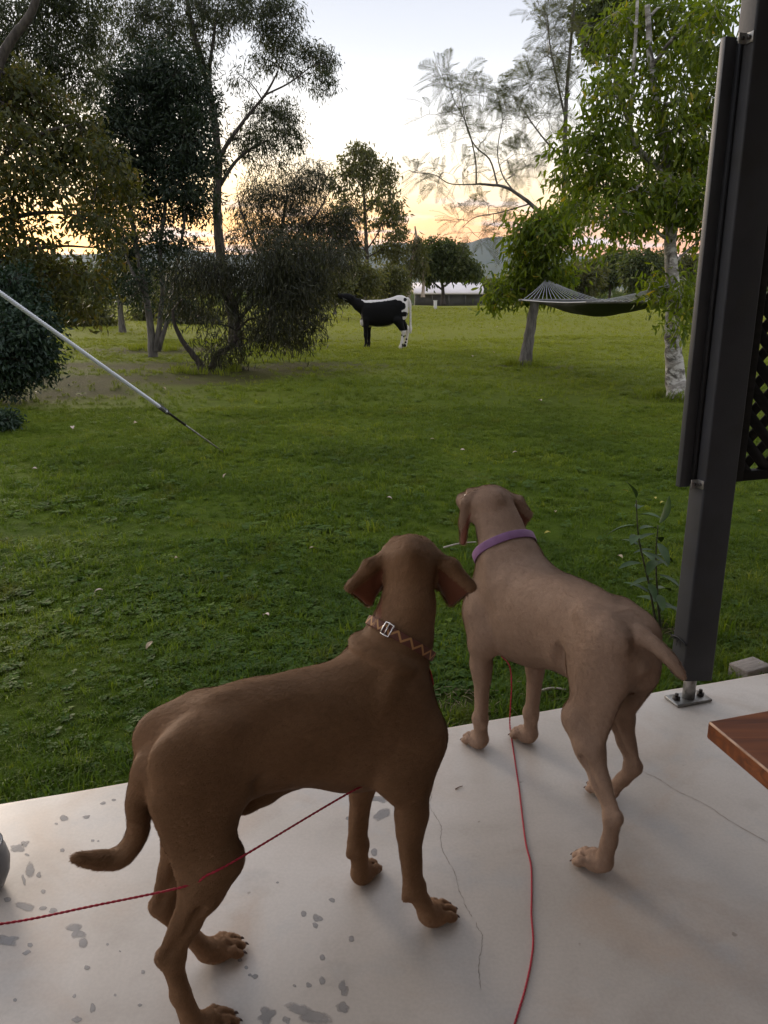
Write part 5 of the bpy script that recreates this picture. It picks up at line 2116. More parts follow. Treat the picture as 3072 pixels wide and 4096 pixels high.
class Tree:
    def __init__(self, name, label, Y, seed, bark, leafm, group=None, dens=1.0):
        self.name, self.label, self.Y, self.group = name, label, Y, group
        self.rng = np.random.default_rng(seed)
        self.dens = dens
        self.bark, self.leafm = bark, leafm
        self.N = np.zeros((0, 3))       # skeleton points limbs may leave from
        self.NR = np.zeros(0)
        self.tv, self.tq, self.nv = [], [], 0
        self.tips, self.dirs = [], []
        self.base = None

    def P(self, x, y, dY=0.0):
        return at(x, y, self.Y + dY)

    def s(self, px):
        return px * self.Y / FPX

    def tube(self, P, rad, sides=7):
        V, q = tube_arrays(P, rad, sides)
        self.tv.append(V)
        self.tq.append(q + self.nv)
        self.nv += len(V)

    def stem(self, px, r0, r1, n=24, wob=0.6, sides=10, flare=1.35, pts=None):
        """trunk or main limb through photo pixels (x, y[, dY]); radii in px at the tree's distance"""
        if pts is None:
            pts = [self.P(p[0], p[1], p[2] if len(p) > 2 else 0.0) for p in px]
        P = spline(pts, n)
        r0, r1 = self.s(r0), self.s(r1)
        rad = np.linspace(r0, r1, n)
        if flare > 1:
            k = np.linspace(0, 1, n)
            rad = rad * (1 + (flare - 1) * np.exp(-k * 14))
        P = P + self.rng.normal(0, 1, (n, 3)) * (rad * 0.10 * wob)[:, None]
        if self.base is None:
            self.base = P[0].copy()
            P[0, 2] -= 0.25
        self.tube(P, rad, sides)
        self.N = np.vstack([self.N, P[2:]])
        self.NR = np.concatenate([self.NR, rad[2:]])
        return P

    def clump(self, x, y, rx, ry, n, dY=0.0, rd=None, limb=True, surf=0.55, r0=None, seat=None):
        """ellipsoid of twig tips; rx, ry in photo px, rd depth radius in px"""
        n = max(4, int(n * self.dens))
        c = self.P(x, y, dY)
        R_ = np.array([self.s(rx), self.s(rd if rd else (rx + ry) / 2), self.s(ry)])
        rng = self.rng
        u = rng.normal(0, 1, (n, 3))
        u /= np.linalg.norm(u, axis=1, keepdims=True)
        rad = rng.uniform(0, 1, n) ** (1 / 3)
        rad = surf + (1 - surf) * rad if surf < 1 else np.ones(n)
        rad *= rng.uniform(0.35, 1.08, n) ** 0.5
        T = c + u * rad[:, None] * R_
        T[:, 2] = np.maximum(T[:, 2], ground_z(T[:, 0], T[:, 1]) + 0.08)
        if limb and len(self.N):
            w = self.N - c
            cost = np.linalg.norm(w, axis=1) + 0.8 * np.maximum(w[:, 2] + 0.2 * R_[2], 0)
            k = int(np.argmin(cost)) if seat is None else seat
            a = self.N[k]
            ra = min(self.NR[k] * 0.62, max(0.012, 0.0075 * math.sqrt(n))) if r0 is None else self.s(r0)
            m = (a + c) / 2 + np.array([0, 0, 0.12 * np.linalg.norm(c - a)]) + rng.normal(0, 0.06, 3) * np.linalg.norm(c - a)
            B = spline([a, m, c], 9) + rng.normal(0, 0.012, (9, 3)) * np.linalg.norm(c - a) * np.sin(np.linspace(0, math.pi, 9))[:, None]
            rr = np.linspace(ra, max(ra * 0.35, 0.006), 9)
            self.tube(B, rr, 6)
            nodes, nr = B[3:], rr[3:]
            # sub branches
            nb = max(3, int(n / 9))
            subs, subr = [], []
            sel = rng.choice(n, min(nb, n), replace=False)
            for i in sel:
                kk = np.argmin(np.linalg.norm(nodes - T[i], axis=1) + rng.uniform(0, 0.4 * R_.mean(), len(nodes)))
                p0 = nodes[kk]
                mid = (p0 + T[i]) / 2 + rng.normal(0, 0.08, 3) * np.linalg.norm(T[i] - p0) + (0, 0, 0.08 * np.linalg.norm(T[i] - p0))
                b = spline([p0, mid, T[i]], 6)
                r_ = np.linspace(min(nr[kk] * 0.6, 0.02), 0.004, 6)
                self.tube(b, r_, 4)
                subs.append(b[1:])
            S = np.concatenate(subs)
            oth = np.setdiff1d(np.arange(n), sel)
            for i in oth:
                kk = np.argmin(((S - T[i]) ** 2).sum(1))
                p0 = S[kk]
                mid = (p0 + T[i]) / 2 + (0, 0, 0.06 * np.linalg.norm(T[i] - p0))
                self.tube(np.array([p0, mid, T[i]]), [0.005, 0.004, 0.0025], 3)
            self.N = np.vstack([self.N, nodes[:3]])
            self.NR = np.concatenate([self.NR, nr[:3]])
        self.tips.append(T)
        self.dirs.append(u)

    def leaves(self, per, size, width, spread, droop=0.5, flat=0.5, fold=0.25, jit=0.3, quads=False, along=0.0):
        """per leaves round each twig tip; returns vertex, face arrays"""
        rng = self.rng
        T = np.concatenate(self.tips)
        D = np.concatenate(self.dirs)
        n = len(T) * per
        c = np.repeat(T, per, 0) + rng.normal(0, spread, (n, 3)) * np.array([1, 1, 0.8])
        out = np.repeat(D, per, 0)
        ax = out * flat + rng.normal(0, 0.55, (n, 3)) + np.array([0, 0, -1.0]) * droop * rng.uniform(0.4, 1.6, (n, 1))
        ax /= np.linalg.norm(ax, axis=1, keepdims=True)
        nn = rng.normal(0, 1, (n, 3)) + np.array([0, 0, 0.9 * (1 - droop)])
        sd = np.cross(ax, nn)
        sd /= np.linalg.norm(sd, axis=1, keepdims=True)
        up = np.cross(sd, ax)
        L_ = size * rng.uniform(1 - jit, 1 + jit, (n, 1))
        W_ = width * rng.uniform(1 - jit, 1 + jit, (n, 1))
        c[:, 2] = np.maximum(c[:, 2], ground_z(c[:, 0], c[:, 1]) + L_[:, 0] * 0.6)
        b = c
        t = c + ax * L_ - up * L_ * 0.12
        if not quads:
            l = c + ax * L_ * 0.45 + sd * W_ / 2 + up * W_ * fold
            r = c + ax * L_ * 0.45 - sd * W_ / 2 + up * W_ * fold
            V = np.stack([b, l, t, r], 1).reshape(-1, 3)
            i = np.arange(n) * 4
            F = np.stack([i, i + 1, i + 2, i, i + 2, i + 3], 1).reshape(-1, 3)
            k = 4
        else:
            l1 = c + ax * L_ * 0.28 + sd * W_ * 0.44 + up * W_ * fold
            l2 = c + ax * L_ * 0.66 + sd * W_ * 0.40 + up * (W_ * fold - L_ * 0.05)
            r1 = c + ax * L_ * 0.28 - sd * W_ * 0.44 + up * W_ * fold
            r2 = c + ax * L_ * 0.66 - sd * W_ * 0.40 + up * (W_ * fold - L_ * 0.05)
            m = c + ax * L_ * 0.5
            V = np.stack([b, l1, l2, t, r2, r1, m], 1).reshape(-1, 3)
            i = np.arange(n) * 7
            F = np.stack([i, i + 1, i + 6, i + 1, i + 2, i + 6, i + 2, i + 3, i + 6, i + 3, i + 4, i + 6, i + 4, i + 5, i + 6, i + 5, i, i + 6], 1).reshape(-1, 3)
            k = 7
        var = np.repeat(np.clip(rng.normal(0.45, 0.2, n) + np.repeat(rng.normal(0, 0.10, len(T)), per), 0, 1), k)
        return V, F, var

    def fronds(self, per, size, droop=0.4):
        """feathery compound leaves"""
        rng = self.rng
        T = np.concatenate(self.tips)
        D = np.concatenate(self.dirs)
        Vs, Fs, n0 = [], [], 0
        npair = 17
        for i in range(len(T)):
            for k in range(per):
                ax = D[i] * 0.6 + rng.normal(0, 0.5, 3) + np.array([0, 0, 0.15])
                ax /= np.linalg.norm(ax)
                sd = np.cross(ax, rng.normal(0, 0.6, 3) + np.array([0, 0, 0.8]))
                sd /= np.linalg.norm(sd)
                L_ = size * rng.uniform(0.6, 1.3)
                tt = np.linspace(0.10, 1, npair)
                rach = T[i] + ax * (L_ * tt)[:, None] + np.array([0, 0, -1]) * (droop * L_ * tt ** 2)[:, None]
                ln = L_ * 0.26 * np.sin(math.pi * (0.10 + 0.82 * tt)) ** 0.7
                for s in (-1, 1):
                    tip = rach + s * sd * ln[:, None] + ax * (ln * 0.55)[:, None] + rng.normal(0, 0.006, (npair, 3))
                    w = ax * (L_ / npair * 0.20)
                    V = np.stack([rach - w * 0.5, (rach + tip) / 2 + w, tip, (rach + tip) / 2 - w], 1).reshape(-1, 3)
                    j = n0 + np.arange(npair) * 4
                    Fs.append(np.stack([j, j + 1, j + 2, j, j + 2, j + 3], 1).reshape(-1, 3))
                    Vs.append(V)
                    n0 += len(V)
                self.tube(np.vstack([T[i], rach[::4]]), 0.0025, 3)
        V = np.concatenate(Vs)
        return V, np.concatenate(Fs), np.repeat(np.clip(rng.normal(0.45, 0.2, len(V) // (npair * 8)), 0, 1), npair * 8)

    def build(self, *leafsets, cat='tree'):
        if self.base is None:
            self.base = np.concatenate(self.tips).mean(0)
            self.base[2] = float(ground_z(self.base[0], self.base[1]))
        root = empty(self.name, self.base)
        tag(root, self.label, cat, self.group)
        if self.tv:
            V = np.concatenate(self.tv) - self.base
            q = np.concatenate(self.tq)
            me = np_mesh('trunk', V, q, np.full(len(q), 4), True)
            link_mesh('trunk' if cat == 'tree' else 'stem', me, self.bark, root)
        if leafsets:
            Vs, Fs, va, n0 = [], [], [], 0
            for V, F, var in leafsets:
                Vs.append(V)
                Fs.append(F + n0)
                va.append(var)
                n0 += len(V)
            V = np.concatenate(Vs) - self.base
            F = np.concatenate(Fs)
            me = np_mesh('crown', V, F, np.full(len(F), 3), False)
            a = me.attributes.new('var', 'FLOAT', 'POINT')
            a.data.foreach_set('value', np.concatenate(va).astype(np.float32))
            o = link_mesh('crown', me, self.leafm, root)
            tag(o, kind='stuff')
        return root


LM_GUM = leaf_mat('gum_leaves', [(0.0, (0.022, 0.030, 0.014)), (0.5, (0.042, 0.052, 0.022)), (1.0, (0.085, 0.085, 0.035))])
LM_DARK = leaf_mat('dark_leaves', [(0.0, (0.012, 0.022, 0.012)), (0.55, (0.022, 0.036, 0.017)), (1.0, (0.045, 0.058, 0.024))], 0.22)
LM_OLIVE = leaf_mat('olive_leaves', [(0.0, (0.034, 0.045, 0.013)), (0.5, (0.064, 0.072, 0.018)), (0.88, (0.105, 0.095, 0.022)), (1.0, (0.17, 0.10, 0.025))], 0.45, tint=(1.3, 1.15, 0.5))
LM_BUSH = leaf_mat('blue_green_leaves', [(0.0, (0.012, 0.026, 0.016)), (0.5, (0.024, 0.046, 0.026)), (1.0, (0.045, 0.070, 0.034))], 0.2)
LM_WEEP = leaf_mat('weeping_leaves', [(0.0, (0.022, 0.024, 0.014)), (0.5, (0.040, 0.042, 0.020)), (1.0, (0.075, 0.070, 0.030))], 0.3)
LM_BRIGHT = leaf_mat('bright_green_leaves', [(0.0, (0.055, 0.085, 0.010)), (0.45, (0.115, 0.155, 0.014)), (0.8, (0.185, 0.215, 0.018)), (0.95, (0.26, 0.24, 0.025)), (1.0, (0.34, 0.25, 0.03))], 0.5, tint=(1.3, 1.4, 0.45))
LM_JAC = leaf_mat('feathery_leaves', [(0.0, (0.045, 0.050, 0.020)), (0.5, (0.075, 0.082, 0.032)), (1.0, (0.13, 0.115, 0.045))], 0.40)
LM_FAR = leaf_mat('distant_leaves', [(0.0, (0.055, 0.060, 0.024)), (0.5, (0.095, 0.095, 0.034)), (1.0, (0.15, 0.135, 0.05))], 0.45)
LM_ROUND = leaf_mat('round_tree_leaves', [(0.0, (0.036, 0.052, 0.014)), (0.5, (0.068, 0.085, 0.022)), (1.0, (0.115, 0.12, 0.034))], 0.4)

# ---- left: tall gum with open crown
t = Tree('gum_tree', 'tall gum tree with open drooping crown, rising behind the dense dark tree', 20.5, 1, M_BARK_DARK, LM_GUM, dens=0.9)
t.stem([(945, 1392), (935, 1280), (905, 1150), (880, 1000), (868, 820), (872, 640), (850, 430), (812, 260), (772, 120), (740, -40)], 24, 7, 40, 0.5)
t.stem([(872, 640), (920, 560), (985, 470), (1060, 380), (1110, 290)], 9, 3, 18, flare=1)
t.stem([(850, 430), (838, 300), (850, 180), (870, 40)], 9, 4, 18, flare=1)
t.stem([(868, 760), (940, 650), (1010, 590), (1075, 560)], 8, 2.5, 18, flare=1)
t.stem([(820, 280), (740, 200), (670, 130), (600, 60)], 7, 3, 18, flare=1)
t.stem([(1060, 380), (1160, 330), (1240, 270), (1290, 250)], 3.5, 1.5, 14, flare=1)
for (x, y, rx, ry, n) in ((1010, 40, 150, 90, 110), (1120, 90, 90, 100, 80), (900, 20, 140, 70, 80), (1080, 220, 70, 70, 50), (740, 40, 130, 80, 80), (620, 90, 100, 80, 60), (520, 60, 110, 80, 60),
                          (1235, 215, 60, 45, 36), (1300, 240, 45, 40, 30), (1290, 330, 40, 45, 24), (1180, 300, 40, 30, 14), (1060, 470, 90, 70, 60), (1140, 470, 60, 80, 46), (1170, 560, 50, 50, 30), (1060, 570, 80, 45, 34),
                          (970, 560, 60, 50, 30), (700, 190, 90, 60, 40), (960, 300, 60, 60, 14), (820, 120, 110, 70, 50), (1010, 640, 50, 40, 14), (560, 200, 80, 60, 36), (430, 120, 110, 90, 60), (440, 260, 90, 90, 50), (380, 420, 70, 100, 40), (800, 250, 60, 60, 30), (420, 560, 60, 90, 34), (1100, 640, 70, 40, 16)):
    t.clump(x, y, rx, ry, n, dY=t.rng.uniform(-0.8, 0.8))
t.build(t.leaves(24, 0.115, 0.022, 0.105, droop=0.9, flat=0.2))

# ---- left: dense dark tree with several stems
t = Tree('dense_tree', 'dense dark green tree with several slim stems at left', 17.5, 2, M_BARK_GREY, LM_DARK, dens=0.62)
t.stem([(612, 1408), (600, 1290), (578, 1150), (548, 1000), (520, 820), (500, 640)], 15, 6, 26, 0.5)
t.stem([(622, 1404), (640, 1280), (650, 1150), (640, 1000), (660, 820), (650, 640)], 11, 5, 26, 0.5)
t.stem([(632, 1402), (672, 1270), (690, 1140), (720, 1000), (740, 850), (740, 640)], 9, 4, 26, 0.5)
t.stem([(585, 1180), (530, 1090), (490, 980), (450, 900)], 7, 3, 18, flare=1)
for (x, y, rx, ry, n) in ((560, 420, 150, 130, 190), (690, 420, 130, 140, 180), (600, 300, 110, 90, 100), (700, 290, 90, 80, 80), (480, 560, 140, 120, 150), (650, 600, 160, 120, 200), (770, 560, 90, 120, 110),
                          (560, 720, 150, 90, 120), (740, 720, 110, 90, 100), (640, 830, 160, 70, 80), (450, 720, 110, 90, 80), (790, 820, 80, 60, 40), (560, 950, 130, 60, 40), (700, 960, 110, 60, 34), (500, 1040, 70, 60, 26), (640, 1080, 90, 50, 24),
                          (700, 1220, 60, 50, 24), (540, 1160, 70, 60, 24), (830, 440, 50, 60, 30), (400, 620, 50, 50, 22), (500, 330, 60, 50, 30), (780, 340, 50, 50, 24), (850, 640, 40, 50, 22), (420, 860, 70, 60, 30), (600, 1010, 130, 50, 30)):
    t.clump(x, y, rx, ry, n, dY=t.rng.uniform(-0.6, 0.6))
t.build(t.leaves(30, 0.115, 0.036, 0.13, droop=0.5, flat=0.5))

# ---- left: nearer olive tree reaching in from the edge
t = Tree('olive_leaved_tree', 'near olive and brown leaved tree reaching in at the left edge', 12.0, 3, M_BARK_DARK, LM_OLIVE, dens=0.62)
t.stem([(-230, 1560), (-215, 1300), (-190, 1000), (-120, 700), (-60, 450), (10, 220), (120, 60), (160, -60)], 34, 11, 34, 0.5)
t.stem([(-190, 1000), (-40, 900), (100, 860), (240, 850), (360, 880)], 13, 4, 20, flare=1)
t.stem([(-150, 800), (0, 640), (150, 540), (280, 500)], 12, 4, 20, flare=1)
t.stem([(-200, 1150), (-60, 1080), (80, 1010), (240, 985), (370, 990)], 12, 3, 20, flare=1)
for (x, y, rx, ry, n) in ((60, 420, 140, 110, 90), (200, 420, 110, 90, 60), (40, 600, 150, 120, 90), (190, 590, 130, 100, 80), (330, 520, 80, 70, 30), (310, 640, 110, 80, 50), (420, 640, 70, 60, 26), (60, 760, 120, 90, 56), (210, 740, 110, 60, 30),
                          (390, 760, 90, 80, 34), (340, 880, 90, 50, 26), (60, 900, 120, 60, 44), (430, 900, 80, 70, 40), (480, 760, 70, 70, 30), (150, 1000, 110, 50, 30), (40, 1060, 120, 80, 56), (180, 1100, 100, 70, 40), (290, 1090, 80, 70, 26),
                          (250, 1190, 90, 70, 30), (120, 1190, 100, 70, 40), (380, 1130, 60, 60, 16), (-60, 500, 120, 150, 60), (-80, 800, 120, 150, 60), (-80, 1050, 120, 120, 60), (20, 300, 120, 70, 40), (450, 1010, 50, 60, 14), (330, 1270, 60, 50, 12)):
    t.clump(x, y, rx, ry, n, dY=t.rng.uniform(-0.7, 0.7))
t.build(t.leaves(17, 0.105, 0.044, 0.12, droop=0.65, flat=0.3))

# ---- left top: second gum behind
t = Tree('gum_tree', 'dark gum tree showing at the top left corner above the olive tree', 16.0, 4, M_BARK_DARK, LM_GUM, dens=0.8)
t.stem([(-120, 1450), (-100, 1000), (-60, 600), (20, 240), (90, 110), (160, 20), (220, -80)], 26, 9, 34, 0.5)
t.stem([(-40, 460), (80, 380), (180, 340), (260, 320)], 10, 4, 18, flare=1)
for (x, y, rx, ry, n) in ((60, 90, 130, 90, 90), (200, 60, 120, 90, 90), (320, 70, 90, 90, 60), (120, 220, 120, 80, 70), (260, 220, 110, 80, 70), (360, 200, 60, 70, 30), (40, 320, 110, 60, 50), (330, 330, 70, 60, 30), (200, 330, 90, 60, 40), (0, 180, 80, 120, 50), (300, -20, 120, 60, 50)):
    t.clump(x, y, rx, ry, n, dY=t.rng.uniform(-0.6, 0.6))
t.build(t.leaves(22, 0.11, 0.024, 0.105, droop=0.8, flat=0.2))

# ---- left: dense low bushes
t = Tree('dense_bush', 'dense blue green bush at the left edge under the white rope', 10.5, 5, M_BARK_DARK, LM_BUSH)
t.stem([(-60, 1590), (-50, 1500), (-30, 1400), (0, 1280)], 14, 5, 14)
t.stem([(-40, 1588), (40, 1480), (80, 1400)], 9, 4, 12)
for (x, y, rx, ry, n) in ((0, 1180, 110, 90, 90), (70, 1300, 110, 90, 100), (-60, 1300, 110, 130, 100), (120, 1390, 80, 60, 60), (20, 1420, 120, 90, 110), (60, 1490, 70, 50, 40), (-80, 1480, 100, 80, 70), (140, 1440, 60, 40, 26), (20, 1530, 60, 40, 26), (150, 1290, 60, 40, 16), (60, 1120, 60, 40, 16), (190, 1400, 40, 30, 10), (110, 1200, 50, 40, 14), (170, 1480, 50, 40, 14)):
    t.clump(x, y, rx, ry, n, dY=t.rng.uniform(-0.3, 0.3))
t.build(t.leaves(20, 0.085, 0.034, 0.11, droop=0.4, flat=0.6), cat='bush')
t = Tree('dense_bush', 'small low bush on the lawn at the left edge below the large bush', 8.6, 6, M_BARK_DARK, LM_BUSH)
t.stem([(-20, 1800), (-15, 1760), (10, 1720)], 6, 3, 8)
for (x, y, rx, ry, n) in ((-10, 1740, 60, 50, 60), (40, 1740, 40, 40, 34), (20, 1690, 40, 30, 26)):
    t.clump(x, y, rx, ry, n, dY=t.rng.uniform(-0.15, 0.15))
t.build(t.leaves(14, 0.06, 0.022, 0.05, droop=0.3, flat=0.6), cat='bush')

# ---- left of middle: dark weeping shrub with crooked stems
t = Tree('weeping_shrub', 'dark weeping shrub with crooked leaning stems beside the calf', 14.6, 7, M_BARK_DARK, LM_WEEP, dens=0.6)
t.stem([(812, 1490), (790, 1440), (735, 1370), (700, 1300), (690, 1240)], 15, 5, 20, 0.8, flare=1.8)
t.stem([(840, 1488), (870, 1420), (930, 1380), (950, 1300), (945, 1200)], 13, 7, 20, 0.8)
t.stem([(945, 1260), (900, 1190), (880, 1110), (850, 1050)], 11, 4, 16, flare=1)
t.stem([(945, 1220), (985, 1130), (1040, 1090), (1110, 1100)], 8, 3, 16, flare=1)
t.stem([(948, 1290), (1030, 1200), (1130, 1170), (1240, 1180)], 7, 3, 16, flare=1)
for (x, y, rx, ry, n) in ((820, 1090, 90, 90, 50), (900, 1060, 90, 80, 46), (1000, 1080, 100, 80, 56), (1100, 1060, 100, 90, 70), (1200, 1050, 100, 90, 70), (1150, 1150, 110, 80, 60), (1235, 1120, 80, 80, 50), (1050, 1190, 100, 80, 40), (1160, 1230, 100, 80, 56), (1235, 1240, 75, 70, 40),
                          (1100, 1310, 110, 60, 40), (1190, 1320, 90, 60, 40), (980, 1290, 90, 70, 24), (760, 1190, 90, 80, 26), (900, 1180, 80, 60, 24), (1000, 1360, 110, 50, 26), (840, 1300, 90, 70, 12), (900, 1420, 100, 40, 26), (1320, 1010, 50, 50, 20), (760, 1080, 80, 60, 20), (1090, 970, 70, 50, 20), (1230, 980, 70, 40, 16)):
    t.clump(x, y, rx, ry, n, dY=t.rng.uniform(-0.6, 0.6))
t.build(t.leaves(30, 0.14, 0.018, 0.14, droop=1.1, flat=0.2), cat='shrub')

# thinner feathery tree behind it
t = Tree('feathery_tree', 'thin feathery tree against the orange sky behind the weeping shrub', 24.0, 8, M_BARK_DARK, LM_WEEP, dens=1.35)
t.stem([(1085, 1350), (1090, 1200), (1110, 1050), (1130, 900), (1150, 780)], 14, 4, 22)
t.stem([(1110, 1050), (1200, 930), (1270, 850), (1310, 780)], 7, 2, 18, flare=1)
t.stem([(1095, 1150), (1020, 980), (970, 860), (950, 780)], 7, 2, 18, flare=1)
t.stem([(1110, 1080), (1230, 1010), (1330, 960)], 6, 2, 18, flare=1)
for (x, y, rx, ry, n) in ((1040, 760, 90, 60, 44), (1150, 760, 90, 60, 44), (1240, 720, 80, 60, 44), (1230, 840, 90, 70, 50), (1120, 860, 100, 60, 40), (1010, 850, 90, 60, 36), (1320, 900, 70, 60, 40), (1370, 860, 50, 60, 26), (1250, 940, 100, 60, 60), (1120, 960, 100, 60, 50), (980, 950, 80, 60, 36), (1380, 950, 60, 60, 40), (1340, 1030, 90, 60, 60), (1250, 680, 40, 30, 12)):
    t.clump(x, y, rx, ry, n, dY=t.rng.uniform(-1, 1))
t.build(t.leaves(17, 0.20, 0.017, 0.16, droop=0.9, flat=0.3))

# slim grey trunk further back at left, with its own crown
t = Tree('paddock_tree', 'short grey trunked tree in the paddock behind the slim stems', 27.0, 9, M_BARK_GREY, LM_GUM)
t.stem([(490, 1328), (484, 1270), (478, 1180), (470, 1080)], 13, 7, 16)
for (x, y, rx, ry, n) in ((440, 1120, 80, 50, 40), (540, 1130, 70, 50, 36), (480, 1050, 90, 60, 44), (390, 1190, 50, 40, 16), (560, 1200, 40, 40, 14)):
    t.clump(x, y, rx, ry, n)
t.build(t.leaves(12, 0.20, 0.06, 0.16, droop=0.8, flat=0.2))

# yellow green undergrowth at the far side of the trees
for k, (x, y, rx, ry, n, Y, lab) in enumerate(((330, 1270, 120, 60, 90, 31, 'yellow green bush behind the olive tree at left'), (760, 1270, 110, 50, 80, 33, 'yellow green bush seen between the slim stems and the weeping shrub'),
                                               (620, 1240, 90, 50, 70, 36, 'pale bush behind the grey paddock trunk'), (1440, 1120, 90, 60, 90, 40, 'yellowish bush above the head of the calf'), (1560, 1130, 70, 60, 70, 44, 'dull green bush above the back of the calf'), (1340, 1150, 60, 60, 60, 38, 'dull bush at the right of the weeping shrub'))):
    t = Tree('paddock_bush', lab, Y, 30 + k, M_BARK_GREY, LM_FAR, 'bushes at the far side of the paddock')
    t.stem([(x, y + ry + 25), (x, y + ry), (x + 5, y)], 5, 2, 8)
    t.clump(x - rx * 0.4, y + 10, rx * 0.7, ry, n)
    t.clump(x + rx * 0.4, y + 5, rx * 0.7, ry * 0.9, n)
    t.clump(x, y - ry * 0.2, rx * 0.6, ry, n)
    t.build(t.leaves(10, 0.24, 0.09, 0.2, droop=0.5, flat=0.4), cat='bush')

# ---- middle distance
t = Tree('gum_tree', 'distant slender gum tree standing alone against the sunset near the middle', 52.0, 12, M_BARK_DARK, LM_FAR, dens=0.55)
t.stem([(1468, 1190), (1468, 1050), (1462, 900), (1455, 760), (1450, 640), (1445, 590)], 9, 2.5, 24, 0.4)
for (a, b) in (((1466, 1000), (1540, 850)), ((1462, 900), (1390, 790)), ((1460, 850), (1530, 730)), ((1456, 760), (1400, 680)), ((1455, 740), (1500, 640)), ((1467, 1010), (1400, 900)), ((1467, 1030), (1570, 940))):
    t.stem([a, ((a[0] + b[0]) / 2 + 6, (a[1] + b[1]) / 2 + 12), b], 3.5, 1.2, 10, flare=1)
for (x, y, rx, ry, n) in ((1440, 600, 34, 34, 40), (1470, 660, 50, 50, 60), (1400, 660, 46, 40, 44), (1540, 700, 50, 50, 60), (1355, 730, 46, 46, 44), (1440, 740, 60, 50, 44), (1560, 800, 46, 60, 56), (1360, 820, 50, 50, 40), (1500, 800, 50, 50, 36), (1420, 850, 50, 50, 30),
                          (1580, 890, 40, 60, 56), (1370, 910, 50, 50, 40), (1520, 900, 46, 50, 36), (1590, 970, 34, 50, 40), (1540, 1000, 60, 50, 50), (1400, 1000, 60, 50, 44), (1600, 1040, 30, 40, 30)):
    t.clump(x, y, rx, ry, n, dY=t.rng.uniform(-1, 1))
t.build(t.leaves(14, 0.32, 0.10, 0.22, droop=0.8, flat=0.3))

t = Tree('round_tree', 'round bushy tree in front of the pale shed roof', 58.0, 13, M_BARK_DARK, LM_ROUND)
t.stem([(1772, 1205), (1772, 1165), (1768, 1120), (1775, 1050)], 8, 4, 14)
t.stem([(1770, 1160), (1735, 1130), (1710, 1090)], 4, 2, 10, flare=1)
t.stem([(1770, 1150), (1810, 1120), (1840, 1080)], 4, 2, 10, flare=1)
for (x, y, rx, ry, n) in ((1760, 1010, 70, 50, 110), (1820, 1030, 60, 55, 90), (1720, 1050, 50, 55, 80), (1780, 1075, 80, 44, 90), (1850, 1080, 50, 40, 50), (1710, 1095, 40, 36, 34), (1890, 1085, 40, 30, 30)):
    t.clump(x, y, rx, ry, n)
t.build(t.leaves(14, 0.34, 0.14, 0.24, droop=0.6, flat=0.5))

t = Tree('dead_tree', 'pale broken dead tree trunks hung with dry fronds left of the round tree', 50.0, 14, M_BARK_PALE, LM_FAR)
t.stem([(1632, 1205), (1636, 1130), (1650, 1040), (1664, 950), (1660, 905)], 11, 2.5, 22, 1.2)
t.stem([(1628, 1203), (1624, 1150), (1640, 1080), (1662, 1000)], 5, 2, 14, 1.2)
t.stem([(1692, 1190), (1694, 1120), (1690, 1050)], 7, 3, 12, 1.2)
t.stem([(1660, 930), (1675, 950), (1690, 965)], 3, 1.2, 8, 1.0, flare=1)
for (x, y, rx, ry, n) in ((1668, 990, 22, 40, 30), (1680, 1060, 22, 40, 26), (1640, 1050, 18, 40, 14), (1610, 1120, 24, 40, 20)):
    t.clump(x, y, rx, ry, n)
t.build(t.leaves(9, 0.45, 0.08, 0.2, droop=1.4, flat=0.1))

RNG = np.random.default_rng(77)
rowd = [(1900, 1150, 70, 26, 95, 'low dark trees beyond the shed'), (2040, 1150, 90, 26, 110, 'grey green trees behind the hanging branch'), (2190, 1130, 90, 44, 84, 'dull green trees left of the yellowish tree'), (2330, 1110, 70, 62, 70, 'yellowish tree behind the hammock'),
        (2440, 1075, 90, 80, 88, 'tall dull tree behind the hammock at right'), (2560, 1070, 90, 85, 84, 'broad dull tree left of the white trunk'), (2690, 1080, 90, 80, 86, 'broad dull tree behind the white trunk'), (2830, 1090, 90, 70, 92, 'dull tree right of the white trunk'), (2960, 1100, 90, 70, 90, 'dull tree behind the lattice'),
        (2120, 1170, 60, 30, 74, 'low bush beyond the lawn under the hanging branch'), (1480, 1160, 60, 36, 70, 'low bush beyond the calf'), (1250, 1120, 100, 60, 66, 'dark trees beyond the weeping shrub'), (700, 1140, 160, 60, 72, 'dark trees far beyond the slim stems'), (250, 1120, 180, 70, 70, 'dark trees far beyond the olive tree')]
for k, (x, y, rx, ry, Y, lab) in enumerate(rowd):
    t = Tree('background_tree', lab, Y, 50 + k, M_BARK_DARK, LM_ROUND if k % 3 else LM_FAR, 'trees beyond the paddock crest')
    b = at(x, y, Y)
    g = float(ground_z(b[0], b[1]))
    t.base = np.array([b[0], b[1], g])
    t.stem(None, 6, 3, 8, pts=[np.array([b[0], b[1], g - 0.2]), np.array([b[0] + 0.2, b[1], (g + b[2]) / 2]), b])
    for q in range(7):
        t.clump(x + RNG.uniform(-0.7, 0.7) * rx, y + RNG.uniform(-0.5, 0.6) * ry, rx * RNG.uniform(0.35, 0.6), ry * RNG.uniform(0.4, 0.7), 50, dY=RNG.uniform(-2, 2))
    t.build(t.leaves(12, 0.50, 0.22, 0.36, droop=0.5, flat=0.5))

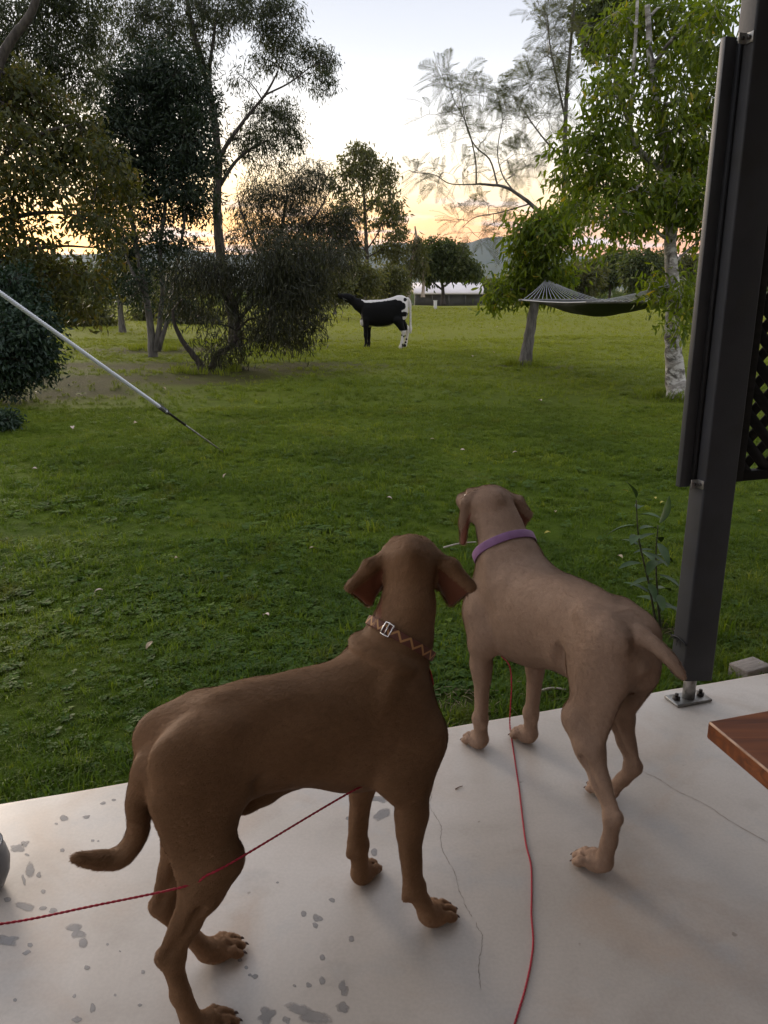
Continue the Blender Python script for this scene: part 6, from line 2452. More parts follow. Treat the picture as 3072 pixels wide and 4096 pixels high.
# far wood along the foot of the hills
V, F, va, n0 = [], [], [], 0
rg = np.random.default_rng(9)
nf = 5200
xs = rg.uniform(-900, 3900, nf)
Yf = rg.uniform(190, 900, nf) ** 1.0
ctr = np.stack([(xs - 1536) / FPX * Yf, Yf, np.zeros(nf)], 1)
ctr[:, 2] = ground_z(ctr[:, 0], ctr[:, 1])
hh = rg.uniform(6, 15, nf)
LV, LF = [], []
per = 22
off = rg.normal(0, 1, (nf, per, 3))
off /= np.linalg.norm(off, axis=2, keepdims=True)
off *= rg.uniform(0.4, 1, (nf, per, 1))
pc = ctr[:, None, :] + off * np.stack([hh * 0.42, hh * 0.42, hh * 0.5], 1)[:, None, :] + np.stack([hh * 0, hh * 0, hh * 0.55], 1)[:, None, :]
pc = pc.reshape(-1, 3)
sz = np.repeat(hh * 0.17, per)[:, None]
a = rg.normal(0, 1, (len(pc), 3)); a /= np.linalg.norm(a, axis=1, keepdims=True)
b_ = np.cross(a, rg.normal(0, 1, (len(pc), 3))); b_ /= np.linalg.norm(b_, axis=1, keepdims=True)
VV = np.stack([pc + a * sz, pc + b_ * sz, pc - a * sz * 0.8, pc - b_ * sz * 0.9], 1).reshape(-1, 3)
i = np.arange(len(pc)) * 4
FF = np.stack([i, i + 1, i + 2, i + 3], 1)
me = np_mesh('far_wood', VV, FF, np.full(len(FF), 4), False)
at_ = me.attributes.new('var', 'FLOAT', 'POINT')
at_.data.foreach_set('value', np.repeat(np.clip(rg.normal(0.4, 0.2, len(pc)), 0, 1), 4).astype(np.float32))
FW = link_mesh('far_wood', me, LM_ROUND)
tag(FW, 'far wood along the valley at the foot of the hills', kind='stuff')

# ---- right: feathery tree behind
t = Tree('feathery_tree', 'open feathery leaved tree with bare curving branches against the bright sky, right of the middle', 17.5, 15, M_BARK_GREY, LM_JAC)
t.stem([(2104, 1432), (2122, 1320), (2140, 1200), (2165, 1080), (2205, 960), (2250, 820), (2258, 640), (2262, 480), (2270, 320), (2285, 150), (2300, -20)], 15, 4, 36, 0.5)
t.stem([(2238, 920), (2150, 840), (2090, 790), (2020, 748), (1940, 738), (1905, 736)], 9, 3.5, 22, 0.7, flare=1)
t.stem([(1905, 736), (1902, 640), (1880, 540), (1850, 460), (1815, 400), (1790, 300)], 3.2, 1.2, 20, 0.7, flare=1)
t.stem([(1990, 742), (1960, 640), (1905, 590), (1870, 520), (1850, 420), (1840, 330)], 3.5, 1.2, 20, 0.7, flare=1)
t.stem([(1905, 738), (1800, 735), (1740, 700), (1660, 690), (1635, 680)], 2.5, 0.9, 18, 0.7, flare=1)
t.stem([(2060, 770), (2010, 700), (1990, 600), (2010, 480), (2000, 420)], 3.0, 1.0, 18, 0.7, flare=1)
t.stem([(2258, 640), (2180, 560), (2120, 480), (2080, 420)], 4.0, 1.2, 18, 0.7, flare=1)
t.stem([(2262, 480), (2230, 330), (2200, 180), (2190, 60)], 4.5, 1.5, 18, 0.7, flare=1)
t.stem([(2120, 815), (2000, 850), (1900, 870), (1850, 910)], 3.0, 1.0, 18, 0.7, flare=1)
n1 = 0
for (x, y, rx, ry, n) in ((1800, 300, 70, 50, 13), (1860, 330, 60, 60, 13), (1760, 330, 30, 60, 6), (1900, 380, 70, 50, 13), (1980, 370, 70, 40, 14), (1740, 460, 60, 30, 9), (1840, 480, 60, 40, 8), (1660, 690, 60, 26, 10), (1760, 710, 70, 40, 12), (1850, 690, 60, 60, 10), (1940, 560, 60, 60, 10),
                          (2010, 480, 60, 60, 12), (2060, 400, 70, 50, 16), (2120, 350, 70, 60, 18), (2180, 230, 60, 90, 26), (2220, 100, 60, 80, 26), (2290, 60, 60, 70, 24), (2260, 200, 60, 80, 22), (2100, 500, 70, 60, 16), (2180, 470, 70, 80, 22), (2270, 380, 70, 80, 22), (1950, 820, 90, 40, 14), (1850, 880, 70, 40, 12), (2030, 640, 60, 60, 12), (2100, 620, 60, 60, 12), (1900, 940, 60, 40, 9), (2060, 700, 50, 40, 8), (1980, 900, 60, 50, 10), (2200, 600, 60, 70, 12), (2160, 20, 60, 50, 14)):
    t.clump(x, y, rx, ry, n, dY=t.rng.uniform(-0.6, 0.6), surf=0.2)
t.build(t.fronds(2, 0.42, 0.28))

# ---- right: leaning dark trunk that carries the hammock
t = Tree('leaning_tree', 'tree with leaning dark grey trunk holding the left end of the hammock', 15.4, 16, M_BARK_GREY, LM_BRIGHT, dens=0.75)
t.stem([(2096, 1468), (2112, 1380), (2126, 1290), (2138, 1200), (2150, 1120), (2180, 1020), (2225, 930), (2290, 860)], 23, 10, 30, 0.6)
t.stem([(2150, 1110), (2100, 1040), (2070, 1000)], 7, 2.5, 16, flare=1)
t.stem([(2180, 1010), (2260, 960), (2330, 930)], 7, 3, 16, flare=1)
for (x, y, rx, ry, n) in ((2120, 1010, 90, 60, 44), (2190, 1080, 80, 70, 56), (2080, 1100, 70, 60, 40), (2150, 1160, 90, 50, 46), (2240, 1140, 60, 50, 30), (2220, 960, 80, 60, 44), (2090, 930, 60, 40, 22), (2130, 900, 80, 50, 36), (2230, 880, 80, 60, 44), (2000, 1160, 60, 40, 22), (1985, 1200, 36, 30, 12), (2300, 830, 80, 60, 40), (2380, 1010, 40, 30, 8)):
    t.clump(x, y, rx, ry, n, dY=t.rng.uniform(-0.5, 0.3))
TL = t
t.build(t.leaves(15, 0.150, 0.046, 0.135, droop=0.85, flat=0.3, quads=True))

# ---- right: white blotched trunk with bright crown
t = Tree('white_trunk_tree', 'bright green tree with white blotched trunk holding the right end of the hammock', 10.7, 17, M_BARK_BLOTCH, LM_BRIGHT, dens=0.62)
t.stem([(2722, 1612), (2708, 1540), (2694, 1430), (2690, 1330), (2692, 1230), (2688, 1100), (2680, 980), (2690, 850), (2672, 700), (2650, 560), (2620, 380), (2600, 200), (2590, 20)], 36, 9, 44, 0.5, 16, flare=1.75)
t.stem([(2680, 760), (2620, 660), (2545, 590), (2520, 500), (2530, 380), (2540, 200), (2550, 0)], 14, 5, 26, 0.7, 10, flare=1)
t.stem([(2690, 900), (2760, 760), (2800, 620), (2830, 480)], 11, 4, 20, flare=1)
t.stem([(2685, 860), (2560, 800), (2440, 760), (2330, 700)], 9, 3, 20, flare=1)
t.stem([(2688, 1060), (2740, 1010), (2800, 960)], 6, 2.5, 12, flare=1)
t.stem([(2690, 1230), (2640, 1190), (2590, 1170)], 4, 2, 10, flare=1)
for (x, y, rx, ry, n) in ((2480, 120, 110, 90, 56), (2600, 60, 110, 90, 56), (2720, 60, 120, 100, 70), (2820, 130, 100, 120, 60), (2480, 260, 110, 80, 40), (2620, 240, 80, 80, 26), (2740, 240, 110, 100, 60), (2840, 320, 90, 120, 60), (2430, 380, 110, 80, 44), (2560, 400, 80, 70, 20), (2700, 400, 110, 90, 34), (2420, 500, 110, 80, 44), (2540, 540, 70, 60, 16),
                          (2700, 540, 120, 90, 66), (2820, 520, 90, 110, 60), (2350, 600, 110, 80, 66), (2470, 640, 100, 70, 28), (2600, 660, 90, 70, 24), (2740, 670, 110, 90, 66), (2840, 680, 80, 100, 50), (2300, 700, 80, 60, 36), (2420, 740, 100, 70, 56), (2560, 780, 110, 70, 60), (2700, 790, 110, 70, 60), (2830, 820, 80, 80, 44), (2450, 850, 100, 60, 40), (2580, 880, 100, 50, 36), (2350, 830, 80, 50, 24), (2740, 880, 80, 60, 36),
                          (2490, 930, 70, 40, 16), (2800, 950, 60, 50, 18), (2640, 1180, 70, 50, 22), (2720, 1190, 60, 60, 26), (2770, 1250, 50, 60, 22), (2600, 1130, 50, 40, 12), (2760, 1130, 50, 50, 18), (2690, 1290, 50, 30, 10), (2860, 60, 60, 80, 24)):
    t.clump(x, y, rx, ry, n, dY=t.rng.uniform(-0.7, 0.7))
t.build(t.leaves(14, 0.112, 0.036, 0.105, droop=0.75, flat=0.35, quads=True))

# ---- hazy tree at the top right, behind
t = Tree('background_tree', 'dark crown showing at the top behind the bright green tree', 26.0, 18, M_BARK_DARK, LM_ROUND)
t.stem([(2706, 1345), (2690, 1100), (2640, 800), (2500, 450), (2410, 100)], 13, 6, 24)
for (x, y, rx, ry, n) in ((2390, 60, 90, 80, 110), (2400, 180, 70, 60, 70), (2470, 20, 90, 70, 80), (2780, 700, 90, 160, 60)):
    t.clump(x, y, rx, ry, n)
t.build(t.leaves(13, 0.2, 0.07, 0.16, droop=0.6, flat=0.3))


# ---- shed beyond the crest
def build_shed():
    Y = 82.0
    M_ROOFP = mat_noise('pale_roof_sheet', (0.66, 0.59, 0.57), (0.76, 0.69, 0.66), 0.6, 0.5)
    M_SHED = mat_noise('shed_wall', (0.07, 0.066, 0.06), (0.11, 0.104, 0.094), 0.8, 0.85)
    a, b = at(1650, 1162, Y), at(1925, 1162, Y)
    zt = at(1700, 1130, Y)[2]
    ze = at(1700, 1167, Y)[2]
    g = float(ground_z(a[0], Y))
    c = np.array([(a[0] + b[0]) / 2, Y, g])
    wx = b[0] - a[0]
    root = empty('farm_shed', c)
    tag(root, 'long low farm shed with pale pinkish roof beyond the crest', 'shed')
    D = 6.0
    h_e, h_t = ze - g, zt - g
    V = [(-wx / 2, -D / 2, h_e), (wx / 2, -D / 2, h_e), (wx / 2, 0, h_t), (-wx / 2, 0, h_t), (wx / 2, D / 2, h_e), (-wx / 2, D / 2, h_e)]
    V2 = [(x, y, z - 0.06) for x, y, z in V]
    MB().add(V + V2, [(0, 1, 2, 3), (3, 2, 4, 5), (6, 9, 8, 7), (9, 11, 10, 8), (0, 6, 7, 1), (5, 4, 10, 11), (0, 3, 9, 6), (3, 5, 11, 9), (1, 7, 8, 2), (2, 8, 10, 4)]).build('roof', M_ROOFP, root)
    MB().box((0, 0, h_e * 0.5 - 0.05), (wx - 0.6, D - 1.2, h_e - 0.1)).build('wall', M_SHED, root)
    for k in range(5):
        x = -wx / 2 + 0.2 + k * (wx - 0.4) / 4
        MB().box((x, -D / 2 + 0.15, h_e / 2), (0.12, 0.12, h_e - 0.02)).build('post', M_SHED, root)
    MB().box((0, -D / 2 - 0.03, h_e - 0.12), (wx, 0.05, 0.2)).build('gutter', M_ROOFP, root)
    # marker post on the crest
    p = at(1742, 1178, 58.0)
    gz = float(ground_z(p[0], p[1]))
    o = MB().box((0, 0, 0.28), (0.22, 0.22, 0.56), None, 0.02).box((0, 0, 0.58), (0.26, 0.26, 0.05), None, 0.01).build('marker_post', mat_noise('white_paint', (0.66, 0.65, 0.62), (0.76, 0.75, 0.72), 6, 0.6))
    o.location = (p[0], p[1], gz - 0.02)
    tag(o, 'short white marker post on the crest left of the round tree trunk', 'post')


build_shed()


# ---- hammock
def build_hammock():
    M_NET = mat_noise('hammock_fabric', (0.016, 0.020, 0.017), (0.030, 0.034, 0.030), 40, 0.85)
    M_CORD = mat_noise('hammock_cord', (0.36, 0.36, 0.38), (0.50, 0.50, 0.53), 60, 0.7)
    M_BAR = mat_noise('spreader_timber', (0.13, 0.125, 0.12), (0.20, 0.19, 0.18), 14, 0.6)
    A = at(2185, 1118, 15.1)           # ring at the leaning trunk
    B = at(2668, 1140, 10.55)          # ring at the white trunk
    ax = B - A
    ax[2] = 0
    Lh = np.linalg.norm(ax)
    ax /= Lh
    side = np.array([-ax[1], ax[0], 0])
    root = empty('hammock', (A + B) / 2 * [1, 1, 0] + [0, 0, GZ])
    tag(root, 'dark fabric hammock with pale cords and spreader bars slung between two trees', 'hammock')
    o = np.array(root.location)
    hw = 0.70
    zA = at(2080, 1200, 14.4)[2]
    cA = A + ax * 0.85
    cA[2] = zA
    cB = B - ax * 0.75
    cB[2] = zA + 0.02
    Lb = (cB - cA) @ ax
    for (c, ring) in ((cA, A), (cB, B)):
        MB().tube([c - side * (hw + 0.06) - o, c - o, c + side * (hw + 0.06) - o], 0.020, 10).build('spreader_bar', M_BAR, root, True)
        t = np.linspace(0, 2 * math.pi, 16)
        MB().tube([ring + side * 0.035 * math.cos(a) + np.array([0, 0, 0.035 * math.sin(a)]) - o for a in t], 0.006, 6).build('ring', M_BAR, root, True)
        for k in range(17):
            s = -1 + 2 * k / 16
            p = c + side * hw * s
            P = spline([ring - o, (ring + p) / 2 + np.array([0, 0, -0.02]) - o, p - o], 6)
            MB().tube(P, 0.0045, 5).build('cord', M_CORD, root, True)
    # sling ropes round the trunks
    for ring, tr in ((A, at(2150, 1112, 15.4)), (B, at(2690, 1135, 10.7))):
        MB().tube([ring - o, tr - o], 0.010, 6).build('sling_rope', M_CORD, root, True)
    # bed: sagging cloth with body
    nu, nv = 36, 14
    V, F = [], []
    for layer in (0, 1):
        for i in range(nu):
            u = i / (nu - 1)
            for j in range(nv):
                v = -1 + 2 * j / (nv - 1)
                w = hw * (1 - 0.10 * math.sin(math.pi * u))
                sag = -(0.22 * math.sin(math.pi * u)) * (1 - 0.90 * v * v) - 0.02 * math.sin(u * 25 + v * 2) * math.sin(math.pi * u) * 0.3
                p = cA + ax * (Lb * u) + side * w * v + np.array([0, 0, (cB[2] - cA[2]) * u + sag - 0.012 * layer])
                V.append(p - o)
    m = nu * nv
    for i in range(nu - 1):
        for j in range(nv - 1):
            q = (i * nv + j, (i + 1) * nv + j, (i + 1) * nv + j + 1, i * nv + j + 1)
            F.append(q)
            F.append(tuple(m + k for k in q[::-1]))
    for i in range(nu - 1):
        for j in (0, nv - 1):
            a, b = i * nv + j, (i + 1) * nv + j
            F.append((a, b, m + b, m + a) if j else (b, a, m + a, m + b))
    MB().add(V, F).build('bed', M_NET, root, True)
    # pale lacing along both long edges
    for sgn in (-1, 1):
        P = []
        for i in range(nu):
            u = i / (nu - 1)
            w = hw * (1 - 0.10 * math.sin(math.pi * u)) + 0.012
            sag = -(0.22 * math.sin(math.pi * u)) * 0.10
            P.append(cA + ax * (Lb * u) + side * w * sgn + np.array([0, 0, (cB[2] - cA[2]) * u + sag + 0.004]) - o)
        MB().tube(np.array(P), 0.009, 6).build('edge_cord', M_CORD, root, True)


build_hammock()


# ---- young plant beside the post
def build_sapling():
    M_STEM = mat_noise('sapling_stem', (0.030, 0.035, 0.016), (0.065, 0.062, 0.030), 30, 0.7)
    M_LF = mat_noise('sapling_leaf', (0.022, 0.050, 0.010), (0.045, 0.085, 0.016), 14, 0.55, spec=0.25)
    rng = np.random.default_rng(31)

    def leaf(par, p, ax, L_, W_, nrm):
        ax = np.array(ax, float)
        ax /= np.linalg.norm(ax)
        sd = np.cross(ax, nrm)
        sd /= np.linalg.norm(sd)
        up = np.cross(sd, ax)
        V, F = [], []
        n = 7
        for i in range(n):
            t = i / (n - 1)
            w = W_ / 2 * math.sin(math.pi * min(0.98, 0.04 + t * 0.94)) ** 0.75
            c = ax * L_ * t - up * L_ * 0.28 * t * t
            V += [c - sd * w + up * w * 0.35, c, c + sd * w + up * w * 0.35]
        for i in range(n - 1):
            for k in range(2):
                F.append((i * 3 + k, i * 3 + k + 1, i * 3 + k + 4, i * 3 + k + 3))
        V = [np.array(v) + p for v in V]
        MB().add(V, F).build('leaf', M_LF, par, True)
    specs = [((2628, 2520), (2545, 2000), 0.0, 'taller thin sapling with large drooping leaves left of the grey post', 13), ((2642, 2520), (2632, 2100), 0.05, 'shorter leafy sapling close beside the grey post', 14)]
    for (b, tp, dy, lab, nl) in specs:
        P0 = fl(b[0], b[1], GZ)
        P1 = at(tp[0], tp[1], P0[1] + dy)
        root = empty('sapling', P0)
        tag(root, lab, 'sapling', 'saplings beside the veranda post')
        ctrl = [np.zeros(3), (P1 - P0) * 0.35 + rng.normal(0, 0.012, 3), (P1 - P0) * 0.7 + rng.normal(0, 0.014, 3), P1 - P0]
        S = spline(ctrl, 24)
        MB().tube(S, np.linspace(0.006, 0.0022, 24), 7).build('stem', M_STEM, root, True)
        for k in range(nl):
            t = 0.22 + 0.78 * (k / (nl - 1)) ** 0.9
            p = S[min(23, int(t * 23))]
            az = k * 2.4 + rng.uniform(-0.4, 0.4)
            el = rng.uniform(-0.25, 0.45) if t < 0.95 else 1.1
            d = np.array([math.cos(az) * math.cos(el), math.sin(az) * math.cos(el), math.sin(el)])
            q = p + d * 0.012
            leaf(root, q, d, rng.uniform(0.08, 0.125), rng.uniform(0.032, 0.048), (0.02, 0.03, 1.0) if el < 1 else (1.0, 0.3, 0.2))


build_sapling()

# ------------------------------------------------------------------ grass: blades in tufts, scattered with geometry nodes (ground cover)
def grass_mat(name, lo, mid, hi, dry):
    m, nt, b = mat_new(name)
    N, L = nt.nodes.new, nt.links.new
    geo = N('ShaderNodeNewGeometry')
    oi = N('ShaderNodeObjectInfo')

    def ramp(src, stops):
        r = N('ShaderNodeValToRGB')
        e = r.color_ramp.elements
        while len(e) < len(stops):
            e.new(0.5)
        for i, (p, c) in enumerate(stops):
            e[i].position = p
            e[i].color = (*c, 1)
        L(src, r.inputs[0])
        return r.outputs[0]

    def mix(f, a, c, mode='MIX'):
        x = N('ShaderNodeMix')
        x.data_type = 'RGBA'
        x.blend_type = mode
        if isinstance(f, float):
            x.inputs[0].default_value = f
        else:
            L(f, x.inputs[0])
        for i, s in ((6, a), (7, c)):
            if isinstance(s, tuple):
                x.inputs[i].default_value = (*s, 1)
            else:
                L(s, x.inputs[i])
        return x.outputs[2]
    nz = N('ShaderNodeTexNoise')
    nz.inputs['Scale'].default_value = 0.8
    nz.inputs['Detail'].default_value = 6
    L(geo.outputs['Position'], nz.inputs[0])
    c = ramp(nz.outputs[0], [(0.32, lo), (0.52, mid), (0.70, hi)])
    v = ramp(oi.outputs['Random'], [(0.0, (0.72, 0.78, 0.7)), (0.6, (1.0, 1.0, 1.0)), (0.93, (1.3, 1.2, 1.0)), (1.0, (1.9, 1.5, 1.1))])
    c = mix(1.0, c, v, 'MULTIPLY')
    n2 = N('ShaderNodeTexNoise')
    n2.inputs['Scale'].default_value = 2.3
    n2.inputs['Detail'].default_value = 5
    L(geo.outputs['Position'], n2.inputs[0])
    d = ramp(n2.outputs[0], [(0.60, (0, 0, 0)), (0.74, (0.7,) * 3)])
    c = mix(d, c, dry)
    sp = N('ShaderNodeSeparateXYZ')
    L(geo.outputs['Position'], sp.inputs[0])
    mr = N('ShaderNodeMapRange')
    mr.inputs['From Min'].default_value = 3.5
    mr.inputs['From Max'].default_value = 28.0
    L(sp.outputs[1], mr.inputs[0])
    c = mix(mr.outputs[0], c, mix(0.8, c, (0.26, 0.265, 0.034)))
    L(c, b.inputs['Base Color'])
    b.inputs['Roughness'].default_value = 0.6
    b.inputs['Specular IOR Level'].default_value = 0.15
    tr = N('ShaderNodeBsdfTranslucent')
    c2 = mix(1.0, c, (1.25, 1.3, 0.5), 'MULTIPLY')
    L(c2, tr.inputs[0])
    ms = N('ShaderNodeMixShader')
    ms.inputs[0].default_value = 0.40
    L(b.outputs[0], ms.inputs[1])
    L(tr.outputs[0], ms.inputs[2])
    L(ms.outputs[0], nt.nodes['Material Output'].inputs[0])
    return m


M_GRASS = grass_mat('grass_blades', (0.055, 0.098, 0.015), (0.096, 0.150, 0.019), (0.145, 0.188, 0.026), (0.130, 0.120, 0.026))
M_CLOVER = grass_mat('clover_leaves', (0.046, 0.098, 0.017), (0.076, 0.138, 0.021), (0.108, 0.168, 0.026), (0.068, 0.100, 0.014))
M_STRAW = mat_noise('dry_straw', (0.16, 0.125, 0.07), (0.34, 0.27, 0.16), 30, 0.8)


def tuft(seed, nb, rad, h, w, lean):
    rng = np.random.default_rng(seed)
    V, F = [], []
    for k in range(nb):
        a = rng.uniform(0, 2 * math.pi)
        p = np.array([rad * math.sqrt(rng.uniform()) * math.cos(a), rad * math.sqrt(rng.uniform()) * math.sin(a), 0])
        b = rng.uniform(0, 2 * math.pi)
        d = np.array([math.cos(b), math.sin(b), 0])
        s = np.array([-d[1], d[0], 0]) * w / 2 * rng.uniform(0.7, 1.3)
        hh = h * rng.uniform(0.45, 1.25)
        ln = lean * rng.uniform(0.2, 1.5)
        m = p + np.array([0, 0, hh * 0.6]) + d * hh * ln * 0.35
        t = p + np.array([0, 0, hh * max(0.3, 1 - 0.35 * ln)]) + d * hh * ln
        i = len(V)
        V += [p - s, p + s, m + s * 0.8, m - s * 0.8, t]
        F += [(i, i + 1, i + 2, i + 3), (i + 3, i + 2, i + 4)]
    return V, F


def clover(seed, nl, rad, h, sz):
    rng = np.random.default_rng(seed)
    V, F = [], []
    for k in range(nl):
        a = rng.uniform(0, 2 * math.pi)
        r = rad * math.sqrt(rng.uniform())
        c = np.array([r * math.cos(a), r * math.sin(a), h * rng.uniform(0.5, 1.2)])
        for q in range(3):
            b = a + q * 2.1 + rng.uniform(-0.2, 0.2)
            d = np.array([math.cos(b), math.sin(b), rng.uniform(-0.25, 0.35)])
            s = np.array([-d[1], d[0], 0]) * sz * 0.45
            i = len(V)
            V += [c, c + d * sz * 0.55 + s, c + d * sz, c + d * sz * 0.55 - s]
            F += [(i, i + 1, i + 2, i + 3)]
    return V, F


def src(name, VF, mat):
    V, F = VF
    me = bpy.data.meshes.new(name)
    me.from_pydata([tuple(v) for v in V], [], F)
    me.materials.append(mat)
    return bpy.data.objects.new(name, me)


def build_grass():
    rng = np.random.default_rng(123)
    names = 'abcdefghij'
    S = [src('tuft_' + names[k], tuft(k, 16, 0.030, 0.040, 0.0042, 0.75), M_GRASS) for k in range(5)]
    S += [src('tuft_' + names[5], clover(60, 9, 0.035, 0.026, 0.020), M_CLOVER), src('tuft_' + names[6], clover(61, 12, 0.04, 0.02, 0.016), M_CLOVER)]
    S += [src('tuft_' + names[7], tuft(80, 9, 0.035, 0.085, 0.0050, 0.9), M_GRASS)]
    P, sc, ix = [], [], []
    for (n, d0, d1, s0) in ((30000, 1.9, 4.6, 0.85), (34000, 4.6, 10.0, 1.0), (34000, 10.0, 24.0, 1.35), (16000, 24.0, 64.0, 2.0)):
        d = rng.uniform(0, 1, n) ** 0.75 * (d1 - d0) + d0
        a = rng.uniform(-0.56, 0.56, n)
        x, y = d * np.tan(a), d
        q = np.stack([x, y, np.zeros(n)], 1) - EDGE0
        v = q @ EIN
        keep = v < -0.004
        # keep bare where soil shows, thin at random clumps
        so = soil(x, y)
        keep &= rng.uniform(0, 1, n) > so * 0.93
        keep &= rng.uniform(0, 1, n) < 0.72 + 0.45 * hnoise(x, y, 41, 0.35) + 0.2 * hnoise(x, y, 42, 1.4)
        x, y = x[keep], y[keep]
        m = len(x)
        z = ground_z(x, y) - 0.004
        P.append(np.stack([x, y, z], 1))
        nz = hnoise(x, y, 43, 0.8)
        u = rng.uniform(0, 1, m)
        near = np.clip(1 - (y - 2) / 5, 0, 1)
        pc = 0.05 + 0.20 * near * (nz > 0.1)
        k = np.where(u < pc, rng.integers(5, 7, m), rng.integers(0, 5, m))
        edge = (np.stack([x, y, 0 * x], 1) - EDGE0) @ EIN > -0.25
        k = np.where((rng.uniform(0, 1, m) < 0.05) | (edge & (rng.uniform(0, 1, m) < 0.4)), 7, k)
        ix.append(k)
        sc.append(s0 * rng.uniform(0.6, 1.25, m) * (1 + 0.35 * hnoise(x, y, 44, 0.6)))
    # longer unmown tufts round the trunks, the guy anchor and the slab edge
    for (cx, cy, r0, m, s) in ((3.93, 10.68, 0.24, 70, 1.7), (2.68, 15.4, 0.2, 50, 1.8), (-1.49, 7.22, 0.05, 16, 1.2), (1.17, 3.24, 0.12, 40, 1.2), (-3.1, 14.25, 0.4, 60, 1.7), (-5.5, 19.5, 0.4, 50, 2.0)):
        a = rng.uniform(0, 6.28, m)
        r = r0 + np.abs(rng.normal(0, 0.10, m))
        x, y = cx + r * np.cos(a), cy + r * np.sin(a)
        P.append(np.stack([x, y, ground_z(x, y) - 0.004], 1))
        ix.append(np.full(m, 7))
        sc.append(s * rng.uniform(0.7, 1.3, m))
    P = np.concatenate(P)
    n = len(P)
    rot = np.stack([rng.normal(0, 0.12, n), rng.normal(0, 0.12, n), rng.uniform(0, 6.28, n)], 1)
    scatter('grass', 'short lawn grass and clover', S, P, rot, np.concatenate(sc), np.concatenate(ix))

    # dry clippings on the bare soil by the slab and fallen leaves on the lawn
    mb = MB()
    for (cx, cy, rx, ry, m) in ((0.22, 2.60, 0.24, 0.12, 150), (0.60, 2.66, 0.30, 0.10, 50), (1.25, 3.2, 0.25, 0.2, 70), (0.05, 2.46, 0.2, 0.06, 40)):
        for k in range(m):
            p = np.array([cx + rng.normal(0, rx * 0.5), cy + rng.normal(0, ry * 0.6), 0])
            if (p - EDGE0) @ EIN > -0.01:
                continue
            p[2] = float(ground_z(p[0], p[1])) + rng.uniform(0.003, 0.022)
            b = rng.uniform(0, 6.28)
            d = np.array([math.cos(b), math.sin(b), rng.uniform(-0.2, 0.25)])
            l = rng.uniform(0.02, 0.07)
            mb.tube([p, p + d * l * 0.5 + (0, 0, 0.003), p + d * l], 0.0011, 3)
    tag(mb.build('dry_grass', M_STRAW), 'dry straw clippings lying at the slab edge', kind='stuff')


build_grass()


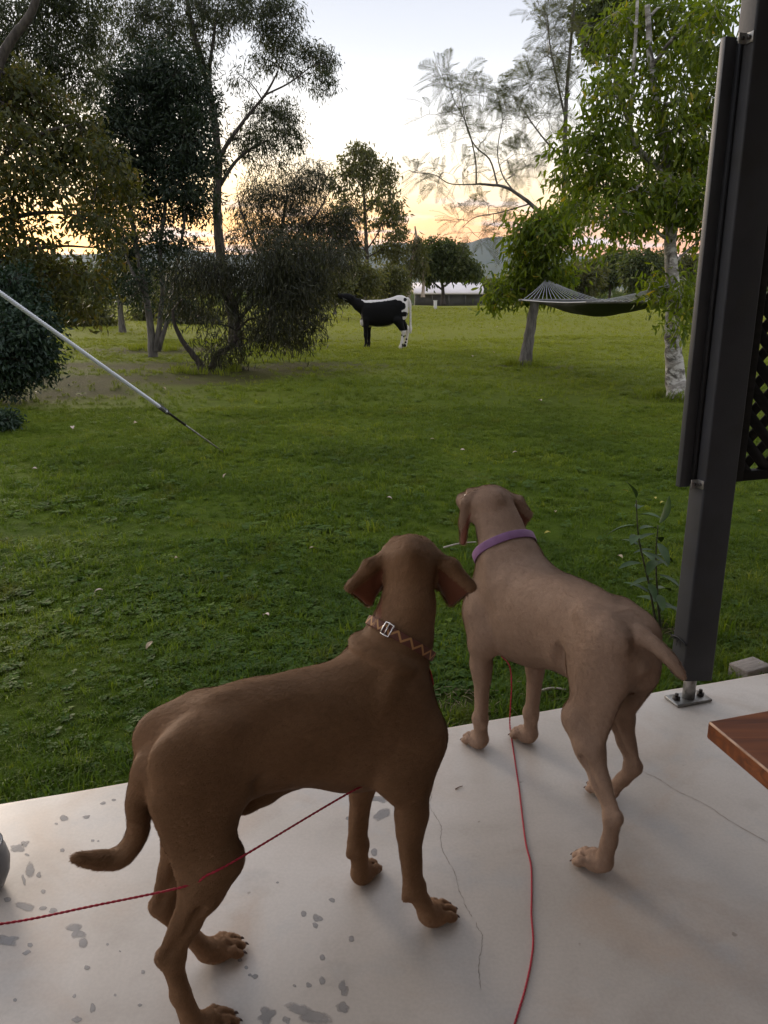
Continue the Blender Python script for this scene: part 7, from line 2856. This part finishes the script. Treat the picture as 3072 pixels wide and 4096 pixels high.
def build_fallen_leaves():
    rng = np.random.default_rng(5)
    M_L = mat_noise('fallen_leaf', (0.30, 0.22, 0.13), (0.48, 0.39, 0.26), 20, 0.6)
    M_Y = mat_noise('yellow_leaf', (0.36, 0.30, 0.05), (0.50, 0.42, 0.08), 20, 0.6)
    M_P = mat_noise('pale_leaf', (0.42, 0.32, 0.26), (0.60, 0.48, 0.40), 20, 0.6)
    kinds = []
    for k, (mt, L_, W_) in enumerate(((M_L, 0.06, 0.026), (M_Y, 0.055, 0.024), (M_P, 0.05, 0.03))):
        V, F = [], []
        n = 6
        for i in range(n):
            t = i / (n - 1)
            w = W_ / 2 * math.sin(math.pi * min(0.97, 0.05 + 0.92 * t)) ** 0.8
            z = 0.010 * math.sin(t * 3.1) + 0.004
            V += [(t * L_ - L_ / 2, -w, z + 0.006), (t * L_ - L_ / 2, 0, z), (t * L_ - L_ / 2, w, z + 0.007)]
        for i in range(n - 1):
            for q in range(2):
                F.append((i * 3 + q, i * 3 + q + 1, i * 3 + q + 4, i * 3 + q + 3))
        me = bpy.data.meshes.new('fallen_leaf')
        me.from_pydata(V, [], F)
        me.materials.append(mt)
        kinds.append(me)
    spots = [(1557, 1988, 2), (1065, 2468, 2), (395, 2366, 2), (540, 1690, 0), (655, 1560, 0), (1850, 1800, 2), (1730, 1760, 0), (2190, 2130, 1), (2220, 2050, 0), (2060, 1810, 2), (138, 1872, 2), (290, 1708, 2), (1990, 1310, 2), (1888, 1425, 2), (1975, 1410, 2),
             (2620, 1990, 1), (2650, 2010, 1), (2500, 1960, 1), (3040, 2050, 1), (900, 1900, 0), (1590, 2270, 0), (600, 2590, 0), (2480, 2230, 0), (2160, 1610, 2), (1250, 2200, 0), (705, 2240, 0), (2850, 2300, 1)]
    lab = ['tan fallen leaf lying on the lawn', 'yellow fallen leaf lying on the lawn near the post', 'pale pinkish fallen leaf lying on the lawn']
    for (x, y, k) in spots:
        p = fl(x, y, GZ + 0.03)
        sc = 0.8 if p[1] < 8 else 1.4
        o = bpy.data.objects.new('fallen_leaf', kinds[k])
        COL.objects.link(o)
        o.location = (p[0], p[1], float(ground_z(p[0], p[1])) + 0.034)
        o.rotation_euler = (rng.normal(0, 0.25), rng.normal(0, 0.25), rng.uniform(0, 6.28))
        o.scale = (sc, sc, sc)
        tag(o, lab[k], 'leaf', ['tan leaves on the lawn', 'yellow leaves by the post', 'pale leaves on the lawn'][k])


build_fallen_leaves()



def build_sticks():
    M_ST = mat_noise('bleached_stick', (0.30, 0.25, 0.20), (0.46, 0.40, 0.33), 40, 0.8)
    M_TW = mat_noise('brown_twig', (0.10, 0.065, 0.045), (0.18, 0.12, 0.085), 60, 0.8)
    for (a, b, z, r, mt, nm, lab) in (((1775, 2190), (1905, 2168), GZ + 0.045, 0.006, M_ST, 'stick', 'pale bleached stick lying on the lawn between the heads of the dogs'),
                                      ((2150, 2768), (2265, 2758), GZ + 0.035, 0.006, M_ST, 'stick', 'pale stick in the grass at the slab edge behind the forelegs of the taupe dog'),
                                      ((1822, 3156), (1850, 3144), 0.0022, 0.0018, M_TW, 'twig', 'tiny brown twig lying on the slab between the two dogs')):
        p, q = fl(*a, z), fl(*b, z)
        m = (p + q) / 2 + np.array([0.0, 0.012, 0.004]) * (1 if r > 0.003 else 0.15)
        P = spline([p, m, q], 12)
        c = P.mean(0)
        o = MB().tube(P - c, np.linspace(r, r * 0.55, 12), 7).build(nm, mt, None, True)
        o.location = c
        tag(o, lab, 'stick' if nm == 'stick' else 'twig')


build_sticks()

# ------------------------------------------------------------------ evening haze over the valley
def build_haze():
    m = bpy.data.materials.new('haze_air')
    m.use_nodes = True
    nt = m.node_tree
    nt.nodes.clear()
    o = nt.nodes.new('ShaderNodeOutputMaterial')
    v = nt.nodes.new('ShaderNodeVolumePrincipled')
    v.inputs['Color'].default_value = (0.70, 0.80, 1.0, 1)
    v.inputs['Density'].default_value = 0.00007
    v.inputs['Anisotropy'].default_value = 0.2
    nt.links.new(v.outputs[0], o.inputs['Volume'])
    b = MB().box((0, 0, 100), (7600, 7600, 300)).build('haze', m)
    b.location = (0, 0, 0)
    tag(b, 'thin evening haze', kind='stuff')


build_haze()
